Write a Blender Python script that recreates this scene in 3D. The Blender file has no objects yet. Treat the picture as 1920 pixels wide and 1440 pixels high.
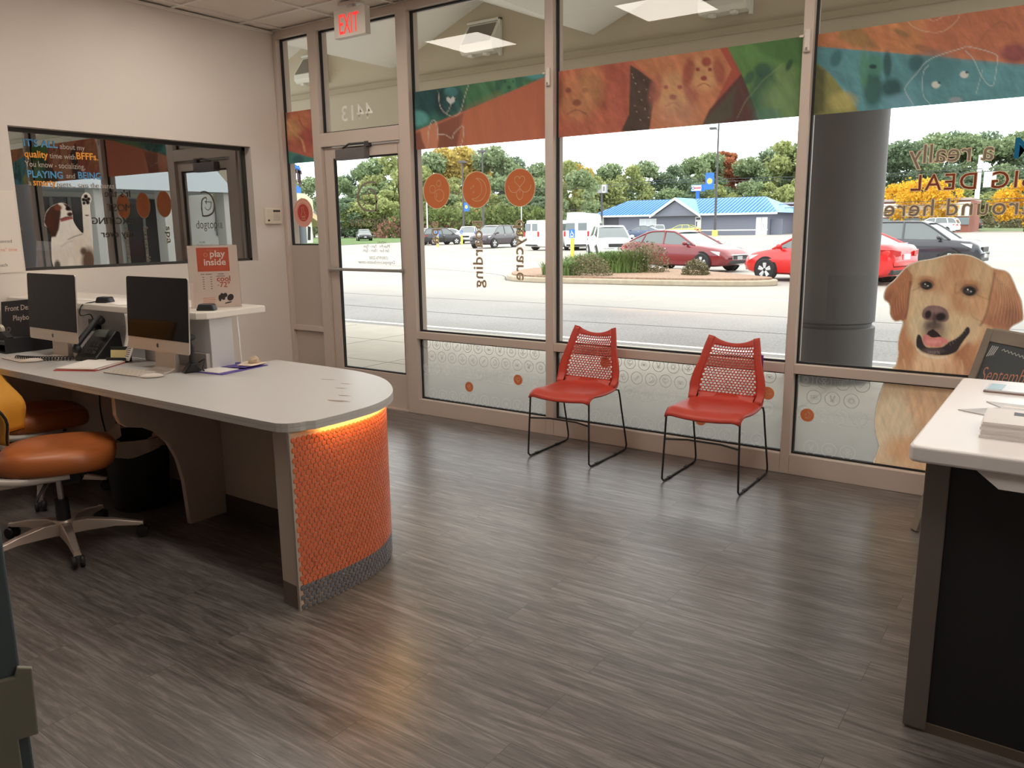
import bpy, bmesh, math, random
import numpy as np
from mathutils import Vector, Matrix
random.seed(7)
rng = np.random.default_rng(11)
S = bpy.context.scene
C = S.collection
PI = math.pi

# ------------------------------------------------------------------ camera
F_PX, YAW, PITCH, ROLL = 1491.04, 0.6176, 0.1932, -0.0116
CAM = Vector((0.0, -4.731, 1.48))
_f = Vector((-math.sin(YAW) * math.cos(PITCH), math.cos(YAW) * math.cos(PITCH), -math.sin(PITCH)))
_r = Vector((math.cos(YAW), math.sin(YAW), 0))
_u = _r.cross(_f)
_R = _r * math.cos(ROLL) + _u * math.sin(ROLL)
_U = -_r * math.sin(ROLL) + _u * math.cos(ROLL)
cd = bpy.data.cameras.new('camera')
cd.sensor_fit = 'HORIZONTAL'
cd.sensor_width = 36
cd.lens = F_PX / 1920 * 36
cd.clip_end = 2000
cd.clip_start = 0.05
cam = bpy.data.objects.new('camera', cd)
C.objects.link(cam)
cam.matrix_world = Matrix(((_R.x, _U.x, -_f.x, CAM.x), (_R.y, _U.y, -_f.y, CAM.y), (_R.z, _U.z, -_f.z, CAM.z), (0, 0, 0, 1)))
S.camera = cam


def survey(px, py, axis, val):
    """photo point -> point on the real plane (axis = val)"""
    d = _f + _R * ((px - 960) / F_PX) - _U * ((py - 720) / F_PX)
    t = (val - CAM[axis]) / d[axis]
    return CAM + d * t


GY = 0.055                       # plane of the storefront glass
XL = -5.833                      # left wall
XG = -5.925                      # glass of the small inner window
ZC = 3.145                       # ceiling


def sg(px, py):
    p = survey(px, py, 1, GY)
    return (p.x, p.z)


def sl(px, py):
    p = survey(px, py, 0, XG)
    return (p.y, p.z)


# ------------------------------------------------------------------ materials
def srgb(r, g, b):
    o = []
    for c in (r, g, b):
        c /= 255.0
        o.append(c / 12.92 if c <= 0.04045 else ((c + 0.055) / 1.055) ** 2.4)
    return tuple(o)


MATS = {}


def M(name, col=None, rough=0.5, metal=0.0, spec=0.5, noise=0.0, nscale=20, bump=0.0, bscale=60, emit=0, coat=0, trans=0):
    if name in MATS:
        return MATS[name]
    m = bpy.data.materials.new(name)
    m.use_nodes = True
    nt = m.node_tree
    b = nt.nodes['Principled BSDF']
    b.inputs['Base Color'].default_value = (*col, 1)
    b.inputs['Roughness'].default_value = rough
    b.inputs['Metallic'].default_value = metal
    b.inputs['Specular IOR Level'].default_value = spec
    b.inputs['Coat Weight'].default_value = coat
    b.inputs['Transmission Weight'].default_value = trans
    tc = nt.nodes.new('ShaderNodeTexCoord')
    if noise:
        n = nt.nodes.new('ShaderNodeTexNoise')
        n.inputs['Scale'].default_value = nscale
        n.inputs['Detail'].default_value = 6
        nt.links.new(tc.outputs['Object'], n.inputs['Vector'])
        mp = nt.nodes.new('ShaderNodeMapRange')
        mp.inputs[1].default_value = 0.25
        mp.inputs[2].default_value = 0.75
        mp.inputs[3].default_value = 1 - noise
        mp.inputs[4].default_value = 1 + noise
        nt.links.new(n.outputs['Fac'], mp.inputs[0])
        mx = nt.nodes.new('ShaderNodeVectorMath')
        mx.operation = 'SCALE'
        mx.inputs[0].default_value = col
        nt.links.new(mp.outputs[0], mx.inputs['Scale'])
        nt.links.new(mx.outputs[0], b.inputs['Base Color'])
    if bump:
        n2 = nt.nodes.new('ShaderNodeTexNoise')
        n2.inputs['Scale'].default_value = bscale
        n2.inputs['Detail'].default_value = 4
        nt.links.new(tc.outputs['Object'], n2.inputs['Vector'])
        bp = nt.nodes.new('ShaderNodeBump')
        bp.inputs['Strength'].default_value = bump
        bp.inputs['Distance'].default_value = 0.01
        nt.links.new(n2.outputs['Fac'], bp.inputs['Height'])
        nt.links.new(bp.outputs[0], b.inputs['Normal'])
    if emit:
        b.inputs['Emission Color'].default_value = (*col, 1)
        b.inputs['Emission Strength'].default_value = emit
    MATS[name] = m
    return m


def glass_mat(name, base, power_gain, tint=(1, 1, 1)):
    """thin pane: mirror share rises towards grazing, the rest passes straight through"""
    m = bpy.data.materials.new(name)
    m.use_nodes = True
    nt = m.node_tree
    nt.nodes.remove(nt.nodes['Principled BSDF'])
    out = nt.nodes['Material Output']
    lw = nt.nodes.new('ShaderNodeLayerWeight')
    lw.inputs['Blend'].default_value = 0.5
    pw = nt.nodes.new('ShaderNodeMath')
    pw.operation = 'POWER'
    pw.inputs[1].default_value = 5
    nt.links.new(lw.outputs['Facing'], pw.inputs[0])
    ma = nt.nodes.new('ShaderNodeMath')
    ma.operation = 'MULTIPLY_ADD'
    ma.use_clamp = True
    ma.inputs[1].default_value = power_gain
    ma.inputs[2].default_value = base
    nt.links.new(pw.outputs[0], ma.inputs[0])
    tr = nt.nodes.new('ShaderNodeBsdfTransparent')
    tr.inputs[0].default_value = (*tint, 1)
    gl = nt.nodes.new('ShaderNodeBsdfAnisotropic')
    gl.inputs['Roughness'].default_value = 0.0
    gl.inputs['Color'].default_value = (1, 1, 1, 1)
    mx = nt.nodes.new('ShaderNodeMixShader')
    nt.links.new(ma.outputs[0], mx.inputs[0])
    nt.links.new(tr.outputs[0], mx.inputs[1])
    nt.links.new(gl.outputs[0], mx.inputs[2])
    nt.links.new(mx.outputs[0], out.inputs[0])
    MATS[name] = m
    return m


def film_mat(name, translucency=0.45, attr=True, col=(1, 1, 1), clear=0.0):
    """printed vinyl on glass: part diffuse, part lit through from behind"""
    m = bpy.data.materials.new(name)
    m.use_nodes = True
    nt = m.node_tree
    nt.nodes.remove(nt.nodes['Principled BSDF'])
    out = nt.nodes['Material Output']
    d = nt.nodes.new('ShaderNodeBsdfDiffuse')
    t = nt.nodes.new('ShaderNodeBsdfTranslucent')
    if attr:
        a = nt.nodes.new('ShaderNodeAttribute')
        a.attribute_name = 'print'
        nt.links.new(a.outputs['Color'], d.inputs[0])
        nt.links.new(a.outputs['Color'], t.inputs[0])
    else:
        d.inputs[0].default_value = (*col, 1)
        t.inputs[0].default_value = (*col, 1)
    mx = nt.nodes.new('ShaderNodeMixShader')
    mx.inputs[0].default_value = translucency
    nt.links.new(d.outputs[0], mx.inputs[1])
    nt.links.new(t.outputs[0], mx.inputs[2])
    last = mx
    if clear:
        tr = nt.nodes.new('ShaderNodeBsdfTransparent')
        m2 = nt.nodes.new('ShaderNodeMixShader')
        m2.inputs[0].default_value = clear
        nt.links.new(mx.outputs[0], m2.inputs[1])
        nt.links.new(tr.outputs[0], m2.inputs[2])
        last = m2
    nt.links.new(last.outputs[0], out.inputs[0])
    MATS[name] = m
    return m


# ------------------------------------------------------------------ mesh builder
class MB:
    def __init__(s):
        s.v, s.f, s.mi = [], [], []

    def add(s, verts, faces, mi=0):
        o = len(s.v)
        s.v += [tuple(p) for p in verts]
        s.f += [tuple(i + o for i in f) for f in faces]
        s.mi += [mi] * len(faces)
        return s

    def box(s, x0, x1, y0, y1, z0, z1, mi=0):
        return s.add([(x0, y0, z0), (x1, y0, z0), (x1, y1, z0), (x0, y1, z0), (x0, y0, z1), (x1, y0, z1), (x1, y1, z1), (x0, y1, z1)],
                     [(3, 2, 1, 0), (4, 5, 6, 7), (0, 1, 5, 4), (1, 2, 6, 5), (2, 3, 7, 6), (3, 0, 4, 7)], mi)

    def prism(s, poly, a0, a1, axis=2, mi=0):
        """polygon in the two other axes, extruded along axis"""
        n = len(poly)

        def P(u, w, a):
            return {0: (a, u, w), 1: (u, a, w), 2: (u, w, a)}[axis]
        vs = [P(u, w, a0) for u, w in poly] + [P(u, w, a1) for u, w in poly]
        fs = [tuple(range(n))[::-1], tuple(range(n, 2 * n))] + [(i, (i + 1) % n, n + (i + 1) % n, n + i) for i in range(n)]
        return s.add(vs, fs, mi)

    def tube(s, pts, r, seg=10, mi=0, closed=False, r2=None):
        pts = [Vector(p) for p in pts]
        n = len(pts)
        vs, fs = [], []
        pn = None
        for i, p in enumerate(pts):
            if closed:
                t = (pts[(i + 1) % n] - pts[i - 1])
            else:
                t = pts[min(i + 1, n - 1)] - pts[max(i - 1, 0)]
            t.normalize()
            if pn is None:
                a = Vector((0, 0, 1)) if abs(t.z) < 0.9 else Vector((1, 0, 0))
                pn = t.cross(a).normalized()
            pn = (pn - t * pn.dot(t)).normalized()
            b = t.cross(pn)
            rr = r if r2 is None else r + (r2 - r) * i / (n - 1)
            for k in range(seg):
                an = 2 * PI * k / seg
                vs.append(p + (pn * math.cos(an) + b * math.sin(an)) * rr)
        m = n if closed else n - 1
        for i in range(m):
            j = (i + 1) % n
            for k in range(seg):
                k2 = (k + 1) % seg
                fs.append((i * seg + k, i * seg + k2, j * seg + k2, j * seg + k))
        if not closed:
            fs.append(tuple(range(seg))[::-1])
            fs.append(tuple((n - 1) * seg + k for k in range(seg)))
        return s.add(vs, fs, mi)

    def lathe(s, prof, cx=0, cy=0, cz=0, seg=24, axis=2, mi=0):
        vs, fs = [], []
        for r, h in prof:
            for k in range(seg):
                a = 2 * PI * k / seg
                u, w = r * math.cos(a), r * math.sin(a)
                vs.append({2: (cx + u, cy + w, cz + h), 1: (cx + u, cy + h, cz + w), 0: (cx + h, cy + u, cz + w)}[axis])
        for i in range(len(prof) - 1):
            for k in range(seg):
                k2 = (k + 1) % seg
                fs.append((i * seg + k, i * seg + k2, (i + 1) * seg + k2, (i + 1) * seg + k))
        if prof[0][0] > 1e-6:
            fs.append(tuple(range(seg))[::-1])
        if prof[-1][0] > 1e-6:
            fs.append(tuple((len(prof) - 1) * seg + k for k in range(seg)))
        return s.add(vs, fs, mi)

    def ball(s, c, rx, ry, rz, seg=16, rings=10, mi=0):
        vs = [(c[0], c[1], c[2] - rz)]
        for i in range(1, rings):
            t = -PI / 2 + PI * i / rings
            for k in range(seg):
                a = 2 * PI * k / seg
                vs.append((c[0] + rx * math.cos(t) * math.cos(a), c[1] + ry * math.cos(t) * math.sin(a), c[2] + rz * math.sin(t)))
        vs.append((c[0], c[1], c[2] + rz))
        fs = [(0, 1 + (k + 1) % seg, 1 + k) for k in range(seg)]
        for i in range(rings - 2):
            for k in range(seg):
                a, b = 1 + i * seg, 1 + (i + 1) * seg
                fs.append((a + k, a + (k + 1) % seg, b + (k + 1) % seg, b + k))
        l = len(vs) - 1
        a = 1 + (rings - 2) * seg
        fs += [(l, a + k, a + (k + 1) % seg) for k in range(seg)]
        return s.add(vs, fs, mi)

    def grid(s, fn, nu, nv, mi=0):
        vs = [fn(i / nu, j / nv) for j in range(nv + 1) for i in range(nu + 1)]
        fs = [(j * (nu + 1) + i, j * (nu + 1) + i + 1, (j + 1) * (nu + 1) + i + 1, (j + 1) * (nu + 1) + i) for j in range(nv) for i in range(nu)]
        return s.add(vs, fs, mi)

    def ribbon(s, pts, w, to3, closed=False, mi=0):
        """flat stroke along 2D points, mapped by to3(u, v)"""
        P = [Vector((a, b)) for a, b in pts]
        n = len(P)
        L = []
        for i in range(n):
            if closed:
                t = P[(i + 1) % n] - P[i - 1]
            else:
                t = P[min(i + 1, n - 1)] - P[max(i - 1, 0)]
            if t.length < 1e-9:
                t = Vector((1, 0))
            t.normalize()
            nn = Vector((-t.y, t.x)) * w / 2
            L.append((P[i] + nn, P[i] - nn))
        vs = []
        for a, b in L:
            vs += [to3(a.x, a.y), to3(b.x, b.y)]
        fs = []
        for i in range(n if closed else n - 1):
            j = (i + 1) % n
            fs.append((2 * i, 2 * i + 1, 2 * j + 1, 2 * j))
        return s.add(vs, fs, mi)

    def flat(s, pts, to3, mi=0):
        return s.add([to3(a, b) for a, b in pts], [tuple(range(len(pts)))], mi)

    def xf(s, mat):
        s.v = [tuple(mat @ Vector(p)) for p in s.v]
        return s

    def build(s, name, mats, parent=None, smooth=False, bevel=0, sub=0, solid=0, seg=2, shadeang=40):
        me = bpy.data.meshes.new(name)
        me.from_pydata(s.v, [], s.f)
        if not isinstance(mats, (list, tuple)):
            mats = [mats]
        for m in mats:
            me.materials.append(m)
        if len(mats) > 1:
            me.polygons.foreach_set('material_index', s.mi)
        me.validate()
        o = bpy.data.objects.new(name, me)
        C.objects.link(o)
        if parent:
            o.parent = parent
        if bevel:
            b = o.modifiers.new('bevel', 'BEVEL')
            b.width = bevel
            b.segments = seg
            b.limit_method = 'ANGLE'
            b.angle_limit = math.radians(35)
        if solid:
            b = o.modifiers.new('solid', 'SOLIDIFY')
            b.thickness = solid
            b.offset = 0
        if sub:
            b = o.modifiers.new('sub', 'SUBSURF')
            b.levels = b.render_levels = sub
        if smooth or sub:
            me.polygons.foreach_set('use_smooth', [True] * len(me.polygons))
            if not sub:
                try:
                    me.set_sharp_from_angle(angle=math.radians(shadeang))
                except Exception:
                    pass
        return o


def circ(cx, cy, r, n=24, a0=0, a1=2 * PI, ry=None):
    ry = ry or r
    full = abs(a1 - a0 - 2 * PI) < 1e-6
    k = n if full else n + 1
    return [(cx + r * math.cos(a0 + (a1 - a0) * i / n), cy + ry * math.sin(a0 + (a1 - a0) * i / n)) for i in range(k)]


def smooth_path(pts, n=6, closed=False):
    """Catmull-Rom through points"""
    P = [Vector(p) for p in pts]
    out = []
    m = len(P)
    rngi = range(m) if closed else range(m - 1)
    for i in rngi:
        p0 = P[(i - 1) % m] if closed or i > 0 else P[0] * 2 - P[1]
        p1, p2 = P[i], P[(i + 1) % m]
        p3 = P[(i + 2) % m] if closed or i + 2 < m else P[-1] * 2 - P[-2]
        for k in range(n):
            t = k / n
            out.append(0.5 * ((2 * p1) + (p2 - p0) * t + (2 * p0 - 5 * p1 + 4 * p2 - p3) * t * t + (3 * p1 - p0 - 3 * p2 + p3) * t ** 3))
    if not closed:
        out.append(P[-1])
    return [tuple(q) for q in out]


def thing(name, label, cat, loc=(0, 0, 0), rz=0, group=None, obj=None):
    o = obj
    if o is None:
        o = bpy.data.objects.new(name, None)
        o.empty_display_size = 0.1
        C.objects.link(o)
        o.location = loc
        o.rotation_euler = (0, 0, rz)
    o['label'] = label
    o['category'] = cat
    if group:
        o['group'] = group
    return o


def struct(name, mb=None, mats=None, parent=None, **k):
    if mb is None:
        o = bpy.data.objects.new(name, None)
        C.objects.link(o)
    else:
        o = mb.build(name, mats, parent, **k)
    if parent is None:
        o['kind'] = 'structure'
    return o


def dup(root, label, loc, rz=None, group=None):
    r = root.copy()
    C.objects.link(r)
    r.location = loc
    if rz is not None:
        r.rotation_euler = (0, 0, rz)
    r['label'] = label
    if group:
        r['group'] = group
    for ch in list(root.children):
        c = ch.copy()
        C.objects.link(c)
        c.parent = r
        for g in list(ch.children):
            d = g.copy()
            C.objects.link(d)
            d.parent = c
    return r


def text(name, s, size, origin, right, up, mat, parent=None, align='LEFT', bold=0.0, spacing=1.0, squeeze=1.0):
    cu = bpy.data.curves.new(name, 'FONT')
    cu.body = s
    cu.size = size
    cu.align_x = align
    cu.offset = bold * size
    cu.space_character = spacing
    cu.resolution_u = 3
    tmp = bpy.data.objects.new(name + '_t', cu)
    C.objects.link(tmp)
    bpy.context.view_layer.update()
    me = bpy.data.meshes.new_from_object(tmp.evaluated_get(bpy.context.evaluated_depsgraph_get()))
    bpy.data.objects.remove(tmp)
    bpy.data.curves.remove(cu)
    R, U, O = Vector(right), Vector(up), Vector(origin)
    for v in me.vertices:
        v.co = O + R * (v.co.x * squeeze) + U * v.co.y
    me.materials.clear()
    me.materials.append(mat)
    o = bpy.data.objects.new(name, me)
    C.objects.link(o)
    if parent:
        o.parent = parent
    return o


def join_meshes(objs, name, parent=None):
    """several lettering meshes -> one part"""
    bm = bmesh.new()
    mats = []
    for o in objs:
        b0 = len(bm.faces)
        mi = []
        for m in o.data.materials:
            if m not in mats:
                mats.append(m)
            mi.append(mats.index(m))
        bm.from_mesh(o.data)
        bm.faces.ensure_lookup_table()
        for f in bm.faces[b0:]:
            f.material_index = mi[min(f.material_index, len(mi) - 1)] if mi else 0
    me = bpy.data.meshes.new(name)
    bm.to_mesh(me)
    bm.free()
    for m in mats:
        me.materials.append(m)
    for o in objs:
        d = o.data
        bpy.data.objects.remove(o)
        bpy.data.meshes.remove(d)
    o = bpy.data.objects.new(name, me)
    C.objects.link(o)
    if parent:
        o.parent = parent
    return o


# ------------------------------------------------------------------ printed pictures (flat vinyl on glass)
def inside(poly, X, Y):
    poly = np.asarray(poly)
    r = np.zeros(X.shape, bool)
    x0, y0 = poly[:, 0], poly[:, 1]
    x1, y1 = np.roll(x0, -1), np.roll(y0, -1)
    for a, b, c, d in zip(x0, y0, x1, y1):
        if b == d:
            continue
        k = ((b > Y) != (d > Y)) & (X < (c - a) * (Y - b) / (d - b) + a)
        r ^= k
    return r


def dist_seg(poly, X, Y, closed=True):
    poly = np.asarray(poly, float)
    best = np.full(X.shape, 1e9)
    n = len(poly)
    bx, by = np.zeros(X.shape), np.zeros(X.shape)
    for i in range(n if closed else n - 1):
        a, b = poly[i], poly[(i + 1) % n]
        d = b - a
        L = d @ d + 1e-12
        t = np.clip(((X - a[0]) * d[0] + (Y - a[1]) * d[1]) / L, 0, 1)
        qx, qy = a[0] + t * d[0], a[1] + t * d[1]
        dd = np.hypot(X - qx, Y - qy)
        k = dd < best
        best = np.where(k, dd, best)
        bx = np.where(k, qx, bx)
        by = np.where(k, qy, by)
    return best, bx, by


class Paint:
    """a print laid out in photo-survey units (x right, y down) on a fine grid"""

    def __init__(s, outline, step):
        s.out = np.asarray(outline, float)
        x0, y0 = s.out.min(0)
        x1, y1 = s.out.max(0)
        s.nx, s.ny = int((x1 - x0) / step) + 2, int((y1 - y0) / step) + 2
        s.X, s.Y = np.meshgrid(x0 + step * np.arange(s.nx + 1) - step / 2, y0 + step * np.arange(s.ny + 1) - step / 2)
        s.C = np.ones(s.X.shape + (3,))
        s.step = step
        s.fade = 0.0

    def fill(s, col):
        s.C[:] = srgb(*col)

    def mixm(s, m, col):
        s.C = s.C * (1 - m[..., None]) + np.array(srgb(*col)) * m[..., None]

    def blob(s, cx, cy, rx, ry, col, soft=0.5, op=1.0, ang=0):
        a = math.radians(ang)
        dx, dy = s.X - cx, s.Y - cy
        u = (dx * math.cos(a) + dy * math.sin(a)) / rx
        v = (-dx * math.sin(a) + dy * math.cos(a)) / ry
        d = np.sqrt(u * u + v * v)
        s.mixm(np.clip((1 + soft / 2 - d) / max(soft, 1e-3), 0, 1) ** 1.0 * op, col)

    def line(s, pts, w, col, soft=1.0, op=1.0, smooth=0):
        if smooth:
            pts = smooth_path(pts, smooth)
        d, _, _ = dist_seg(pts, s.X, s.Y, False)
        s.mixm(np.clip((w / 2 + soft / 2 - d) / max(soft, 1e-3), 0, 1) * op, col)

    def poly(s, pts, col, soft=1.5, op=1.0, smooth=0):
        if smooth:
            pts = smooth_path(pts, smooth, True)
        d, _, _ = dist_seg(pts, s.X, s.Y)
        k = inside(pts, s.X, s.Y)
        d = np.where(k, d, -d)
        s.mixm(np.clip(d / soft + 0.5, 0, 1) * op, col)

    def fur(s, amp, scale, ang, seed=0, stretch=5):
        r = np.random.default_rng(seed)
        a = np.radians(ang) if not callable(ang) else np.radians(ang(s.X, s.Y))
        u = s.X * np.cos(a) + s.Y * np.sin(a)
        v = -s.X * np.sin(a) + s.Y * np.cos(a)
        n = np.zeros(s.X.shape)
        for o in range(4):
            k = 2 ** o / scale
            tab = r.random((64, 64))
            uu, vv = u * k / stretch + 13.7, v * k + 7.1
            i, j = np.floor(uu).astype(int), np.floor(vv).astype(int)
            fu, fv = uu - i, vv - j
            fu, fv = fu * fu * (3 - 2 * fu), fv * fv * (3 - 2 * fv)
            g = lambda p, q: tab[p % 64, q % 64]
            n += (g(i, j) * (1 - fu) * (1 - fv) + g(i + 1, j) * fu * (1 - fv) + g(i, j + 1) * (1 - fu) * fv + g(i + 1, j + 1) * fu * fv - 0.5) / 1.4 ** o
        s.C = np.clip(s.C * (1 + amp * n[..., None]), 0, 1)

    def border(s, w, col, soft=1.0):
        d, _, _ = dist_seg(s.out, s.X, s.Y)
        s.mixm(np.clip((w - d) / soft + 0.5, 0, 1), col)

    def build(s, name, to3, mat, parent=None):
        cx = (s.X[:-1, :-1] + s.X[1:, 1:]) / 2
        cy = (s.Y[:-1, :-1] + s.Y[1:, 1:]) / 2
        keep = inside(s.out, cx, cy)
        # snap the rim of the kept cells to the outline
        cnt = np.zeros(s.X.shape, int)
        for a in (0, 1):
            for b in (0, 1):
                cnt[a:s.ny + 1 - 1 + a, b:s.nx + 1 - 1 + b] += keep
        rim = (cnt > 0) & (cnt < 4)
        d, bx, by = dist_seg(s.out, s.X, s.Y)
        rim &= d < s.step * 1.6
        X, Y = np.where(rim, bx, s.X), np.where(rim, by, s.Y)
        idx = -np.ones(s.X.shape, int)
        used = cnt > 0
        idx[used] = np.arange(used.sum())
        vs = [to3(x, y) for x, y in zip(X[used], Y[used])]
        jj, ii = np.nonzero(keep)
        fs = np.stack([idx[jj, ii], idx[jj, ii + 1], idx[jj + 1, ii + 1], idx[jj + 1, ii]], 1).tolist()
        me = bpy.data.meshes.new(name)
        me.from_pydata(vs, [], fs)
        ca = me.color_attributes.new('print', 'FLOAT_COLOR', 'POINT')
        col = np.ones((used.sum(), 4), np.float32)
        cc = s.C[used]
        lum = cc @ np.array([.3, .59, .11])
        col[:, :3] = cc * (1 - s.fade) + lum[:, None] * s.fade * .85 + .03 * (s.fade > 0)
        ca.data.foreach_set('color', col.ravel())
        me.materials.append(mat)
        o = bpy.data.objects.new(name, me)
        C.objects.link(o)
        if parent:
            o.parent = parent
        return o
# ------------------------------------------------------------------ world and render settings
w = bpy.data.worlds.new('overcast sky')
S.world = w
w.use_nodes = True
wn = w.node_tree
bg = wn.nodes['Background']
SKY = 3.3
tcw = wn.nodes.new('ShaderNodeTexCoord')
sx = wn.nodes.new('ShaderNodeSeparateXYZ')
wn.links.new(tcw.outputs['Generated'], sx.inputs[0])
cr = wn.nodes.new('ShaderNodeValToRGB')
cr.color_ramp.elements[0].color = (0.86, 0.95, 1.0, 1)
cr.color_ramp.elements[1].color = (1.0, 0.99, 0.97, 1)
cr.color_ramp.elements[1].position = 0.35
wn.links.new(sx.outputs['Z'], cr.inputs[0])
wn.links.new(cr.outputs[0], bg.inputs['Color'])
bg.inputs['Strength'].default_value = SKY
S.view_settings.view_transform = 'Standard'
S.view_settings.look = 'None'
S.view_settings.gamma = 1
S.view_settings.exposure = 0
S.cycles.max_bounces = 10
S.cycles.transparent_max_bounces = 24
S.cycles.sample_clamp_indirect = 6
S.cycles.caustics_reflective = False
S.cycles.caustics_refractive = True

# ------------------------------------------------------------------ base materials
WALL = M('warm_white_paint', srgb(228, 217, 209), 0.7, bump=0.03, bscale=300)
CEIL = M('ceiling_tile_white', srgb(236, 226, 214), 0.9, noise=0.03, nscale=90, bump=0.1, bscale=250)
CGRID = M('ceiling_grid_white', srgb(240, 234, 226), 0.5)
ALU = M('storefront_aluminium', srgb(208, 192, 181), 0.42)
ALUP = M('spandrel_panel', srgb(196, 181, 170), 0.5)
GASK = M('black_gasket', (0.012, 0.013, 0.015), 0.6)
GLASS = glass_mat('window_glass', 0.05, 0.9, (0.93, 0.95, 0.94))
DGLASS = glass_mat('mirrored_inner_glass', 0.27, 0.73, (0.7, 0.72, 0.7))
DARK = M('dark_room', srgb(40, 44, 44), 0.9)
BLACK = M('black_plastic', (0.012, 0.012, 0.014), 0.4)
WHITE = M('white_plastic', srgb(232, 230, 226), 0.4)
STEEL = M('brushed_silver', srgb(196, 194, 192), 0.32, metal=0.9)
PAPER = M('white_paper', srgb(236, 230, 224), 0.8)


def floor_mat():
    m = bpy.data.materials.new('vinyl_wood_planks')
    m.use_nodes = True
    nt = m.node_tree
    N, L = nt.nodes, nt.links
    b = N['Principled BSDF']
    tc = N.new('ShaderNodeTexCoord')
    mp = N.new('ShaderNodeMapping')
    L.new(tc.outputs['Object'], mp.inputs[0])
    br = N.new('ShaderNodeTexBrick')
    br.offset = 0.37
    br.inputs['Scale'].default_value = 1
    br.inputs['Brick Width'].default_value = 1.22
    br.inputs['Row Height'].default_value = 0.152
    br.inputs['Mortar Size'].default_value = 0.0011
    br.inputs['Mortar Smooth'].default_value = 0.3
    br.inputs['Bias'].default_value = 0
    br.inputs['Color1'].default_value = (0, 0, 0, 1)
    br.inputs['Color2'].default_value = (1, 1, 1, 1)
    br.inputs['Mortar'].default_value = (0.5, 0.5, 0.5, 1)
    L.new(mp.outputs[0], br.inputs['Vector'])
    # every plank reads another stretch of grain
    off = N.new('ShaderNodeVectorMath')
    off.operation = 'MULTIPLY_ADD'
    off.inputs[1].default_value = (7, 3, 5)
    L.new(br.outputs['Color'], off.inputs[0])
    st = N.new('ShaderNodeMapping')
    st.inputs['Scale'].default_value = (1.1, 13, 1)
    L.new(tc.outputs['Object'], st.inputs[0])
    L.new(st.outputs[0], off.inputs[2])
    n1 = N.new('ShaderNodeTexNoise')
    n1.inputs['Scale'].default_value = 2.2
    n1.inputs['Detail'].default_value = 9
    n1.inputs['Roughness'].default_value = 0.68
    n1.inputs['Distortion'].default_value = 1.3
    L.new(off.outputs[0], n1.inputs['Vector'])
    n2 = N.new('ShaderNodeTexNoise')
    n2.inputs['Scale'].default_value = 9
    n2.inputs['Detail'].default_value = 5
    n2.inputs['Distortion'].default_value = 0.4
    L.new(off.outputs[0], n2.inputs['Vector'])
    ad = N.new('ShaderNodeMath')
    ad.operation = 'MULTIPLY_ADD'
    ad.inputs[1].default_value = 0.35
    L.new(n2.outputs['Fac'], ad.inputs[0])
    L.new(n1.outputs['Fac'], ad.inputs[2])
    cr = N.new('ShaderNodeValToRGB')
    e = cr.color_ramp.elements
    e[0].position, e[0].color = 0.46, (*srgb(58, 53, 51), 1)
    e[1].position, e[1].color = 0.88, (*srgb(134, 128, 126), 1)
    k = e.new(0.66)
    k.color = (*srgb(94, 88, 85), 1)
    L.new(ad.outputs[0], cr.inputs[0])
    sc = N.new('ShaderNodeMapRange')
    sc.inputs[3].default_value = 0.86
    sc.inputs[4].default_value = 1.1
    L.new(br.outputs['Color'], sc.inputs[0])
    mu = N.new('ShaderNodeVectorMath')
    mu.operation = 'SCALE'
    L.new(cr.outputs[0], mu.inputs[0])
    L.new(sc.outputs[0], mu.inputs['Scale'])
    mo = N.new('ShaderNodeMix')
    mo.data_type = 'RGBA'
    mo.inputs[7].default_value = (*srgb(52, 44, 40), 1)
    L.new(br.outputs['Fac'], mo.inputs[0])
    L.new(mu.outputs[0], mo.inputs[6])
    L.new(mo.outputs[2], b.inputs['Base Color'])
    rr = N.new('ShaderNodeMapRange')
    b.inputs['Specular IOR Level'].default_value = 0.7
    b.inputs['Coat Weight'].default_value = 0.3
    b.inputs['Coat Roughness'].default_value = 0.3
    rr.inputs[3].default_value = 0.40
    rr.inputs[4].default_value = 0.26
    L.new(n1.outputs['Fac'], rr.inputs[0])
    L.new(rr.outputs[0], b.inputs['Roughness'])
    bp = N.new('ShaderNodeBump')
    bp.inputs['Strength'].default_value = 0.12
    bp.inputs['Distance'].default_value = 0.004
    L.new(ad.outputs[0], bp.inputs['Height'])
    L.new(bp.outputs[0], b.inputs['Normal'])
    return m


# ------------------------------------------------------------------ room shell
X1, Y0 = 3.2, -8.2
WY0, WY1, WZ0, WZ1 = -2.195, -0.30, 1.232, 2.182        # small inner window in the left wall
struct('floor', MB().box(XL - 0.2, X1 + 0.2, Y0 - 0.2, 0.13, -0.1, 0), floor_mat())
mb = MB()
mb.box(XL - 0.14, XL, Y0, WY0, 0, ZC).box(XL - 0.14, XL, WY1, 0.12, 0, ZC).box(XL - 0.14, XL, WY0, WY1, 0, WZ0).box(XL - 0.14, XL, WY0, WY1, WZ1, ZC)
struct('wall_left', mb, WALL)
struct('wall_back', MB().box(XL - 0.2, X1 + 0.2, Y0 - 0.14, Y0, 0, ZC), WALL)
struct('wall_right', MB().box(X1, X1 + 0.14, Y0, 0.12, 0, ZC), WALL)
struct('wall_front', MB().box(XL - 5.2, XL - 0.0, 0.0, 0.14, -0.1, ZC + 0.35).box(1.95, X1 + 0.2, 0.0, 0.14, -0.1, ZC + 0.35).box(XL, 1.95, 0.0, 0.14, ZC, ZC + 0.35), WALL)
cl = struct('ceiling', MB().box(XL - 0.2, X1 + 0.2, Y0 - 0.2, 0.0, ZC + 0.012, ZC + 0.1), CEIL)
mb = MB()
GX = [-5.69 + 0.64 * i for i in range(14)]
GYS = [-0.325 - 0.61 * i for i in range(13)]
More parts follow.
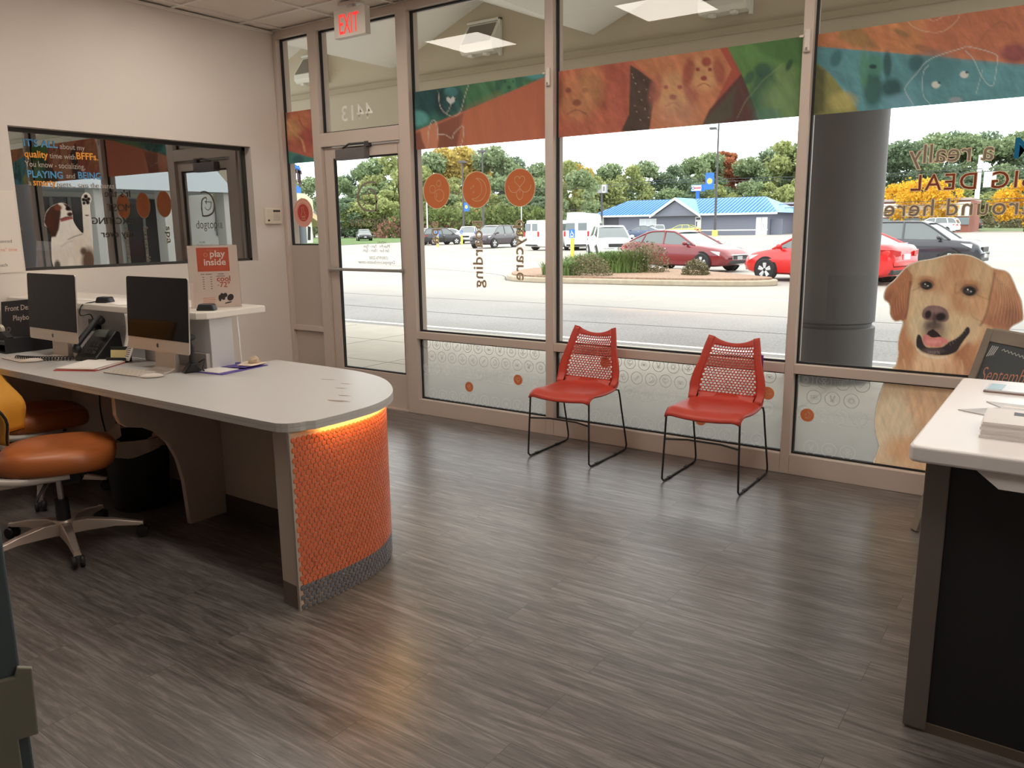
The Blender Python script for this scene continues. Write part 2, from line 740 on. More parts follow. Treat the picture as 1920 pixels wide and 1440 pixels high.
for x in GX:
    mb.box(x - 0.012, x + 0.012, Y0, 0, ZC, ZC + 0.014)
for y in GYS:
    mb.box(XL, X1, y - 0.012, y + 0.012, ZC + 0.0005, ZC + 0.0135)
mb.build('ceiling_grid', CGRID, cl)
mb = MB()
mb.box(XL, XL + 0.022, Y0, 0, ZC - 0.022, ZC).box(XL, X1, -0.022, 0, ZC - 0.0005, ZC)
mb.build('wall_angle', CGRID, cl)
struct('baseboard_left', MB().box(XL, XL + 0.012, Y0, -0.001, 0, 0.1), M('dark_vinyl_base', srgb(74, 64, 58), 0.5))

# dark room behind the inner window
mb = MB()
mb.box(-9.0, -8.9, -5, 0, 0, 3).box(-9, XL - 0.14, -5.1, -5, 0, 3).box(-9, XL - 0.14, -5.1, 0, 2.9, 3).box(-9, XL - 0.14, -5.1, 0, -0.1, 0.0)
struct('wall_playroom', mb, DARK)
wn0 = struct('window_1')
mb = MB()
t = 0.028
mb.box(XG - 0.03, XG + 0.012, WY0, WY1, WZ1 - t, WZ1).box(XG - 0.03, XG + 0.012, WY0, WY1, WZ0, WZ0 + 0.02)
mb.box(XG - 0.03, XG + 0.012, WY0, WY0 + 0.02, WZ0, WZ1).box(XG - 0.03, XG + 0.012, WY1 - 0.03, WY1, WZ0, WZ1)
mb.build('window_frame', M('dark_bronze_frame', srgb(52, 50, 48), 0.4), wn0)
MB().flat([(WY0, WZ0), (WY1, WZ0), (WY1, WZ1), (WY0, WZ1)], lambda a, b: (XG, a, b)).build('glass', DGLASS, wn0)

# ------------------------------------------------------------------ storefront
MU = [(-5.833, -5.79), (-5.395, -5.30), (-4.405, -4.293), (-3.063, -2.997), (-1.372, -1.318), (0.30, 0.355), (1.90, 1.95)]
for i, (a, b) in enumerate(MU):
    struct('trim_%d' % (i + 1), MB().box(a, b, 0.0, 0.13, 0, ZC), ALU, bevel=0.003)
struct('trim_8', MB().box(XL, 1.95, 0.0015, 0.13, 3.085, ZC), ALU, bevel=0.003)     # head


def pane(win, x0, x1, z0, z1, glass=True):
    """gasket strips round a pane of glass"""
    g = MB()
    t = 0.012
    for y in (GY - 0.011, GY + 0.002):
        g.box(x0, x0 + t, y, y + 0.009, z0, z1).box(x1 - t, x1, y, y + 0.009, z0, z1)
        g.box(x0 + t, x1 - t, y, y + 0.009, z0, z0 + t).box(x0 + t, x1 - t, y, y + 0.009, z1 - t, z1)
    g.build('gasket', GASK, win)
    if glass:
        MB().flat([(x0, z0), (x1, z0), (x1, z1), (x0, z1)], lambda a, b: (a, GY, b)).build('glass', GLASS, win)


wnum = 2
for a, b in ((MU[2][1], MU[3][0]), (MU[3][1], MU[4][0]), (MU[4][1], MU[5][0]), (MU[5][1], MU[6][0])):
    wi = struct('window_%d' % wnum)
    wnum += 1
    mb = MB().box(a, b, 0.001, 0.129, 0.0, 0.122)
    mb.build('sill', ALU, wi, bevel=0.003)
    MB().box(a, b, 0.001, 0.129, 0.618, 0.675).build('rail', ALU, wi, bevel=0.003)
    pane(wi, a, b, 0.122, 0.618)
    pane(wi, a, b, 0.675, 3.085)
# sidelight
wi = struct('window_%d' % wnum)
wnum += 1
a, b = MU[0][1], MU[1][0]
MB().box(a, b, 0.001, 0.129, 0, 0.12).box(a, b, 0.001, 0.129, 0.60, 0.645).build('rail', ALU, wi, bevel=0.003)
MB().box(a, b, 0.03, 0.10, 0.12, 0.60).build('lower_panel', ALUP, wi)
MB().box(a, b, 0.03, 0.10, 0.645, 1.355).build('upper_panel', ALUP, wi)
pane(wi, a, b, 1.355, 3.085)
# transom over the door
wi = struct('window_%d' % wnum)
a, b = MU[1][1], MU[2][0]
MB().box(a, b, 0.001, 0.129, 2.165, 2.275).build('rail', ALU, wi, bevel=0.003)
pane(wi, a, b, 2.275, 3.085)
# door
dr = struct('door_1')
a, b = a + 0.004, b - 0.004
mb = MB()
mb.box(a, a + 0.10, 0.035, 0.08, 0.012, 2.155).box(b - 0.05, b, 0.035, 0.08, 0.012, 2.155)
mb.box(a + 0.10, b - 0.05, 0.035, 0.08, 2.068, 2.155).box(a + 0.10, b - 0.05, 0.035, 0.08, 0.012, 0.30)
mb.build('door_frame', ALU, dr, bevel=0.004)
pane(dr, a + 0.10, b - 0.05, 0.30, 2.068)
mb = MB().tube([(a + 0.02, 0.002, 1.155), (b + 0.01, 0.002, 1.155)], 0.013, 10)
mb.box(a + 0.03, a + 0.06, 0.0, 0.036, 1.14, 1.17).box(b - 0.04, b - 0.01, 0.0, 0.036, 1.14, 1.17)
mb.build('push_bar', STEEL, dr, smooth=True)
cb = MB().box(-5.10, -4.765, -0.03, 0.034, 2.045, 2.132).build('door_closer', M('closer_grey', srgb(120, 116, 118), 0.4, metal=0.3), dr, bevel=0.006)
MB().tube([(-5.02, -0.01, 2.14), (-4.93, -0.03, 2.165), (-4.75, 0.02, 2.17)], 0.009, 8).box(-4.79, -4.74, 0.0, 0.034, 2.14, 2.18).build('closer_arm', M('closer_arm', srgb(90, 88, 90), 0.4, metal=0.6), cb)
MB().box(-5.04, -5.0, 0.034, 0.036, 0.255, 0.268).build('maker_plate', BLACK, dr)
struct('trim_9', MB().box(MU[1][1], MU[2][0], 0.0, 0.13, 0, 0.011), ALU)      # threshold

# ceiling lights mirrored in the glass, plus unseen panels added to brighten the room
TROF = M('lit_diffuser', (1.0, 0.92, 0.81), 0.6, emit=13.0)
for i, (x, y, lb) in enumerate(((-4.73, -1.24, 'nearest the entrance door'), (-2.81, -1.24, 'above the left red chair'), (-0.89, -1.24, 'above the right red chair side of the windows'),
                                (-4.73, -3.22, 'above the orange office chairs'), (-2.81, -3.22, 'above the open floor beside the tiled desk end'), (-0.89, -3.22, 'above the black-fronted counter'), (1.03, -1.24, 'x'), (2.7, -1.24, 'x'), (1.03, -3.22, 'x'), (2.7, -3.22, 'x'))):
    t = thing('ceiling_light', 'square lit ceiling panel ' + lb if lb != 'x' else 'added square lit ceiling panel on the unseen right side, brightening the room', 'ceiling light', (x, y, ZC))
    t['group'] = 'square ceiling panels'
    h = 0.3
    MB().box(-h, h, -h, h, -0.004, 0.0).build('diffuser', TROF, t)
    MB().box(-h - .012, -h, -h - .012, h + .012, -.007, .01).box(h, h + .012, -h - .012, h + .012, -.007, .01).box(-h, h, -h - .012, -h, -.007, .01).box(-h, h, h, h + .012, -.007, .01).build('frame', CGRID, t)
# ================================================================== OUTSIDE
GZ = -0.12


def asphalt(name, c1, c2, sc=1.0, fade=None):
    m = bpy.data.materials.new(name)
    m.use_nodes = True
    nt = m.node_tree
    b = nt.nodes['Principled BSDF']
    b.inputs['Roughness'].default_value = 0.85
    b.inputs['Specular IOR Level'].default_value = 0.2
    tc = nt.nodes.new('ShaderNodeTexCoord')
    n1 = nt.nodes.new('ShaderNodeTexNoise')
    n1.inputs['Scale'].default_value = 26 * sc
    n1.inputs['Detail'].default_value = 8
    n1.inputs['Roughness'].default_value = 0.8
    n2 = nt.nodes.new('ShaderNodeTexNoise')
    n2.inputs['Scale'].default_value = 0.25 * sc
    n2.inputs['Detail'].default_value = 4
    for n in (n1, n2):
        nt.links.new(tc.outputs['Object'], n.inputs['Vector'])
    a = nt.nodes.new('ShaderNodeMath')
    a.operation = 'MULTIPLY_ADD'
    a.inputs[1].default_value = 0.5
    nt.links.new(n2.outputs['Fac'], a.inputs[0])
    nt.links.new(n1.outputs['Fac'], a.inputs[2])
    cr = nt.nodes.new('ShaderNodeValToRGB')
    cr.color_ramp.elements[0].position = 0.55
    cr.color_ramp.elements[1].position = 0.95
    cr.color_ramp.elements[0].color = (*c1, 1)
    cr.color_ramp.elements[1].color = (*c2, 1)
    nt.links.new(a.outputs[0], cr.inputs[0])
    nt.links.new(cr.outputs[0], b.inputs['Base Color'])
    if fade:
        # the far lane blends into the paler lot colour
        sp = nt.nodes.new('ShaderNodeSeparateXYZ')
        nt.links.new(tc.outputs['Object'], sp.inputs[0])
        wob = nt.nodes.new('ShaderNodeMath')
        wob.operation = 'MULTIPLY_ADD'
        wob.inputs[1].default_value = 2.4
        nt.links.new(n2.outputs['Fac'], wob.inputs[0])
        nt.links.new(sp.outputs['Y'], wob.inputs[2])
        mr = nt.nodes.new('ShaderNodeMapRange')
        mr.interpolation_type = 'SMOOTHSTEP'
        mr.inputs[1].default_value = 8.2
        mr.inputs[2].default_value = 13.6
        nt.links.new(wob.outputs[0], mr.inputs[0])
        mx = nt.nodes.new('ShaderNodeMix')
        mx.data_type = 'RGBA'
        mx.inputs[7].default_value = (*fade, 1)
        nt.links.new(mr.outputs[0], mx.inputs[0])
        nt.links.new(cr.outputs[0], mx.inputs[6])
        nt.links.new(mx.outputs[2], b.inputs['Base Color'])
    return m


ROAD = asphalt('worn_road_asphalt', (0.135, 0.133, 0.128), (0.34, 0.335, 0.325), fade=(0.345, 0.328, 0.30))
LOT = asphalt('pale_lot_asphalt', (0.29, 0.275, 0.25), (0.42, 0.40, 0.365))
CONC = M('sidewalk_concrete', srgb(176, 170, 158), 0.85, noise=0.08, nscale=3)
CURB = M('curb_concrete', srgb(172, 160, 140), 0.85, noise=0.12, nscale=6)
PAINTW = M('road_paint_white', srgb(226, 222, 212), 0.7)
GRASS = M('lawn_grass', (0.09, 0.16, 0.035), 0.9, noise=0.3, nscale=1.5)
DKJ = M('joint_dark', srgb(110, 104, 96), 0.9)



def T(y):
    """the lot climbs gently away from the shop, then the wooded bank"""
    z = GZ + 0.47 * min(max((y - 35) / 77, 0), 1)
    if y > 122:
        z += 1.75 * min((y - 122) / 100, 1) + max(0, y - 222) * 0.02
    return z


def ground(px, py):
    d = survey(px, py, 1, 50) - CAM
    d.normalize()
    t = 1.0
    while t < 900:
        q = CAM + d * t
        if q.z < T(q.y):
            return q.x, q.y, T(q.y)
        t += 0.2
    return q.x, q.y, T(q.y)


YS = [12.6, 35, 60, 85, 112, 122]
struct('ground_lot', MB().grid(lambda u, v: (-420 + 840 * u, YS[round(v * 5)], T(YS[round(v * 5)])), 1, 5), LOT)
struct('road', MB().flat([(-420, 4.35), (420, 4.35), (420, 12.6), (-420, 12.6)], lambda a, b: (a, b, GZ)), ROAD)
mb = MB().box(-60, 60, 0.131, 4.2, -0.3, -0.004).box(-60, 60, 4.2, 4.35, -0.3, -0.006)
sw = struct('sidewalk', mb, CONC)
mb = MB()
for x in [-10.9 + 1.52 * i for i in range(12)]:
    mb.box(x, x + 0.008, 0.14, 4.2, -0.004, -0.0025)
mb.box(-20, 12, 1.75, 1.758, -0.004, -0.0025).box(-20, 12, 3.05, 3.058, -0.004, -0.0025)
mb.build('joint', DKJ, sw)
mk = struct('road_marking', MB().box(-60, 60, 5.25, 5.37, GZ, GZ + 0.004).box(-60, 60, 12.6, 12.66, GZ, GZ + 0.004), PAINTW)
mb = MB()
mb.ribbon(smooth_path([(-25, 7.7), (-14, 7.4), (-9, 7.1), (-4, 7.3), (1, 7.1), (8, 7.4)], 5), 0.035, lambda a, b: (a, b, GZ + 0.003))
mb.ribbon(smooth_path([(-20, 9.9), (-13, 9.6), (-9, 9.75), (-3, 9.5), (5, 9.7)], 5), 0.03, lambda a, b: (a, b, GZ + 0.003))
mb.ribbon(smooth_path([(-30, 24), (-22, 20.5), (-17, 18.3), (-14.6, 15.6)], 5), 0.05, lambda a, b: (a, b, GZ + 0.003))
struct('road_crack', mb, M('tar_crack', srgb(88, 86, 82), 0.8))
# lawn bank and far hillside
lw = [ground(560, 464), ground(768, 453.5), ground(768, 444), ground(560, 447)]
struct('lawn', MB().add([(x, y, z + 0.02) for x, y, z in lw], [(0, 1, 2, 3)]), GRASS)
YH = [122, 150, 185, 222, 300, 420]
struct('hill', MB().grid(lambda u, v: (-420 + 840 * u, YH[round(v * 5)], T(YH[round(v * 5)])), 1, 5), M('hill_grass', (0.10, 0.14, 0.045), 0.9, noise=0.3, nscale=0.3))

# ---- canopy in front of the shop: vaulted soffit, gabled fascia, lights
SOF = M('soffit_white', srgb(248, 246, 240), 0.8)
FASC = M('fascia_beige', srgb(200, 188, 164), 0.85, bump=0.1, bscale=120)
YF = 3.3
AP = [-6.05 + 2.97 * i for i in range(-3, 5)]
zz = []
for x in AP:
    zz += [(x - 1.485, 3.54), (x, 4.11)]
zz.append((AP[-1] + 1.485, 3.54))
struct('ceiling_canopy', MB().grid(lambda u, v: (zz[round(u * (len(zz) - 1))][0], 0.14 + (YF - 0.14) * v, zz[round(u * (len(zz) - 1))][1]), len(zz) - 1, 1), SOF, solid=0.02)
XA, XB = zz[0][0], zz[-1][0]
mb = MB().box(XA, XB, YF, YF + 0.35, 2.74, 5.0)
fs = struct('wall_canopy', mb, FASC)
MB().box(XA, XB, YF - 0.06, YF, 3.31, 3.385).build('moulding', M('fascia_moulding', srgb(178, 166, 142), 0.8), fs, bevel=0.012)
MB().box(XA, XB, YF - 0.03, YF, 2.74, 3.31).build('lower_beam', M('fascia_beam', srgb(198, 186, 164), 0.85), fs)
struct('roof_canopy', MB().box(XA, XB, 0.0, YF + 0.35, 5.0, 5.1).box(XA, XB, 0.0, 0.14, ZC + 0.35, 5.0).box(XA - .1, XA, 0, YF, 3.3, 5.1).box(XB, XB + .1, 0, YF, 3.3, 5.1), SOF)
FL_W = M('floodlight_white', srgb(232, 228, 216), 0.5)
FL_G = M('floodlight_lens', srgb(120, 112, 100), 0.15)
FLB = ['left of the entrance door', 'seen right of the entrance door', 'above the two red chairs']
for i, x in enumerate((AP[2], AP[3], AP[4])):
    t = thing('flood_light', 'boxy white floodlight on the beige gable ' + FLB[i], 'floodlight', (x + 0.02, YF - 0.003, 3.67), group='floodlights under the canopy')
    MB().prism([(0.0, -0.17), (-0.16, -0.17), (-0.20, -0.13), (-0.20, -0.06), (-0.03, 0.19), (0, 0.19)], -0.24, 0.24, axis=0).build('housing', FL_W, t, bevel=0.01)
    MB().prism([(-0.198, -0.05), (-0.21, -0.05), (-0.045, 0.17), (-0.035, 0.17)], -0.20, 0.20, axis=0).build('lens', FL_G, t)
    mb = MB().box(0.22, 0.25, -0.05, 0.0, -0.2, 0.22).box(-0.24, 0.25, -0.05, 0, 0.19, 0.22)
    mb.build('bracket', FL_W, t, bevel=0.006)
    MB().box(-0.14, -0.08, -0.17, -0.10, -0.2, -0.17).box(0.08, 0.14, -0.17, -0.10, -0.2, -0.17).build('clamp', FL_W, t, bevel=0.004)

PIL = M('pillar_charcoal_paint', srgb(94, 91, 92), 0.55, bump=0.15, bscale=40)
for i, (px, lb) in enumerate(((-10.9, ''), (-1.93, ''), (7.1, ''))):
    R_ = 0.40
    struct('pillar', MB().lathe([(R_ + 0.0, -0.004), (R_, 0.52), (R_ - 0.03, 0.535), (R_ - 0.03, 0.56), (R_ - 0.005, 0.575), (R_ - 0.005, 2.745)], px, YF + 0.05, 0, 48), PIL, smooth=True)

# ---- neighbouring wings of the shopping strip
WST = M('wing_stucco', srgb(214, 200, 172), 0.85)
WHT = M('painted_white_masonry', srgb(238, 238, 230), 0.8, bump=0.4, bscale=6)
GRC = M('grey_column_paint', srgb(104, 108, 116), 0.7)
DWIN = M('dark_shop_glass', (0.02, 0.025, 0.03), 0.08)
BLUE = M('sign_blue', srgb(38, 110, 205), 0.5)
ROOFG = M('grey_shingle', srgb(120, 120, 122), 0.9)


def part(o, name, mb, mat, **k):
    return mb.build(name, mat, o, **k)


b = thing('strip_building', 'tan strip building with grey columns and signs seen through the narrow sidelight', 'building', (0, 0, 0))
LX = -75.0


def sx_(px, py):
    p = survey(px, py, 0, LX)
    return (p.y, p.z)


ye = sx_(586, 440)[0]
part(b, 'wall', MB().prism([(40, GZ), (ye, GZ), (ye, sx_(586, 418)[1]), (sx_(556, 366)[0], sx_(556, 366)[1]), (40, sx_(536, 350)[1])], LX - 12, LX, axis=0), WHT)
part(b, 'roof', MB().prism([sx_(534, 356), sx_(603, 418), sx_(603, 425), sx_(560, 394), sx_(534, 372)], LX - 12, LX + .6, axis=0), M('eave_tan', srgb(206, 184, 146), .8))
part(b, 'shingle_roof', MB().prism([sx_(557, 372), sx_(580, 385), sx_(603, 418), sx_(575, 400), sx_(557, 390)], LX - 12, LX + .3, axis=0), ROOFG)
part(b, 'portico', MB().prism([(44, sx_(540, 398)[1]), (sx_(562, 398)[0], sx_(562, 398)[1]), sx_(560, 376), sx_(545, 364), (44, sx_(536, 364)[1])], LX, LX + 2.4, axis=0), WST)
part(b, 'vent', MB().prism([sx_(538, 372), sx_(547, 382), sx_(547, 390), sx_(538, 390)], LX + 2.4, LX + 2.45, axis=0), GRC)
for px in (548, 567):
    part(b, 'column', MB().lathe([(0.42, GZ), (0.42, sx_(px, 398)[1] + .3)], LX + 1.2, survey(px, 420, 0, LX + 1.2).y, 0, 20), GRC, smooth=True)
part(b, 'shop_window', MB().prism([sx_(577, 424), sx_(582, 426), sx_(582, 450), sx_(577, 450)], LX, LX + 0.05, axis=0), DWIN)
part(b, 'blue_sign', MB().prism([sx_(548, 346), sx_(559, 353), sx_(559, 367), sx_(548, 362)], LX + 0.0, LX + 0.5, axis=0), BLUE)
part(b, 'roof_sign', MB().prism([sx_(548, 308), sx_(558, 315), sx_(558, 320), sx_(548, 314)], LX + 0.0, LX + 0.5, axis=0), BLUE)
y0, z0 = sx_(542, 341)
y1, z1 = sx_(564, 346)
mb = MB()
for k_ in range(5):
    a_, w_ = y0 + (y1 - y0) * k_ / 5, (y1 - y0) / 5
    dz = (z1 - z0) * k_ / 5
    mb.ribbon(circ(a_ + w_ * .45, z0 + dz + .8, w_ * .32, 10, .4, 5.2, ry=.7), .22, lambda u, v: (LX + .3, u, v))
    if k_ in (1, 3):
        mb.ribbon([(a_ + w_ * .8, z0 + dz - .5), (a_ + w_ * .8, z0 + dz + 2.0)], .25, lambda u, v: (LX + .3, u, v))
mb.build('sign_lettering', M('sign_dark', srgb(70, 50, 60), 0.6), b)

# wing at the right end of the strip, faces the lot sideways; the inner window mirrors it
b = thing('shop_wing', 'white painted shop wing mirrored in the small inner window', 'building', (0, 0, 0))
RX = 12.0
part(b, 'wall', MB().box(RX, RX + 12, 0.2, 34, GZ, 5.6), WHT)
for y in (4.4, 6.6, 8.6, 10.6, 16.6, 20.0, 23.6):
    part(b, 'column', MB().box(RX - 2.2, RX - 1.75, y, y + 0.45, GZ, 2.65), WHT, bevel=0.02)
AWN = M('awning_pale_blue', srgb(214, 224, 228), 0.7)
part(b, 'awning', MB().prism([(RX - 2.4, 2.65), (RX, 2.65), (RX, 4.6)], 2.5, 10.9, axis=1), AWN)
part(b, 'awning', MB().prism([(RX - 2.4, 2.65), (RX, 2.65), (RX, 4.6)], 14.6, 33, axis=1), AWN)
o = part(b, 'shop_window', MB().box(RX - 0.04, RX, 11.8, 16, 1.35, 2.33), DWIN)
mb = MB()
for k in range(14):
    mb.box(RX - 0.09, RX - 0.04, 11.8 + .32 * k - .035, 11.8 + .32 * k + .035, 1.35, 2.33)
part(o, 'window_bars', mb, M('mullion_grey', srgb(150, 152, 150), 0.5))
for y0, y1 in ((3, 5.6), (6, 8), (8.6, 10.4), (16.6, 20), (20.6, 24)):
    o = part(b, 'shop_window', MB().box(RX - 0.04, RX, y0, y1, 0.25, 2.5), DWIN)
    mb = MB()
    n = int((y1 - y0) / 0.5)
    for k in range(n + 1):
        yy = y0 + (y1 - y0) * k / n
        mb.box(RX - 0.09, RX - 0.04, yy - 0.04, yy + 0.04, 0.25, 2.5)
    part(o, 'window_bars', mb, M('mullion_grey', srgb(150, 152, 150), 0.5))
part(b, 'beige_panel', MB().box(RX - 0.3, RX, 11.75, 14.4, 2.36, 4.6), FASC)

# ---- blue-roofed building across the lot
BR = M('blue_standing_seam', srgb(28, 128, 214), 0.35, spec=0.8)
BRD = M('roof_seam_blue', srgb(20, 92, 176), 0.4)
SID = M('slate_siding', srgb(122, 126, 140), 0.8)
SIDW = M('trim_paint_white', srgb(232, 232, 232), 0.6)


def lerp(a, b_, t):
    return a + (b_ - a) * t


YB, BZ = 100.0, 0.28


def bx(px):
    return survey(px, 415, 1, YB).x


xa, xb = bx(1118), bx(1449)
b = thing('roadside_building', 'low grey building with a bright blue metal roof and centre gable', 'building', (0, 0, 0))
EV, RD = 3.22, 5.35
gx = bx(1272)
part(b, 'wall', MB().box(xa + 0.6, xb - 0.6, YB, YB + 12, GZ, EV), SID)
mb = MB()
rp = [(xa - 0.6, YB - 0.9, EV - 0.1), (xb + 0.8, YB - 0.9, EV - 0.1), (xb + 0.8, YB + 13, EV - 0.1), (xa - 0.6, YB + 13, EV - 0.1), (xa + 2.2, YB + 6, RD), (xb - 3.0, YB + 6, RD)]
mb.add(rp, [(0, 1, 5, 4), (1, 2, 5), (2, 3, 4, 5), (3, 0, 4)])
rf = part(b, 'roof', mb, BR)
mb = MB()
n = 52
for k in range(n + 1):
    f_ = k / n
    x = lerp(xa - 0.6, xb + 0.8, f_)
    # seam runs straight up the slope until the hip
    tmax = 1.0
    if x < xa + 2.2:
        tmax = (x - (xa - 0.6)) / 2.8
    if x > xb - 3.0:
        tmax = ((xb + 0.8) - x) / 3.8
    y1, z1 = lerp(YB - 0.9, YB + 6, tmax), lerp(EV - 0.1, RD, tmax)
    mb.add([(x - .04, YB - 0.9, EV - 0.1), (x + .04, YB - 0.9, EV - 0.1), (x + .04, y1, z1), (x - .04, y1, z1), (x, YB - 0.93, EV), (x, y1, z1 + 0.1)],
           [(0, 4, 5, 3), (1, 2, 5, 4)])
part(rf, 'roof_seams', mb, BRD)
part(b, 'fascia_board', MB().box(xa - 0.6, xb + 0.8, YB - 0.95, YB - 0.85, EV - 0.32, EV - 0.08), SIDW)
# gable
gh = 5.25
part(b, 'gable', MB().prism([(gx - 3.3, EV - 0.3), (gx + 3.3, EV - 0.3), (gx, gh - 0.3)], YB - 1.0, YB + 5, axis=1), SID)
mb = MB().prism([(gx - 3.7, EV - 0.55), (gx, gh - 0.25), (gx + 3.7, EV - 0.55), (gx + 3.7, EV - 0.25), (gx, gh + 0.1), (gx - 3.7, EV - 0.25)], YB - 1.5, YB - 1.3, axis=1)
part(b, 'gable_trim', mb, SIDW)
mb = MB().prism([(gx - 3.7, EV - 0.25), (gx, gh + 0.1), (gx + 3.7, EV - 0.25), (gx, gh + 0.05)], YB - 1.3, YB + 5, axis=1)
part(b, 'gable_roof', mb, M('gable_roof_teal', srgb(70, 168, 206), 0.4))
part(b, 'band_trim', MB().box(bx(1161), xb - 0.6, YB - 0.04, YB, 0.85, 1.0), SIDW)
o = part(b, 'window', MB().box(bx(1199.5), bx(1231), YB - 0.08, YB, 1.25, 2.6), SIDW)
mb = MB()
for k in range(3):
    mb.box(bx(1201 + 10 * k), bx(1209.5 + 10 * k), YB - 0.1, YB - 0.08, 1.45, 2.45)
part(o, 'pane', mb, M('bright_pane', srgb(206, 214, 220), 0.2))
o = part(b, 'door', MB().box(bx(1304), bx(1315), YB - 0.08, YB, GZ, 2.75), SIDW)
part(o, 'door_glass', MB().box(bx(1305.5), bx(1307.5), YB - 0.1, YB - 0.08, 1.2, 2.1).box(bx(1305.5), bx(1313.5), YB - .1, YB - .08, 2.35, 2.6), M('door_glass_dark', srgb(60, 62, 66), 0.2))
o = part(b, 'double_door', MB().box(bx(1418), bx(1439), YB - 0.08, YB, GZ, 2.55), SIDW)
part(o, 'door_gap', MB().box(bx(1428.3), bx(1428.8), YB - 0.1, YB - 0.08, GZ, 2.5).box(bx(1432), bx(1432.6), YB - .12, YB - .08, 1.2, 1.7), M('gap_grey', srgb(150, 150, 152), 0.5))
part(b, 'porch_shade_slab', MB().box(xa + 0.7, bx(1160), YB - 0.06, YB + 0.0, GZ, EV - 0.35), M('painted_porch_shade', srgb(84, 84, 92), 0.8))  # flat dark slab on the wall, coloured as the shade inside the porch
part(b, 'porch_post', MB().box(bx(1133), bx(1135.5), YB - 0.8, YB - 0.55, GZ, EV - 0.3), SIDW)
part(b, 'side_fence', MB().box(xb - 0.5, bx(1462), YB + 1, YB + 1.2, GZ, 2.3), SID)

b = thing('brick_shop', 'white fronted brick shop at the right end of the blue roof', 'building', (0, 0, 0))
q0, q1 = survey(1446, 410, 1, 112), survey(1461, 410, 1, 112)
part(b, 'wall', MB().box(q0.x, -12, 112, 124, 0, 4.35), M('red_brick', srgb(150, 96, 82), 0.9, noise=0.15, nscale=8))
part(b, 'front_panel', MB().box(q1.x, -12, 111.8, 112, 2.35, 4.1), WHT)
part(b, 'roof_edge', MB().box(q0.x - .2, -12, 111.6, 124, 4.35, 4.65), M('roof_edge_tan', srgb(180, 168, 158), 0.8))
part(b, 'shop_window', MB().box(q1.x, -12, 111.8, 112, 1.3, 2.2), M('shop_pane', srgb(120, 134, 138), 0.2))
text('sign_lettering', 'EdwardJones', 0.5, (q1.x + 0.2, 111.75, 3.25), (1, 0, 0), (0, 0, 1), BLACK, b, bold=0.02)
b = thing('white_store', 'long low white store with a red stripe behind the yellow trees', 'building', (0, 0, 0))
q0, q1 = survey(1776, 400, 1, 226), survey(1960, 400, 1, 226)
zt, zs, zb = survey(1800, 385, 1, 226).z, survey(1800, 395, 1, 226).z, T(226)
part(b, 'wall', MB().box(q0.x, q1.x, 226, 240, zb - 0.5, zt), WHT)
part(b, 'stripe', MB().box(q0.x, q1.x, 225.9, 226, zs - 0.3, zs + 0.35), M('stripe_red', srgb(206, 60, 66), 0.6))
b = thing('grey_wall', 'pale grey fence wall behind the lawn, seen through the door', 'wall', (0, 0, 0))
q0, q1, q2, q3 = survey(600, 423, 1, 110), survey(752, 434, 1, 110), survey(700, 441, 1, 110), survey(716, 430, 1, 110)
part(b, 'panel', MB().prism([(q0.x, q2.z), (q1.x, q2.z), (q1.x, q1.z), (q3.x, q3.z), (q3.x - 1, q0.z), (q0.x, q0.z)], 110, 110.5, axis=1), M('pale_grey_wall', srgb(150, 154, 168), 0.8))
t = thing('guard_rail', 'thin metal guard rail running along the top of the lawn', 'guard rail', (0, 0, 0))
GAL = M('galvanised', srgb(176, 178, 178), 0.5, metal=0.4)
q0, q1 = survey(560, 436, 1, 104), survey(1040, 434, 1, 104)
zr = survey(700, 435.5, 1, 104).z
part(t, 'rail', MB().box(q0.x, q1.x, 104, 104.1, zr - 0.15, zr + 0.2), GAL)
mb = MB()
k = q0.x
while k < q1.x:
    mb.box(k, k + 0.16, 104.1, 104.25, 0.2, zr + 0.15)
    k += 4
part(t, 'posts', mb, GAL)
# ------------------------------------------------------------------ trees, shrubs
def leafy(name, col, var=0.3):
    m = bpy.data.materials.new(name)
    m.use_nodes = True
    nt = m.node_tree
    nt.nodes.remove(nt.nodes['Principled BSDF'])
    d = nt.nodes.new('ShaderNodeBsdfDiffuse')
    t = nt.nodes.new('ShaderNodeBsdfTranslucent')
    mx = nt.nodes.new('ShaderNodeMixShader')
    mx.inputs[0].default_value = 0.35
    a = nt.nodes.new('ShaderNodeAttribute')
    a.attribute_name = 'leaf'
    mp = nt.nodes.new('ShaderNodeMapRange')
    mp.inputs[3].default_value = 1 - var
    mp.inputs[4].default_value = 1 + var
    nt.links.new(a.outputs['Fac'], mp.inputs[0])
    s = nt.nodes.new('ShaderNodeVectorMath')
    s.operation = 'SCALE'
    s.inputs[0].default_value = col
    nt.links.new(mp.outputs[0], s.inputs['Scale'])
    nt.links.new(s.outputs[0], d.inputs[0])
    nt.links.new(s.outputs[0], t.inputs[0])
    nt.links.new(d.outputs[0], mx.inputs[1])
    nt.links.new(t.outputs[0], mx.inputs[2])
    nt.links.new(mx.outputs[0], nt.nodes['Material Output'].inputs[0])
    return m


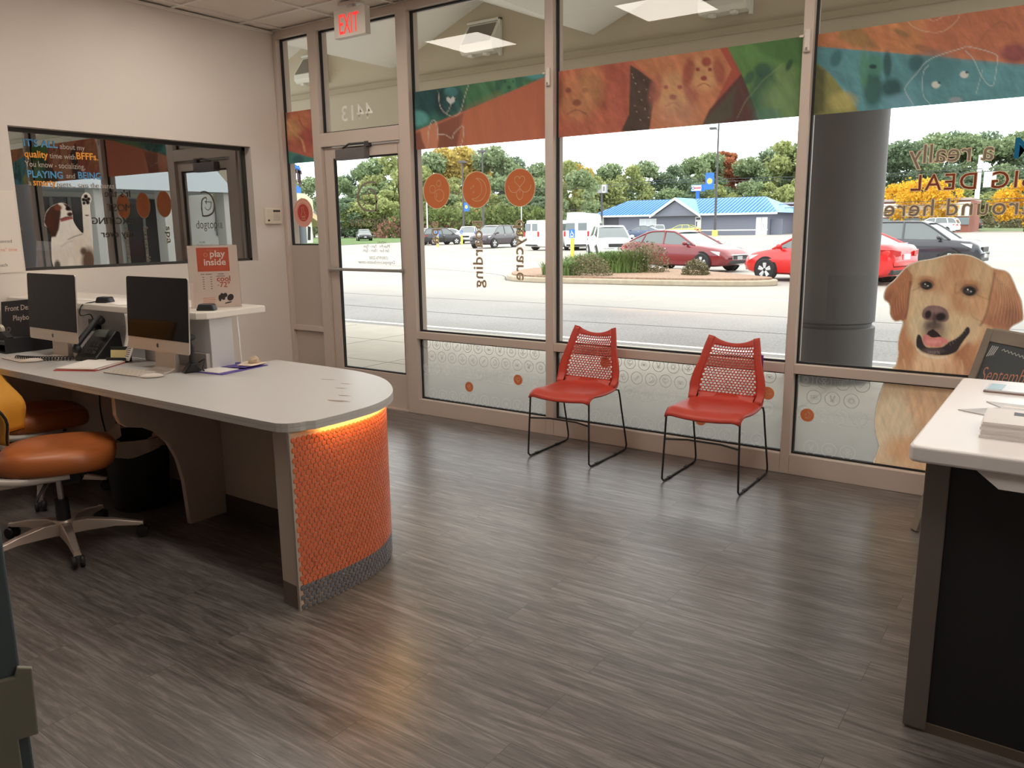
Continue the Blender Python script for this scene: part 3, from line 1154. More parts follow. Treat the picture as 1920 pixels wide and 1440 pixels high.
def leaf_mesh(name, pts, size, mat, flat=0.0):
    """one quad per leaf spray at pts (n,3)"""
    n = len(pts)
    a = rng.normal(size=(n, 3))
    a /= np.linalg.norm(a, axis=1)[:, None]
    if flat:
        a[:, 2] = a[:, 2] * (1 - flat)
    b = np.cross(a, rng.normal(size=(n, 3)))
    b /= np.linalg.norm(b, axis=1)[:, None]
    sz = size * (0.6 + 0.8 * rng.random((n, 1)))
    a, b = a * sz, b * sz * 0.7
    v = np.stack([pts - a, pts + b * 0.8, pts + a, pts - b], 1).reshape(-1, 3)
    me = bpy.data.meshes.new(name)
    me.from_pydata(v.tolist(), [], np.arange(4 * n).reshape(n, 4).tolist())
    at = me.attributes.new('leaf', 'FLOAT', 'POINT')
    at.data.foreach_set('value', np.repeat(rng.random(n), 4).astype(np.float32))
    me.materials.append(mat)
    return me


def crown_mesh(name, h, r, z0, nclump, nleaf, size, mat, shape=1.0):
    ctr = []
    for i in range(nclump):
        t = rng.random() ** 0.8
        rr = r * (math.sin(PI * (0.12 + 0.83 * t)) ** 0.7) * (0.35 + 0.65 * rng.random() ** 0.5)
        an = rng.random() * 2 * PI
        ctr.append((rr * math.cos(an), rr * math.sin(an), z0 + (h - z0) * t, r * (0.22 + 0.2 * rng.random())))
    pts = []
    per = nleaf // nclump
    for x, y, z, q in ctr:
        d = rng.normal(size=(per, 3))
        d /= np.linalg.norm(d, axis=1)[:, None]
        d *= (0.55 + 0.5 * rng.random((per, 1))) * q
        d[:, 2] *= 0.75
        pts.append(d + np.array([x, y, z]))
    return leaf_mesh(name, np.concatenate(pts), size, mat)


BARK = M('bark', srgb(92, 80, 70), 0.9)
kinds = {}


def kind(k, col, h, r, z0, ncl, nl, size, var=0.28):
    lm = leafy('leaves_' + k, col, var)
    cm = crown_mesh('crown', h, r, z0, ncl, nl, size, lm)
    mb = MB().tube([(0, 0, 0), (0.1, 0, z0 * 0.6), (0, 0.1, z0 + (h - z0) * 0.45)], 0.22 * h / 10, 8, r2=0.06)
    for q in range(4):
        an = q * PI / 2 + 0.4
        mb.tube([(0, 0, z0 * 0.8), (r * 0.4 * math.cos(an), r * 0.4 * math.sin(an), z0 + (h - z0) * 0.5)], 0.1 * h / 10, 6, r2=0.03)
    o = mb.build('trunk', BARK)
    tm = o.data
    bpy.data.objects.remove(o)
    kinds[k] = (cm, tm)


kind('deep', (0.20, 0.27, 0.17), 15, 5.2, 1.0, 34, 5200, 0.34)
kind('mid', (0.27, 0.345, 0.19), 14, 5.0, 1.0, 30, 5000, 0.34)
kind('lime', (0.37, 0.41, 0.18), 13, 5.0, 1.0, 30, 5000, 0.34)
kind('gold', (0.50, 0.39, 0.12), 14, 4.6, 1.5, 28, 4600, 0.30)
kind('yellow', (0.72, 0.44, 0.05), 7.5, 4.6, 1.6, 26, 4600, 0.24)
kind('rust', (0.42, 0.17, 0.09), 13, 3.6, 2.0, 22, 3600, 0.30)
kind('bluegreen', (0.20, 0.27, 0.19), 16, 4.0, 1.5, 26, 4200, 0.32)


def tree(k, x, y, z, s, label, group, sz=1.0):
    t = thing('tree', label, 'tree', (x, y, z), rng.random() * 6.28, group)
    t.scale = (s, s, s * sz)
    for nm, me in zip(('crown', 'trunk'), kinds[k]):
        o = bpy.data.objects.new(nm, me)
        C.objects.link(o)
        o.parent = t
    return t


def at(px, d):
    """ground point in the direction of photo column px at ground distance d"""
    p = survey(px, 600, 1, 0.0) - CAM
    q = Vector((p.x, p.y))
    q.normalize()
    return CAM.x + q.x * d, CAM.y + q.y * d


def hz(px):
    return 439 - 0.0118 * px


# wooded row behind the lot: (photo column, crown-top row, distance, kind)
row = [(598, 345, 150, 'mid'), (650, 345, 160, 'mid'), (668, 340, 170, 'deep'), (690, 318, 168, 'bluegreen'), (715, 314, 165, 'mid'), (740, 308, 160, 'lime'), (728, 365, 140, 'lime'), (690, 372, 140, 'lime'),
       (655, 378, 140, 'deep'), (770, 322, 170, 'mid'),
       (790, 312, 150, 'lime'), (818, 305, 156, 'mid'), (845, 294, 160, 'gold'), (880, 292, 165, 'gold'), (925, 296, 158, 'mid'), (950, 318, 160, 'mid'), (966, 303, 175, 'bluegreen'), (990, 330, 158, 'deep'), (1015, 322, 160, 'mid'),
       (800, 362, 140, 'lime'), (840, 372, 140, 'mid'), (880, 378, 138, 'lime'), (920, 362, 140, 'lime'), (960, 372, 140, 'mid'), (1005, 375, 140, 'deep'), (1030, 345, 145, 'mid'), (785, 340, 152, 'mid'), (860, 345, 150, 'lime'), (905, 340, 150, 'mid'), (945, 345, 148, 'mid'), (980, 350, 148, 'deep'), (1000, 346, 152, 'mid'), (1022, 350, 150, 'lime'), (700, 360, 150, 'mid'), (745, 350, 150, 'mid'),
       (1058, 318, 150, 'lime'), (1078, 320, 156, 'gold'), (1070, 312, 185, 'bluegreen'), (1105, 330, 160, 'lime'), (1140, 322, 165, 'mid'), (1170, 326, 160, 'lime'), (1205, 318, 165, 'mid'), (1235, 335, 168, 'deep'),
       (1262, 322, 170, 'deep'), (1290, 312, 175, 'mid'), (1320, 304, 180, 'mid'), (1345, 296, 186, 'rust'), (1365, 300, 190, 'rust'), (1390, 312, 180, 'mid'), (1420, 300, 185, 'deep'), (1445, 292, 190, 'mid'), (1470, 284, 185, 'lime'),
       (1490, 288, 190, 'mid'), (1510, 286, 190, 'mid'), (1340, 355, 160, 'lime'), (1395, 350, 160, 'mid'), (1440, 352, 160, 'lime'), (1475, 345, 160, 'lime'), (1250, 362, 158, 'mid'), (1300, 352, 160, 'deep'),
       (1672, 282, 190, 'deep'), (1700, 284, 200, 'deep'), (1730, 272, 205, 'mid'), (1755, 268, 210, 'deep'), (1785, 275, 205, 'mid'), (1815, 268, 210, 'deep'), (1845, 280, 205, 'mid'), (1880, 270, 210, 'mid'), (1910, 272, 205, 'deep'),
       (1940, 275, 205, 'deep'), (1760, 320, 190, 'deep'), (1800, 330, 185, 'deep'), (1850, 322, 190, 'mid'), (1895, 325, 185, 'deep'), (1715, 320, 190, 'mid'), (1785, 362, 180, 'lime'), (1845, 358, 180, 'lime'), (1645, 288, 195, 'deep'),
       (1600, 285, 190, 'mid'), (1560, 285, 190, 'deep')]
for k_ in range(26):
    px_ = 620 + k_ * 52
    if px_ < 1520 or px_ > 1640:
        row.append((px_, 372 - (30 if px_ > 1000 else 0) - (10 if px_ > 1300 else 0), 205, ('deep', 'mid', 'deep')[k_ % 3]))
LBT = {'deep': ('dense dark green tree in the wooded row beyond the parking lot', 'dark trees of the wooded row'),
       'mid': ('mid green leafy tree in the wooded row beyond the parking lot', 'mid green trees of the wooded row'),
       'lime': ('yellowish lime green tree in the wooded row beyond the parking lot', 'lime trees of the wooded row'),
       'bluegreen': ('tall bluish green tree poking above the wooded row', 'tall trees of the wooded row'),
       'gold': ('golden yellow tree among the green ones of the wooded row', 'golden trees of the wooded row'),
       'rust': ('rusty red autumn tree behind the lamp post with the sun banner', 'rust trees of the wooded row')}
for px, top, d, k in row:
    x, y = at(px, d)
    fwd = (Vector((x, y, 0)) - Vector((CAM.x, CAM.y, 0))).dot(_f)
    H = CAM.z + (hz(px) - top) * fwd / F_PX * 1.03
    hk = {'deep': 15, 'mid': 14, 'lime': 13, 'gold': 14, 'rust': 13, 'bluegreen': 16}[k]
    base = T(y) - 0.2
    s = (H - base) / hk
    s1 = max(s, 0.78)
    tree(k, x, y, base, s1, *LBT[k], sz=s / s1)
for px, top, d, s_, lb in ((1715, 345, 118, 1.05, 'bright yellow tree beside the dark round pillar'), (1902, 345, 120, 1.0, 'bright yellow tree at the right edge of the photo'), (1672, 352, 122, .9, 'bright yellow tree half behind the dark round pillar')):
    x, y = at(px, d)
    fwd = (Vector((x, y, 0)) - Vector((CAM.x, CAM.y, 0))).dot(_f)
    H = CAM.z + (hz(px) - top) * fwd / F_PX
    tree('yellow', x, y, T(y) - .05, (H - T(y)) / 7.5, lb, None)
x, y = at(1085, 102)
tree('mid', x, y, T(y), 0.55, 'round green tree in front of the left end of the blue roof', None)


def bush(name, label, cat, x, y, z, pts, size, mat, group=None):
    me = leaf_mesh(name, pts, size, mat)
    o = bpy.data.objects.new(name, me)
    C.objects.link(o)
    o.location = (x, y, z)
    thing(name, label, cat, obj=o, group=group)
    return o


def mound(n, rx, ry, h):
    d = rng.normal(size=(n, 3))
    d /= np.linalg.norm(d, axis=1)[:, None]
    d[:, 2] = np.abs(d[:, 2])
    d *= 0.45 + 0.6 * rng.random((n, 1)) ** 0.5
    return d * np.array([rx, ry, h])


REDB = leafy('red_hedge_leaves', (0.30, 0.15, 0.12), 0.4)
GRNB = leafy('shrub_leaves', (0.16, 0.21, 0.075), 0.45)
DULL = leafy('rose_bush_leaves', (0.19, 0.17, 0.10), 0.5)
# red shrubs on the bank
for i, px in enumerate((748, 790, 822, 852, 884)):
    x, y = at(px, 128)
    bush('shrub', 'low reddish autumn shrub along the far bank', 'shrub', x, y, T(y), mound(420, 3.6, 3, 3.2 if i < 3 else 2.6), 0.26, REDB, 'reddish shrubs on the far bank')
for i, px in enumerate((770, 806, 838, 868, 905, 935, 965, 995, 1018)):
    x, y = at(px, 128)
    bush('shrub', 'low dark green shrub along the far bank behind the parked cars', 'shrub', x, y, T(y), mound(700, 4.2, 3, 4.6), 0.3, GRNB, 'green shrubs on the far bank')
for i, (px, d) in enumerate(((1850, 150), (1875, 148), (1900, 146))):
    x, y = at(px, d)
    bush('shrub', 'low pale green and red shrub on the far right bank', 'shrub', x, y, T(y), mound(500, 3.2, 2, 1.9), 0.2, DULL, 'shrubs on the far right bank')

# planted island in front of the cars
ISL = [(-14.2, 15.4), (-11, 15.45), (-8.2, 15.95), (-6.9, 16.6), (-6.7, 17.3), (-7.4, 18.0), (-9.3, 19.6), (-11.5, 20.9), (-14.2, 21.6), (-16.0, 20.6), (-15.9, 18.0)]
isl = [(p[0], p[1]) for p in smooth_path(ISL, 5, True)]
cx_, cy_ = -11.8, 18
t = thing('planting_island', 'curbed mulch island in front of the dark red sedan', 'planting island', (0, 0, 0))
part(t, 'curb', MB().prism(isl, GZ, GZ + 0.15), CURB, bevel=0.03)
part(t, 'mulch', MB().prism([(cx_ + (a - cx_) * 0.965, cy_ + (b_ - cy_) * 0.93) for a, b_ in isl], GZ + 0.1, GZ + 0.2), M('mulch', srgb(150, 124, 104), 0.95, noise=0.4, nscale=14, bump=0.8, bscale=30))


def blades(n, rx, ry, h):
    an = rng.random(n) * 2 * PI
    rr = rng.random(n) ** 0.5
    bx, by = rr * rx * np.cos(an), rr * ry * np.sin(an)
    vs, fs = [], []
    for i in range(n):
        a = rng.random() * 2 * PI
        le = h * (0.7 + 0.5 * rng.random())
        dx, dy = math.cos(a), math.sin(a)
        w = 0.014
        k = len(vs)
        for t_ in (0, 0.4, 0.75, 1.0):
            o_ = 0.5 * le * t_ ** 2
            z = le * (t_ - 0.32 * t_ ** 3)
            ww = w * (1 - t_ * 0.9)
            vs += [(bx[i] + dx * o_ - dy * ww, by[i] + dy * o_ + dx * ww, z), (bx[i] + dx * o_ + dy * ww, by[i] + dy * o_ - dx * ww, z)]
        for q in range(3):
            fs.append((k + 2 * q, k + 2 * q + 1, k + 2 * q + 3, k + 2 * q + 2))
    mb = MB()
    mb.v, mb.f, mb.mi = vs, fs, [0] * len(fs)
    return mb


GBL = M('ornamental_grass', (0.13, 0.22, 0.05), 0.7, noise=0.35, nscale=3)
for i, (px, py, rx, ry, h) in enumerate(((1052, 505, .6, .5, .62), (1085, 500, .6, .5, .72), (1108, 497, .7, .6, .8), (1150, 500, .8, .6, .95), (1175, 499, .7, .6, .95))):
    p = survey(px, py + 10, 2, GZ + 0.2)
    o = blades(900, rx, ry, h).build('grass_clump', GBL)
    o.location = (p.x, p.y, GZ + 0.15)
    thing('grass_clump', 'arching green ornamental grass clump on the mulch island', 'grass clump', obj=o, group='grass clumps on the island')
for px, py, rx, ry, h, lb in ((1105, 512, .75, .5, .62, 'dull reddish rose bush at the left front of the island'), (1190, 506, .9, .6, .95, 'large reddish green shrub in front of the sedan rear door'), (1215, 505, .75, .6, .95, 'reddish green shrub right of the large one on the island'), (1304, 511, .42, .34, .46, 'small low shrub before the front wheel of the dark red sedan')):
    p = survey(px, py + 4, 2, GZ + 0.2)
    bush('shrub', lb, 'shrub', p.x, p.y, GZ + 0.18, mound(1100, rx, ry, h), 0.035, DULL if 'reddish' in lb or 'small' in lb else GRNB)
# ------------------------------------------------------------------ cars
TIRE = M('tyre_rubber', (0.014, 0.014, 0.015), 0.7)
RIM = M('alloy_rim', srgb(212, 214, 218), 0.3, metal=0.25)
DISH = M('rim_dish', srgb(140, 142, 146), 0.4)
ARCH = M('arch_black', (0.01, 0.01, 0.01), 0.8)
CGLS = M('car_glass', (0.10, 0.125, 0.13), 0.04, spec=1.0)
LAMP = M('headlight_clear', srgb(226, 230, 232), 0.12)
TAIL = M('taillight_red', (0.45, 0.01, 0.012), 0.15)
CHROME = M('chrome', srgb(210, 212, 214), 0.12, metal=1.0)
TRIMB = M('black_trim', (0.016, 0.016, 0.018), 0.5)
PLATE = M('plate_white', srgb(220, 222, 228), 0.5)


def paint(name, c, rough=0.22):
    return M('paint_' + name, c, rough, coat=0.6)


def interp(tab, x):
    if x <= tab[0][0]:
        return tab[0][1]
    for (a, b_), (c, d) in zip(tab, tab[1:]):
        if x <= c:
            t = (x - a) / (c - a)
            t = t * t * (3 - 2 * t) * 0.5 + t * 0.5
            return b_ + (d - b_) * t
    return tab[-1][1]


# L length, W width, shoulder line, green house outline, wheel base
KIND = {
    'sedan': dict(L=4.85, W=1.85, wb=2.85, wr=0.335, top=[(-2.42, .62), (-2.38, .95), (-2.2, 1.03), (-1.7, 1.06), (-1.0, 1.0), (0.75, .955), (1.2, .93), (1.9, .84), (2.25, .74), (2.42, .58)],
                  gh=[(1.12, .93), (0.25, 1.36), (-0.1, 1.43), (-0.7, 1.44), (-1.15, 1.38), (-1.98, 1.05)], tumble=.36, bp=-0.32),
    'compact': dict(L=4.55, W=1.79, wb=2.7, wr=0.325, top=[(-2.27, .62), (-2.24, .96), (-2.05, 1.06), (-1.6, 1.08), (-1.0, 1.0), (0.85, .95), (1.25, .93), (1.85, .84), (2.15, .72), (2.27, .55)],
                    gh=[(1.25, .93), (0.35, 1.38), (-0.1, 1.46), (-0.65, 1.46), (-1.1, 1.38), (-1.85, 1.06)], tumble=.36, bp=-0.25),
    'suv': dict(L=4.6, W=1.86, wb=2.7, wr=0.36, top=[(-2.3, .7), (-2.28, 1.08), (-1.9, 1.12), (0.9, 1.05), (1.3, 1.05), (1.95, .98), (2.2, .86), (2.3, .65)],
                gh=[(1.35, 1.05), (0.55, 1.58), (0.1, 1.66), (-1.3, 1.66), (-1.9, 1.58), (-2.25, 1.1)], tumble=.3, bp=-0.2),
    'van': dict(L=5.6, W=2.0, wb=3.5, wr=0.37, top=[(-2.8, .8), (-2.78, 1.25), (-2.4, 1.28), (1.2, 1.2), (1.9, 1.15), (2.5, 1.05), (2.75, .9), (2.8, .7)],
                gh=[(2.1, 1.15), (1.4, 1.85), (1.0, 2.02), (-2.4, 2.05), (-2.7, 1.98), (-2.79, 1.25)], tumble=.12, bp=0.6),
    'tallvan': dict(L=5.6, W=2.05, wb=3.5, wr=0.37, top=[(-2.8, .8), (-2.78, 1.25), (-2.4, 1.28), (1.4, 1.2), (2.0, 1.15), (2.55, 1.05), (2.75, .9), (2.8, .7)],
                    gh=[(2.2, 1.15), (1.6, 1.9), (1.2, 2.45), (-2.4, 2.5), (-2.7, 2.42), (-2.79, 1.25)], tumble=.08, bp=0.6),
}


def car(kind_, name, label, cat, color, x, y, deg, z=None, handle=CHROME, group=None, plate_front=True, detail=True, sc=1.0):
    K = KIND[kind_]
    L, W, wb, wr = K['L'], K['W'], K['wb'], K['wr']
    van = kind_ in ('van', 'tallvan')
    t = thing(name, label, cat, (x, y, T(y) if z is None else z), math.radians(deg), group)
    t.scale = (sc, sc, sc)
    zb0 = 0.2 if kind_ != 'suv' else 0.26

    def half(xx):
        u = abs(xx) / (L / 2)
        return W / 2 * (1 - 0.16 * max(0, (u - 0.55) / 0.45) ** 2.2 - 0.10 * max(0, (u - 0.9) / 0.1) ** 2)

    xs = sorted(set([-L / 2 + L * i / 26 for i in range(27)] + [-L / 2 + .03, -L / 2 + .08, L / 2 - .03, L / 2 - .09]))
    rings = []
    for xx in xs:
        w_, zs = half(xx), interp(K['top'], xx)
        zb = zb0 + 0.12 * max(0, (abs(xx) / (L / 2) - 0.8) / 0.2) ** 1.5
        zm = zb + (zs - zb) * 0.55
        e = max(0, (abs(xx) - L / 2 + 0.1) / 0.1)
        zm_ = zm
        cr_ = 0.035 if abs(xx) < L / 2 - 0.1 else 0.0
        half_pts = [(0, zb), (.80 * w_, zb), (.955 * w_, zb + .06), (w_ * .985, zb + .2), (w_, zm_), (w_ * .985, zs - .12), (w_ * .955, zs - .035), (w_ * .90, zs), (w_ * .5, zs + cr_), (0, zs + cr_ * 1.15)]
        ring = [(xx, -a, b_) for a, b_ in half_pts] + [(xx, a, b_) for a, b_ in half_pts[-2:0:-1]]
        rings.append(ring)
    mb = MB()
    n = len(rings[0])
    vs = [p for r_ in rings for p in r_]
    fs = []
    for i in range(len(rings) - 1):
        for k in range(n):
            k2 = (k + 1) % n
            fs.append((i * n + k, (i + 1) * n + k, (i + 1) * n + k2, i * n + k2))
    fs.append(tuple(range(n)))
    fs.append(tuple((len(rings) - 1) * n + k for k in range(n))[::-1])
    mb.add(vs, fs)
    mb.build('body', color, t, smooth=True, shadeang=50)
    # green house
    gh, tm = K['gh'], K['tumble']
    g = smooth_path(gh[:], 5)
    zbelt = min(gh[0][1], gh[-1][1])

    def yy(xx, zz):
        return half(xx) * 0.9 - max(0, zz - zbelt) * tm

    bot = [(gh[0][0], gh[0][1]), (gh[-1][0], gh[-1][1])]
    mb = MB()
    m = len(g)
    up = [(a, b_) for a, b_ in g]
    vs = [(a, yy(a, b_), b_) for a, b_ in up] + [(a, -yy(a, b_), b_) for a, b_ in up]
    # belt points under each upper point
    vs += [(a, half(a) * 0.9, interp(K['top'], a) - 0.02) for a, b_ in up] + [(a, -half(a) * 0.9, interp(K['top'], a) - 0.02) for a, b_ in up]
    fs = []
    for i in range(m - 1):
        fs += [(i, i + 1, m + i + 1, m + i), (i, 2 * m + i, 2 * m + i + 1, i + 1), (m + i, m + i + 1, 3 * m + i + 1, 3 * m + i)]
    mb.add(vs, fs)
    mb.build('window_glass' if not van else 'cabin', CGLS if not van else color, t, smooth=True, shadeang=30)
    # roof skin, pillars and rails
    mb = MB()
    i0 = next(i for i in range(m) if g[i][0] <= gh[1][0] + 0.01)
    i1 = max(i for i in range(m) if g[i][0] >= gh[-2][0] - 0.01)
    vs, fs = [], []
    for i in range(i0, i1 + 1):
        a, b_ = g[i]
        for q in (-1.0, -.9, -.5, 0, .5, .9, 1.0):
            vs.append((a, q * (yy(a, b_) + .012), b_ + .012 + .03 * (1 - q * q)))
    for i in range(i1 - i0):
        for q in range(6):
            fs.append((i * 7 + q, (i + 1) * 7 + q, (i + 1) * 7 + q + 1, i * 7 + q + 1))
    mb.add(vs, fs)
    if not van:
        for sgn in (-1, 1):
            mb.tube([(a, sgn * (yy(a, b_) - 0.0), b_ - 0.005) for a, b_ in g], 0.036, 8)
            bpx = K['bp']
            zt = interp(sorted([(a, b_) for a, b_ in g]), bpx)
            mb.tube([(bpx + .03, sgn * (half(bpx) * .9 + .0), zbelt), (bpx, sgn * (yy(bpx, zt)), zt)], 0.04, 6)
            if kind_ == 'suv':
                mb.tube([(-1.45, sgn * (half(-1.45) * .9), 1.1), (-1.25, sgn * yy(-1.3, 1.62), 1.62)], 0.05, 6)
            elif kind_ == 'sedan':
                mb.tube([(-1.32, sgn * (half(-1.32) * .9), 1.02), (-1.2, sgn * yy(-1.2, 1.36), 1.35)], 0.03, 6)
    mb.build('roof', color, t, smooth=True)
    if van:
        mb = MB()
        zt = gh[1][1]
        mb.box(-L / 2 - .012, -L / 2 + .02, .12, .72, 1.35, 1.85).box(-L / 2 - .012, -L / 2 + .02, -.72, -.12, 1.35, 1.85)
        mb.build('rear_window', CGLS, t, bevel=0.02)
        for sgn in (-1, 1):
            mb = MB().prism([(1.0, 1.3), (1.9, 1.3), (1.5, 1.8), (1.0, 1.85)], sgn * (W * .45 - .03), sgn * (W * .45 + .02), axis=1)
            if kind_ == 'van':
                for k in range(3):
                    mb.prism([(.7 - .95 * k, 1.35), (.7 - .95 * k, 1.82), (-.1 - .95 * k, 1.82), (-.1 - .95 * k, 1.35)], sgn * (W * .45 - .06), sgn * (W * .45 + .005), axis=1)
            mb.build('side_window', CGLS, t)
        mb = MB().add([(2.12, .78, 1.22), (2.12, -.78, 1.22), (1.62, -.7, 1.85), (1.62, .7, 1.85)], [(0, 1, 2, 3)])
        mb.xf(Matrix.Translation((0.06, 0, 0.03))).build('windshield', CGLS, t)
    # wheels
    r_ = wr
    for sx_ in (-1, 1):
        for sy in (-1, 1):
            wx = sx_ * wb / 2 + 0.05
            yo = half(wx)
            a_ = MB().lathe([(0.0, 0), (r_ + .055, 0), (r_ + .055, .004)], wx, sy * (yo * 0.985 + .008), r_ + .01, 28, axis=1)
            a_.build('wheel_arch', ARCH, t)
            wh = MB().lathe([(r_ * .66, -.11), (r_ * .9, -.115), (r_, -.08), (r_, .08), (r_ * .9, .115), (r_ * .66, .11)], wx, sy * (yo - .075), r_, 28, axis=1).build('wheel', TIRE, t, smooth=True)
            rm = MB()
            rm.lathe([(r_ * .67, -.04), (r_ * .67, .104), (r_ * .6, .104), (r_ * .58, .0)], wx, sy * (yo - .075), r_, 24, axis=1)
            if sy < 0:
                rm.v = [(a, 2 * (sy * (yo - .075)) - b_, c) for a, b_, c in rm.v]
            for k in range(5):
                an = 2 * PI * k / 5 + .3
                for da in (-.16, .16):
                    p0 = (wx + .05 * math.cos(an + da), sy * (yo + .012), r_ + .05 * math.sin(an + da))
                    p1 = (wx + r_ * .64 * math.cos(an + da), sy * (yo + .022), r_ + r_ * .64 * math.sin(an + da))
                    rm.tube([p0, p1], 0.036, 6)
            rm.ball((wx, sy * (yo + .015), r_), .06, .02, .06, 10, 6)
            rm.lathe([(0, 0), (r_ * .62, 0), (r_ * .62, .004)], wx, sy * (yo + .004), r_, 24, axis=1, mi=1)
            rm.build('rim', [RIM, DISH], wh, smooth=True)
    # lamps, plates, mirrors, handles
    fx = L / 2
    zt = interp(K['top'], fx - .25)
    for sy in (-1, 1):
        mb = MB()
        p = [(fx - .62, .80 * W / 2 + .115, zt - .02), (fx - .3, .79 * W / 2 + .07, zt - .045), (fx - .13, .5 * W / 2, zt - .14), (fx - .12, .5 * W / 2, zt - .22), (fx - .3, .84 * W / 2 + .045, zt - .17)]
        p = [(a, sy * b_, c) for a, b_, c in p]
        c0 = Vector((fx - 1.0, 0, zt - .3))
        q = [tuple(Vector(v) + (Vector(v) - c0).normalized() * .045) for v in p]
        mb.add(p + q, [(5, 6, 7, 8, 9), (0, 1, 6, 5), (1, 2, 7, 6), (2, 3, 8, 7), (3, 4, 9, 8), (4, 0, 5, 9)])
        mb.build('headlight', LAMP, t)
        rz_ = interp(K['top'], -fx + .15)
        if van:
            mb = MB().box(-fx - .02, -fx + .06, sy * (W / 2 - .26), sy * (W / 2 - .14), .95, 1.3)
        else:
            mb = MB().add([(-fx - .012, sy * .42 * W / 2, rz_ - .13), (-fx - .012, sy * .42 * W / 2, rz_ - .25), (-fx + .05, sy * (W / 2 * .80), rz_ - .28), (-fx + .42, sy * (W / 2 * .97), rz_ - .16), (-fx + .3, sy * (W / 2 * .955), rz_ - .08), (-fx + .03, sy * W / 2 * .76, rz_ - .09)],
                          [(0, 1, 2, 5), (5, 2, 3, 4)])
        mb.build('taillight', TAIL, t, solid=0.03 if not van else 0)
        mx_ = gh[0][0] - .32
        mb = MB().ball((mx_, sy * (half(mx_) * .9 + .16), zbelt + .08), .07, .12, .075, 12, 8)
        mb.tube([(mx_ + .03, sy * half(mx_) * .88, zbelt + .02), (mx_ + .02, sy * (half(mx_) * .9 + .12), zbelt + .05)], .03, 6)
        mb.build('mirror', color if not van else TRIMB, t, smooth=True)
        for hx in ((K['bp'] + .16, K['bp'] - .85) if not van else (.9,)):
            MB().box(hx - .09, hx + .09, sy * half(hx) * .985, sy * (half(hx) + .018), zbelt - .13, zbelt - .1).build('door_handle', handle, t, bevel=.006)
    MB().box(fx - .10, fx + .012, -.42, .42, zt - .32, zt - .14).build('grille', CHROME if kind_ == 'sedan' else TRIMB, t, bevel=.02)
    if kind_ == 'sedan':
        g_ = bpy.data.objects[t.children[-1].name]
        mb = MB()
        for k in range(6):
            mb.box(fx + .0, fx + .02, -.39, .39, zt - .305 + .026 * k, zt - .293 + .026 * k)
        mb.build('grille_gaps', TRIMB, g_)
    MB().box(fx - .16, fx + .006, -.6, .6, .30, .42).build('lower_intake', TRIMB, t, bevel=.02)
    MB().box(fx + .0, fx + .02, -.15, .15, .44, .56).build('license_plate', PLATE, t)
    zp = .75 if kind_ in ('sedan', 'compact') else .85
    MB().box(-fx - .022, -fx + .01, -.16, .16, zp - .07, zp + .07).build('license_plate', PLATE, t)
    MB().box(-fx - .01, -fx + .12, -.7, .7, .3, .42).build('rear_valance', TRIMB, t, bevel=.02)
    return t


P_MAR = paint('maroon', srgb(122, 26, 36))
P_RED = paint('red', srgb(206, 34, 36))
P_DK = paint('dark_slate', srgb(44, 46, 56))
P_WH = paint('white', srgb(236, 238, 238))
P_SIL = paint('silver', srgb(196, 202, 206))
P_PLM = paint('dark_plum', srgb(52, 42, 52))
P_BLU = paint('steel_blue', srgb(74, 88, 118))
P_YEL = paint('pale_lime', srgb(198, 204, 96))
P_BLK = paint('black', srgb(30, 31, 36))

car('sedan', 'car', 'dark red sedan parked behind the planted island', 'car', P_MAR, -12.1, 23.4, -14)
car('compact', 'car', 'bright red car half hidden by the dark round pillar', 'car', P_RED, -5.95, 19.25, 164)
car('suv', 'car', 'dark slate grey crossover parked behind the bright red car', 'car', P_DK, -5.0, 27.6, -6)
car('suv', 'car', 'white crossover facing the shop behind the island grasses', 'car', P_WH, -20.4, 33.0, -52)
gx_, gy_, _z = ground(1086, 470)
car('tallvan', 'van', 'tall white cargo van behind the blue disabled parking sign', 'van', P_WH, gx_ - 1.0, gy_ + 2.5, 108)
gx_, gy_, _z = ground(1000, 470)
car('van', 'van', 'white passenger van under the orange disc with the heart nose', 'van', P_WH, gx_ + .8, gy_ + 2.6, 70)
bpy.context.view_layer.update()


def cpx(kind_, label, color, px, py, deg, sc=1.0, group=None):
    x, y, z = ground(px, py)
    return car(kind_, 'car', label, 'car', color, x, y, deg, group=group, sc=sc)


cpx('sedan', 'steel blue sedan in front of the grey building, behind the dark red sedan', P_BLU, 1200, 448, 185)
cpx('suv', 'white crossover in front of the grey building window', P_WH, 1229, 444, 130, .9)
cpx('sedan', 'pale lime green car left of the grey building door', P_YEL, 1278, 442.5, 182)
cpx('suv', 'dark plum crossover in the lot between the boarding and daycare lettering', P_PLM, 928, 464.5, -88, 1.06)
cpx('suv', 'white car facing the shop left of the dark plum crossover', P_WH, 880, 456.5, -62)
cpx('compact', 'white sedan seen from the side behind the spa lettering', P_WH, 848, 453, 36)
cpx('suv', 'small black crossover under the leftmost orange circle', P_BLK, 825, 459, 72, .95)
cpx('compact', 'red car at the left end of the parked row', P_RED, 796, 457.5, 120)
cpx('sedan', 'dark blue car behind the small black crossover', P_BLU, 822, 450, 40)
cpx('compact', 'dark car by the lawn seen through the glass door', P_BLK, 683, 451.5, -40)
cpx('suv', 'dark crossover on the far right beyond the empty lot', P_DK, 1806, 432.5, 180)
cpx('suv', 'white crossover seen behind the dark slate grey crossover roof', P_WH, 1752, 438.5, 172, 1.1)
cpx('compact', 'dark car parked in front of the white fronted brick shop', P_BLK, 1472, 437, -100)
for px in (1782, 1812, 1842, 1868):
    q = survey(px, 411, 1, 214)
    car('compact', 'car', 'tiny parked car in the row before the white store with the red stripe', 'car', (P_WH, P_DK, P_SIL, P_SIL)[(px // 7) % 4], q.x, 214, 180, group='cars before the white store')

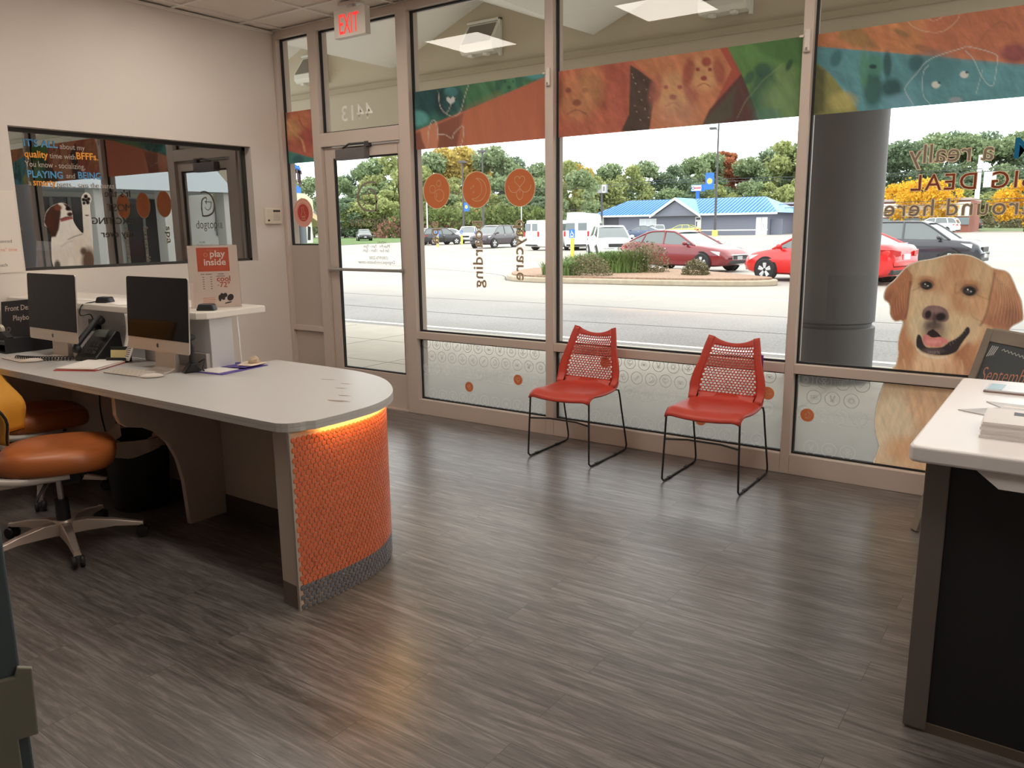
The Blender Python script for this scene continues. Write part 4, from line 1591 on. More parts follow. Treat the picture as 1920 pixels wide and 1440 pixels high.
# ------------------------------------------------------------------ poles, wires, signs
POLE = M('bronze_pole', srgb(74, 72, 74), 0.5)
POLEW = M('white_pole_paint', srgb(226, 228, 230), 0.5)
WOOD = M('weathered_pole_wood', srgb(150, 128, 104), 0.9)
BOLL = M('bollard_yellow', srgb(226, 212, 92), 0.6)
SUN = M('sun_yellow', srgb(250, 226, 90), 0.5)


def ztop(px, py, y):
    return survey(px, py, 1, y).z


def lamp(px, pyb, ptx, pty, r, heads, label, mat=POLE):
    x, y, z = ground(px, pyb)
    zt = ztop(ptx, pty, y)
    t = thing('lamp_post', label, 'lamp post', (x, y, z))
    h = zt - z
    MB().tube([(0, 0, 0), (0, 0, h)], r, 10, r2=r * .6).build('pole', mat, t, smooth=True)
    MB().lathe([(r * 2.2, 0), (r * 2.2, .7), (r * 1.9, .75)], 0, 0, 0, 16).build('base', M('pole_base_yellow', srgb(220, 206, 110), .8), t)
    for dx, dz in heads:
        mb = MB().box(dx - .38, dx + .38, -.3, .3, h + dz - .12, h + dz + .12)
        mb.tube([(0, 0, h + dz - .25), (dx, 0, h + dz)], .05, 6)
        mb.build('lamp_head', mat, t, bevel=.03)
    return t, h


def banner(t, x0, x1, z0, z1, sunr):
    o = MB().box(x0, x1, -.03, .03, z0, z1).build('banner', BLUE, t)
    cx, cz = (x0 + x1) / 2, (z0 + z1) / 2
    pts = []
    for k in range(24):
        rr = sunr if k % 2 == 0 else sunr * .6
        pts.append((cx + rr * math.cos(PI * k / 12), cz + rr * math.sin(PI * k / 12)))
    MB().flat(pts, lambda a, b_: (a, -.034, b_)).build('sun_emblem', SUN, o)


t, h = lamp(1340, 443, 1346, 232, .16, ((-.7, -.5),), 'tall dark lamp post with a blue sun banner in front of the blue roof')
k = (427 - 340) / 208
zc = (ztop(1343, 339, t.location.y) - t.location.z)
banner(t, -1.45, -.35, zc - 1.0, zc + 1.0, .42)
t, h = lamp(870, 452, 863, 304, .14, ((0, 0),), 'dark lamp post with a small blue banner behind the moon circle')
zc = ztop(872, 388, t.location.y) - t.location.z
banner(t, .12, .85, zc - .5, zc + .5, .25)
lamp(907, 452, 900, 284, .14, ((0, 0),), 'tallest dark lamp post beside the moon circle')
lamp(802, 446, 796, 340, .12, (), 'slim white pole behind the leftmost orange circle', POLEW)
lamp(978, 443, 977, 345, .10, (), 'slim white pole under the heart circle', POLEW)
x, y = at(1809, 150)
z1 = ztop(1816, 292, y)
t = thing('sign_pole', 'tall thick white pole at the right behind the mirrored lettering', 'sign pole', (x, y, T(y)))
MB().tube([(0, 0, 0), (0, 0, z1 - T(y))], .42, 14, r2=.3).build('pole', POLEW, t, smooth=True)
zz1, zz0 = ztop(1828, 322, y) - T(y), ztop(1828, 352, y) - T(y)
MB().box(.7, 2.4, -.2, .2, zz0, zz1).build('sign_panel', POLEW, t)
lamp(1826, 418, 1829, 352, .12, (), 'thin white pole right of the thick white sign pole', POLEW)

# wooden pole seen in the door and wires
x, y, z = ground(722, 441)
zt = ztop(714, 330, y)
t = thing('utility_pole', 'weathered wooden utility pole seen through the glass door', 'utility pole', (x, y, z))
MB().tube([(0, 0, 0), (0, 0, zt - z)], .17, 10, r2=.12).build('pole', WOOD, t, smooth=True)
WIRE = M('wire', srgb(60, 64, 66), .6)
for i, (py, lb) in enumerate(((354, 'upper'), (358, 'second'), (394, 'third'), (399, 'lowest'))):
    z = ztop(900, py, 106)
    zl = z
    o = MB().tube([(-170 + 10 * k, 106, z - .5 * math.sin(PI * ((k * 10) % 60) / 60)) for k in range(26)], .035, 5).build('power_line', WIRE)
    thing('power_line', lb + ' of the four wires strung before the wooded row', 'wire', obj=o, group='roadside wires')
for px, lb in ((894, 'left'), (922, 'right')):
    q = survey(px, 397, 1, 98)
    t = thing('traffic_light', lb + ' hanging traffic light glowing red', 'traffic light', (q.x, 98, q.z))
    MB().box(-.2, .2, -.15, .15, -.75, .3).build('housing', M('signal_housing', srgb(120, 110, 60), .6), t)
    MB().lathe([(0, 0), (.19, 0), (.19, .02)], 0, -.17, 0.02, 16, axis=1).build('red_lens', M('lit_red_lens', (1, .12, .05), .4, emit=3), t)
    MB().tube([(0, 0, .3), (0, 0, .9)], .03, 5).build('hanger', WIRE, t)

# roadside signs
x, y = at(1128, 118)
q0, q1 = survey(1120, 362, 1, y), survey(1136, 346, 1, y)
t = thing('billboard', 'small grey and white sign box on a pole left of the blue roof', 'sign', (q0.x, y, 0))
w_ = q1.x - q0.x
MB().box(0, w_, -.1, .5, q0.z, q1.z).build('panel', M('sign_grey', srgb(150, 152, 156), .6), t)
MB().box(w_ * .62, w_, -.14, -.1, q0.z, q1.z).build('white_face', WHT, t)
MB().box(w_ * .72, w_ * .8, -.16, -.14, q0.z + .2, q0.z + .9).box(w_ * .85, w_ * .92, -.16, -.14, q0.z + .2, q0.z + .9).build('marks', BLACK, t)
MB().tube([(w_ * .5, .1, T(y)), (w_ * .5, .1, q0.z)], .15, 8).build('pole', POLE, t)
q0, q1 = survey(1296, 359, 1, 112), survey(1320, 346, 1, 112)
t = thing('roadside_sign', 'white sign with red lettering on a blue post above the blue roof', 'sign', (q0.x, 112, 0))
w_ = q1.x - q0.x
MB().box(0, w_, 0, .5, q0.z, q1.z).build('panel', BLUE, t)
fc = MB().box(.05, w_ * .8, -.05, 0, q0.z + .06, q1.z - .06).build('white_face', WHT, t)
mb = MB()
for k in range(6):
    mb.box(w_ * (.28 + .085 * k), w_ * (.345 + .085 * k), -.07, -.06, q0.z + .36, q0.z + .58)
mb.build('red_lettering', M('lettering_red', srgb(206, 40, 50), .6), fc)
MB().ribbon(circ(w_ * .15, (q0.z + q1.z) / 2, .2, 16), .1, lambda a, b_: (a, -.06, b_), closed=True).build('emblem', M('emblem_grey', srgb(70, 72, 80), .6), fc)
MB().box(w_ * .36, w_ * .58, .1, .4, T(112), q0.z).build('post', BLUE, t)
q0, q1 = survey(998, 419, 1, 80), survey(1008, 413, 1, 80)
t = thing('road_sign', 'blank white sign on two thin legs above the white passenger van', 'sign', (q0.x, 80, 0))
w_ = q1.x - q0.x
MB().box(0, w_, -.03, .03, q0.z, q1.z).build('panel', WHT, t)
for k in (.25, .75):
    MB().tube([(w_ * k, .05, T(80)), (w_ * k, .05, q0.z)], .03, 6).build('leg', POLE, t)


def disabled(px, ptop, pbot, pyb, hw, label):
    x, y, z = ground(px, pyb)
    q0, q1 = survey(px - hw, pbot, 1, y), survey(px + hw, ptop, 1, y)
    t = thing('parking_sign', label, 'parking sign', (x, y, z))
    MB().tube([(0, 0, 0), (0, 0, q0.z - z - .02)], .1, 12).build('bollard', BOLL, t, smooth=True)
    MB().tube([(0, .02, 0), (0, .02, q1.z - z)], .03, 8).build('post', POLEW, t, smooth=True)
    w_ = (q1.x - q0.x) / 2
    z0, z1 = q0.z - z, q1.z - z
    p = MB().box(-w_, w_, -.04, -.025, z0, z1).build('plate', BLUE, t, bevel=.004)
    k = w_ * 1.1
    cz = z1 - w_ * 1.15
    mb = MB()
    f = lambda a, b_: (a * k, -.043, cz + b_ * k)
    mb.flat(circ(-.1, .62, .14, 12), f)
    mb.ribbon([(-.1, .45), (-.05, -.05), (.38, -.05), (.55, -.5)], .16, f)
    mb.ribbon([(-.05, .22), (.3, .2)], .12, f)
    mb.ribbon(circ(0, -.28, .46, 20, PI * .75, PI * 1.95), .13, f)
    mb.box(-w_ * .7, w_ * .7, -.043, -.041, z0 + w_ * .25, z0 + w_ * .45)
    mb.build('wheelchair_symbol', WHT, p)


disabled(1073, 430, 446, 485, 5.5, 'blue disabled parking sign on a yellow bollard before the white crossover')
disabled(895, 434, 448, 462, 4.5, 'blue disabled parking sign behind the boarding lettering')
disabled(821, 432, 443, 463, 3.6, 'blue disabled parking sign behind the spa lettering')
disabled(866, 432, 440, 459, 2.2, 'small blue disabled parking sign left of the boarding lettering')
# ================================================================== WINDOW GRAPHICS
FILM = film_mat('printed_film', 0.5)
YD = GY - 0.003                 # prints sit on the room side of the glass


def P2(x, z, y=GY):
    d = Vector((x, y, z)) - CAM
    k = d.dot(_f)
    return 960 + F_PX * d.dot(_R) / k, 720 - F_PX * d.dot(_U) / k


def on_glass(px, py, dy=0.0):
    x, z = sg(px, py)
    return (x, YD - dy, z)


def band(x0, x1, label, paintfn, z0=2.083, z1=2.508):
    p = Paint([P2(x0, z1), P2((x0 + x1) / 2, z1), P2(x1, z1), P2(x1, z0), P2(x0, z0)], 2.2)
    paintfn(p)
    p.fade = .30  # lens veil mixed into the print: colours greyed and slightly lifted
    o = p.build('window_graphic', lambda a, b: on_glass(a, b), FILM)
    return thing('window_graphic', label, 'window graphic', obj=o)


def face(p, cx, cy, r, dark, light, op=.55):
    """loose dog portrait: head, ears, muzzle, nose, eyes"""
    p.blob(cx, cy, r, r * 1.1, light, .5, op)
    p.blob(cx - r * .95, cy - r * .1, r * .35, r * .85, dark, .6, op, 12)
    p.blob(cx + r * .95, cy - r * .1, r * .35, r * .85, dark, .6, op, -12)
    p.blob(cx, cy + r * .45, r * .5, r * .45, light, .5, op)
    p.blob(cx, cy + r * .3, r * .2, r * .15, dark, .4, op * 1.3)
    p.blob(cx - r * .38, cy - r * .25, r * .13, r * .12, dark, .4, op * 1.3)
    p.blob(cx + r * .38, cy - r * .25, r * .13, r * .12, dark, .4, op * 1.3)
    p.line([(cx - r * .4, cy + r * .8), (cx, cy + r * .62), (cx + r * .4, cy + r * .8)], r * .07, dark, 2, op, 4)


LINEC = (226, 206, 186)


def band_a(p):
    p.fill((222, 110, 62))
    p.poly([(760, 150), (1030, 120), (1030, 144), (768, 250)], (44, 128, 112))
    p.poly([(866, 150), (1000, 130), (1000, 157), (866, 210)], (74, 150, 88), 8, .8)
    p.blob(1005, 137, 26, 12, (70, 176, 176), .5)
    p.blob(800, 185, 26, 34, (26, 84, 92), .6, .9)
    p.blob(835, 190, 20, 30, (22, 66, 74), .6, .9)
    p.blob(785, 222, 18, 14, (70, 178, 172), .5, .9)
    p.blob(846, 172, 13, 9, (60, 160, 164), .4)
    face(p, 846, 190, 22, (20, 58, 64), (40, 116, 116), .5)
    face(p, 955, 158, 20, (24, 90, 80), (70, 150, 100), .6)
    p.fur(.35, 14, 60, 3, 3)
    p.poly([(767, 253), (1030, 141), (1030, 290), (767, 290)], (224, 108, 58))
    p.poly([(767, 255), (870, 212), (860, 262), (856, 282), (767, 290)], (150, 78, 52), 3, .85)
    p.poly([(788, 244), (820, 228), (823, 260), (820, 282), (800, 282), (792, 262)], (236, 134, 78), 3, .95)
    p.poly([(870, 212), (935, 182), (925, 270), (870, 272)], (226, 118, 54), 30, .5)
    p.fur(.10, 20, 80, 5, 4)
    p.poly([(840, 181), (845, 185), (850, 181), (854, 184), (853, 190), (846, 196), (839, 190), (837, 184)], (226, 230, 226), 1)
    p.line([(822, 170), (826, 200), (838, 214), (852, 218), (864, 208), (872, 180), (880, 156)], 1.2, LINEC, 1.2, .9, 5)
    p.line([(846, 196), (842, 206), (838, 212)], 1.2, LINEC, 1.2, .8)
    p.line([(802, 284), (804, 246), (812, 225), (820, 236), (822, 262)], 1.3, LINEC, 1.2, .9, 5)
    p.line([(822, 252), (836, 253), (848, 260), (852, 250), (864, 238), (870, 240), (868, 262), (862, 280)], 1.3, LINEC, 1.2, .9, 5)


def band_b(p):
    p.fill((216, 100, 56))
    face(p, 1082, 180, 42, (156, 62, 42), (224, 138, 66), .6)
    p.blob(1110, 160, 24, 40, (222, 150, 70), .7, .5)
    p.poly([(1128, 120), (1182, 110), (1182, 240), (1160, 240)], (206, 84, 60), 20, .6)
    p.poly([(1182, 122), (1196, 130), (1232, 158), (1224, 200), (1218, 246), (1165, 246), (1180, 214)], (96, 72, 60), 2)
    p.fur(.22, 12, 70, 9, 3)
    for k in range(14):
        p.blob(1186 + (k * 37) % 34, 140 + (k * 53) % 90, 1.1, 1.1, (226, 196, 160), .8, .8)
    p.poly([(1182, 108), (1345, 84), (1395, 80), (1425, 238), (1218, 250), (1232, 156), (1200, 128)], (228, 132, 66), 4, .9)
    face(p, 1262, 172, 34, (196, 92, 74), (236, 168, 92), .75)
    face(p, 1320, 138, 30, (186, 62, 46), (238, 168, 90), .75)
    p.blob(1325, 116, 9, 9, (186, 52, 40), .5, .9)
    p.blob(1268, 210, 40, 26, (226, 156, 120), .7, .5)
    p.fur(.16, 14, 40, 4, 3)
    p.poly([(1345, 82), (1364, 80), (1400, 158), (1330, 215), (1372, 130)], (196, 66, 46), 3, .9)
    p.poly([(1396, 132), (1428, 240), (1310, 250), (1330, 206)], (110, 66, 62), 3)
    p.poly([(1350, 196), (1382, 160), (1372, 220), (1316, 244), (1322, 226)], (92, 96, 74), 6, .7)
    p.poly([(1362, 84), (1520, 55), (1520, 232), (1430, 240), (1396, 150)], (98, 158, 66), 2)
    p.poly([(1410, 80), (1520, 60), (1520, 130), (1450, 112)], (74, 132, 56), 12, .8)
    p.blob(1434, 168, 26, 46, (56, 110, 84), .5, .8, 20)
    p.blob(1430, 132, 16, 14, (52, 104, 84), .5, .8)
    p.blob(1405, 146, 8, 14, (52, 104, 84), .5, .8, 30)
    p.blob(1474, 140, 22, 18, (118, 160, 84), .5, .9)
    p.blob(1480, 122, 5, 12, (50, 96, 70), .5, .9, 25)
    p.blob(1470, 190, 40, 40, (128, 166, 92), .6, .7)
    p.blob(1440, 222, 26, 20, (70, 140, 130), .6, .6)
    p.line([(1382, 222), (1398, 190), (1432, 150), (1470, 118)], 1.2, (176, 190, 130), 1.4, .5)
    p.fur(.18, 12, 70, 6, 3)


def band_c(p):
    p.fill((80, 160, 172))
    p.poly([(1510, 60), (1990, -10), (1990, 126), (1530, 87), (1510, 86)], (220, 126, 52), 2)
    p.poly([(1580, 50), (1610, 46), (1650, 92), (1600, 88), (1570, 70)], (150, 120, 56), 8, .7)
    p.poly([(1720, 34), (1990, -10), (1990, 124), (1730, 102)], (206, 104, 66), 18, .7)
    p.poly([(1670, 50), (1740, 30), (1720, 100), (1690, 96)], (226, 140, 60), 14, .6)
    p.blob(1690, 62, 16, 5, (160, 120, 62), .5, .7, 25)
    p.blob(1735, 92, 22, 6, (170, 104, 62), .5, .7, 15)
    p.blob(1902, 100, 26, 18, (150, 62, 76), .6, .8)
    p.line([(1800, 60), (1830, 84), (1850, 60), (1880, 40), (1900, 60)], 2, (170, 92, 54), 2, .6, 4)
    p.fur(.16, 16, 20, 8, 3)
    p.poly([(1505, 96), (1524, 112), (1560, 142), (1610, 208), (1610, 220), (1505, 230)], (150, 146, 56), 2)
    p.poly([(1518, 116), (1548, 132), (1546, 210), (1516, 220)], (92, 92, 50), 10, .8)
    p.blob(1580, 190, 26, 18, (196, 180, 70), .6, .8)
    p.fur(.16, 10, 60, 21, 3)
    p.blob(1636, 165, 18, 36, (40, 104, 96), .5, .9)
    p.blob(1640, 122, 16, 20, (64, 148, 122), .5, .9)
    p.blob(1620, 130, 8, 36, (74, 154, 110), .6, .8)
    p.blob(1664, 122, 8, 26, (40, 98, 98), .6, .9)
    p.blob(1637, 125, 7, 4, (26, 62, 70), .4, .9)
    p.blob(1672, 165, 20, 18, (34, 92, 92), .6, .9)
    p.blob(1568, 110, 10, 16, (50, 124, 130), .5, .9, 20)
    p.blob(1750, 130, 48, 30, (58, 128, 140), .6, .7)
    p.blob(1718, 118, 14, 16, (40, 100, 106), .6, .8)
    p.blob(1690, 190, 30, 14, (110, 176, 206), .6, .6)
    p.fur(.14, 14, 70, 13, 3)
    p.line([(1712, 196), (1698, 172), (1700, 160), (1722, 134), (1736, 117), (1760, 104), (1806, 90), (1812, 87), (1840, 93), (1868, 103), (1870, 116), (1866, 146), (1862, 160), (1852, 158), (1838, 138), (1826, 112), (1810, 95)], 1.4, (196, 214, 214), 1.4, .85, 4)
    p.line([(1744, 196), (1732, 180), (1730, 160), (1732, 134), (1742, 122)], 1.3, (196, 214, 214), 1.4, .8, 4)
    p.line([(1830, 176), (1838, 148), (1842, 132)], 1.3, (196, 214, 214), 1.4, .7)
    p.blob(1755, 159, 8, 6.5, (222, 222, 212), .3)
    p.blob(1808, 140, 8, 6.5, (222, 222, 212), .3)
    p.blob(1761, 155, 3, 2.6, (46, 96, 104), .4)
    p.blob(1813, 136, 3, 2.6, (46, 96, 104), .4)
    p.blob(1792, 188, 12, 6, (170, 176, 190), .5, .8)
    p.line([(1696, 32), (1712, 50), (1740, 60), (1770, 58), (1796, 36), (1800, 16)], 1.3, (226, 190, 160), 1.4, .85, 5)
    p.line([(1736, 30), (1748, 39), (1764, 34), (1772, 20)], 1.3, (226, 190, 160), 1.4, .8, 5)


def band_d(p):
    p.fill((206, 92, 50))
    p.blob(545, 240, 22, 20, (232, 150, 70), .7, .9)
    p.blob(570, 222, 16, 16, (222, 116, 56), .6, .9)
    p.blob(532, 216, 12, 9, (150, 84, 56), .6, .8)
    p.blob(575, 262, 14, 22, (186, 66, 46), .6, .8)
    p.line([(540, 230), (552, 250), (566, 262), (572, 284)], 3, (236, 166, 84), 3, .8, 4)
    p.line([(560, 215), (566, 234), (580, 246)], 2.5, (170, 70, 44), 3, .8, 4)
    p.fur(.3, 12, 50, 17, 2)
    p.poly([(520, 278), (545, 284), (575, 293), (600, 298), (600, 312), (515, 315)], (52, 138, 124), 1.5)
    p.blob(560, 300, 10, 9, (34, 92, 96), .6, .8)
    p.fur(.1, 8, 80, 18, 2)


band(MU[2][1] - .005, MU[3][0] + .005, 'teal and orange dog print strip across the pane right of the door', band_a)
band(MU[3][1] - .005, MU[4][0] + .005, 'orange and green dog print strip above the two red chairs', band_b)
band(MU[4][1] - .005, MU[5][0] + .005, 'teal and tan dog print strip on the pane with the retriever sticker', band_c)
band(MU[0][1] - .005, MU[1][0] + .005, 'narrow orange dog print strip on the sidelight left of the door', band_d, 2.06, 2.49)

# ---- golden retriever sticker, spanning two panes
K5 = 5.539


def r3(cx, cy):
    return on_glass(1640 + cx / K5, 460 + cy / K5)


HEAD = [(830, 85), (930, 90), (1020, 110), (1120, 160), (1220, 225), (1290, 245), (1360, 260), (1410, 300), (1450, 380), (1490, 480), (1530, 570), (1545, 680), (1548, 770), (1500, 810), (1440, 840), (1405, 885), (1410, 960), (1470, 1060), (1560, 1190), (1640, 1330), (1660, 1420),
        (120, 1420), (150, 1330), (172, 1290), (220, 1230), (240, 1120), (235, 1050), (250, 930), (290, 795), (215, 795), (175, 760), (155, 710), (155, 650), (140, 600), (100, 570), (90, 530), (100, 480), (130, 420), (200, 360), (270, 280), (330, 220), (400, 180), (480, 155), (580, 140), (680, 115), (760, 95)]
head_out = [tuple(v) for v in smooth_path(HEAD[:18], 3)] + HEAD[18:24] + [tuple(v) for v in smooth_path(HEAD[24:] + HEAD[:1], 3)][:-1]


def pxk(px, py):
    return ((px - 1640) * K5, (py - 460) * K5)


BODY = [pxk(*q) for q in ((1664, 700), (1657, 716), (1649, 737), (1642, 762), (1639, 790), (1641, 815), (1647, 835), (1641, 855), (1637, 871), (1634, 893), (1925, 940), (1925, 735))]


def paint_retriever(p):
    L_ = p.line
    p.fill((224, 176, 130))
    # chest and neck
    p.blob(620, 1300, 260, 190, (236, 190, 146), .7)
    p.blob(320, 1050, 110, 260, (198, 132, 86), .7, .9)
    p.blob(960, 1180, 140, 260, (176, 104, 66), .6, .95)
    p.blob(1150, 1120, 200, 200, (214, 150, 102), .7, .8)
    p.blob(820, 1330, 120, 160, (224, 168, 122), .6, .8)
    # lower body
    p.blob(200, 1900, 230, 420, (228, 200, 162), .6)
    p.blob(560, 1650, 200, 160, (232, 182, 138), .7)
    p.blob(430, 2150, 260, 160, (222, 172, 126), .6, .9)
    p.blob(260, 2100, 160, 120, (220, 160, 110), .8, .6)
    p.blob(950, 1900, 420, 500, (226, 176, 134), .7)
    for a in range(16):
        x0 = 330 + a * 42
        L_([(x0, 1500 + (a * 67) % 90), (x0 + 50, 1650 + (a * 31) % 60), (x0 + 70, 1850)], 16, ((204, 136, 92), (240, 204, 164), (212, 150, 108))[a % 3], 30, .32, 4)
    for a in range(12):
        x0 = 240 + a * 60
        L_([(x0, 1180 + (a * 67) % 60), (x0 + 16, 1270), (x0 + 8, 1400)], 12, ((206, 138, 92), (244, 206, 164))[a % 2], 18, .5, 4)
    # skull
    p.poly([(330, 230), (480, 165), (680, 120), (830, 95), (1000, 110), (1230, 240), (1235, 420), (1190, 600), (1110, 810), (1080, 930), (960, 1010), (860, 1100), (700, 1160), (560, 1140), (450, 1060), (390, 900), (360, 760), (370, 560), (395, 380)], (214, 168, 122), 26, 1, 3)
    p.blob(560, 250, 150, 120, (222, 186, 142), .8)
    p.blob(860, 230, 120, 150, (206, 144, 100), .9, .8)
    p.blob(1110, 300, 120, 120, (218, 178, 134), .8, .9)
    p.blob(700, 480, 90, 200, (208, 152, 106), .9, .7)
    p.blob(450, 640, 90, 220, (226, 192, 146), .8)
    p.blob(1060, 640, 110, 130, (220, 166, 118), .8, .9)
    p.blob(620, 600, 170, 110, (226, 190, 148), .7, .8)
    p.blob(460, 860, 110, 150, (228, 200, 156), .8)
    p.blob(850, 850, 170, 150, (226, 194, 148), .7)
    p.blob(1020, 880, 90, 130, (226, 190, 146), .7)
    p.blob(870, 600, 60, 120, (196, 130, 82), 1, .6, -25)
    # ears
    p.poly([(100, 480), (130, 420), (200, 360), (270, 280), (330, 225), (390, 310), (392, 400), (362, 470), (358, 560), (345, 660), (325, 740), (290, 800), (215, 797), (175, 760), (150, 650), (95, 570)], (190, 120, 80), 14)
    p.blob(175, 560, 80, 90, (160, 92, 58), .8, .8)
    p.blob(250, 700, 70, 110, (168, 98, 64), .8, .8)
    for a in range(22):
        L_([(345 - a * 8, 290 + a * 11), (318 - a * 9, 440 + a * 12), (322 - a * 8, 640 + a * 7)], 4 + a % 3, ((150, 84, 54), (222, 160, 112), (176, 108, 70))[a % 3], 9, .5, 4)
    L_([(372, 380), (365, 470), (352, 560), (345, 660), (320, 760)], 14, (104, 58, 44), 22, .85, 4)
    p.poly([(1230, 240), (1360, 260), (1410, 300), (1450, 380), (1490, 480), (1545, 680), (1550, 775), (1440, 840), (1400, 890), (1290, 880), (1170, 820), (1105, 810), (1165, 700), (1190, 560), (1215, 440), (1240, 330)], (204, 138, 98), 16)
    p.blob(1330, 380, 90, 110, (222, 168, 122), .8, .8)
    p.blob(1420, 740, 110, 130, (156, 96, 70), .9, .8)
    p.blob(1250, 790, 100, 70, (176, 110, 78), .9, .8)
    for a in range(26):
        L_([(1255 + a * 8, 320 + a * 7), (1268 + a * 9.5, 540 + a * 5), (1215 + a * 12, 775 + a * 3)], 4 + a % 3, ((150, 92, 66), (228, 176, 132), (176, 112, 78))[a % 3], 10, .5, 4)
    L_([(1244, 290), (1222, 420), (1196, 540), (1180, 640), (1140, 760), (1100, 830)], 16, (126, 80, 58), 26, .8, 4)
    # brows and eyes
    for cx, cy, s in ((540, 415, 1.0), (985, 472, 1.16)):
        p.blob(cx + 6, cy - 52 * s, 95 * s, 46 * s, (196, 134, 90), .7, .9, 6)
        p.blob(cx, cy, 88 * s, 58 * s, (164, 108, 76), .7, .8, 5)
        L_([(cx - 80 * s, cy - 10 * s), (cx - 30 * s, cy - 52 * s), (cx + 40 * s, cy - 48 * s), (cx + 78 * s, cy - 6 * s)], 10, (110, 66, 46), 16, .8, 4)
        p.blob(cx, cy, 66 * s, 44 * s, (62, 48, 44), .35, 1, 5)
        p.blob(cx + 2, cy + 2, 46 * s, 40 * s, (24, 20, 20), .35)
        p.blob(cx - 10 * s, cy + 8 * s, 30 * s, 14 * s, (92, 84, 84), 1, .6)
        p.blob(cx - 14 * s, cy - 12 * s, 7 * s, 7 * s, (232, 232, 230), .5)
        p.blob(cx + 14 * s, cy + 6 * s, 6 * s, 6 * s, (226, 226, 226), .5)
    L_([(470, 430), (440, 450), (390, 470)], 8, (150, 100, 70), 16, .6, 3)
    L_([(890, 480), (850, 500), (835, 470), (845, 400)], 14, (168, 104, 64), 26, .7, 4)
    L_([(1060, 510), (1120, 540), (1180, 560)], 8, (168, 116, 80), 18, .6, 3)
    L_([(980, 640), (1020, 740), (1110, 790)], 8, (176, 124, 84), 18, .6, 4)
    # muzzle
    p.blob(620, 860, 130, 110, (132, 110, 98), .9, .85)
    p.poly([(492, 725), (505, 670), (545, 636), (610, 624), (690, 636), (745, 668), (770, 720), (768, 768), (720, 796), (650, 792), (610, 778), (560, 776), (510, 760)], (128, 94, 90), 12, 1, 3)
    p.blob(610, 668, 80, 34, (152, 116, 110), .9, .8)
    p.blob(556, 718, 32, 44, (32, 20, 22), .5, 1, 14)
    p.blob(686, 742, 56, 42, (32, 20, 22), .5, 1, -8)
    p.blob(622, 760, 20, 60, (70, 48, 50), .8, .8)
    p.blob(610, 830, 80, 44, (84, 68, 64), .9, .8)
    # mouth
    p.poly([(452, 925), (482, 945), (500, 1000), (520, 1040), (560, 1062), (700, 1056), (760, 1010), (850, 965), (915, 905), (955, 850), (985, 858), (986, 908), (945, 962), (895, 1032), (845, 1105), (740, 1140), (600, 1134), (500, 1102), (438, 1062), (432, 985)], (46, 34, 36), 10, 1, 3)
    p.poly([(530, 940), (560, 890), (605, 868), (650, 900), (700, 952), (600, 960)], (44, 20, 24), 8)
    p.poly([(505, 935), (550, 928), (600, 958), (690, 952), (756, 985), (752, 1026), (712, 1018), (690, 1052), (600, 1052), (528, 1032), (500, 990)], (230, 132, 126), 10, 1, 3)
    p.blob(610, 1000, 80, 20, (240, 160, 152), .9, .7)
    p.blob(600, 1095, 110, 28, (104, 80, 78), .9, .8)
    for a in range(7):
        L_([(775 + a * 26, 1000 - a * 20), (790 + a * 26, 1040 - a * 24)], 5, (150, 130, 120), 8, .6)
    L_([(450, 1080), (500, 1130), (620, 1164), (740, 1160)], 16, (238, 220, 196), 26, .9, 4)
    L_([(425, 960), (428, 1040), (450, 1090)], 8, (236, 216, 190), 14, .8, 3)
    for a in range(10):
        L_([(560 + a * 12, 1100), (548 + a * 14, 1132)], 3, (200, 186, 176), 5, .6)
    p.fur(.13, 24, 72, 31, 6)
    p.fur(.12, 34, 108, 33, 6)
    p.border(11, (240, 232, 216), 4)


t = thing('window_decal', 'life size golden retriever photo sticker with open mouth on the window', 'window sticker', (0, 0, 0))
p = Paint(head_out, 7.5)
paint_retriever(p)
p.fade = .12
o = p.build('head_print', r3, FILM, t)
p = Paint(BODY, 9)
paint_retriever(p)
p.fade = .12
o = p.build('body_print', r3, FILM, t)

# ---- round orange window stickers with white line icons
ORG = film_mat('orange_vinyl', .5, False, srgb(214, 122, 78))
CREAM = film_mat('cream_vinyl', .4, False, srgb(240, 214, 180))
GREYV = film_mat('grey_vinyl', .25, False, srgb(150, 138, 126))


def heart(s=1, cx=0, cy=0):
    pts = []
    for k in range(28):
        a = 2 * PI * k / 28
        pts.append((cx + s * .062 * 16 * math.sin(a) ** 3, cy + s * .062 * (13 * math.cos(a) - 5 * math.cos(2 * a) - 2 * math.cos(3 * a) - math.cos(4 * a))))
    return pts


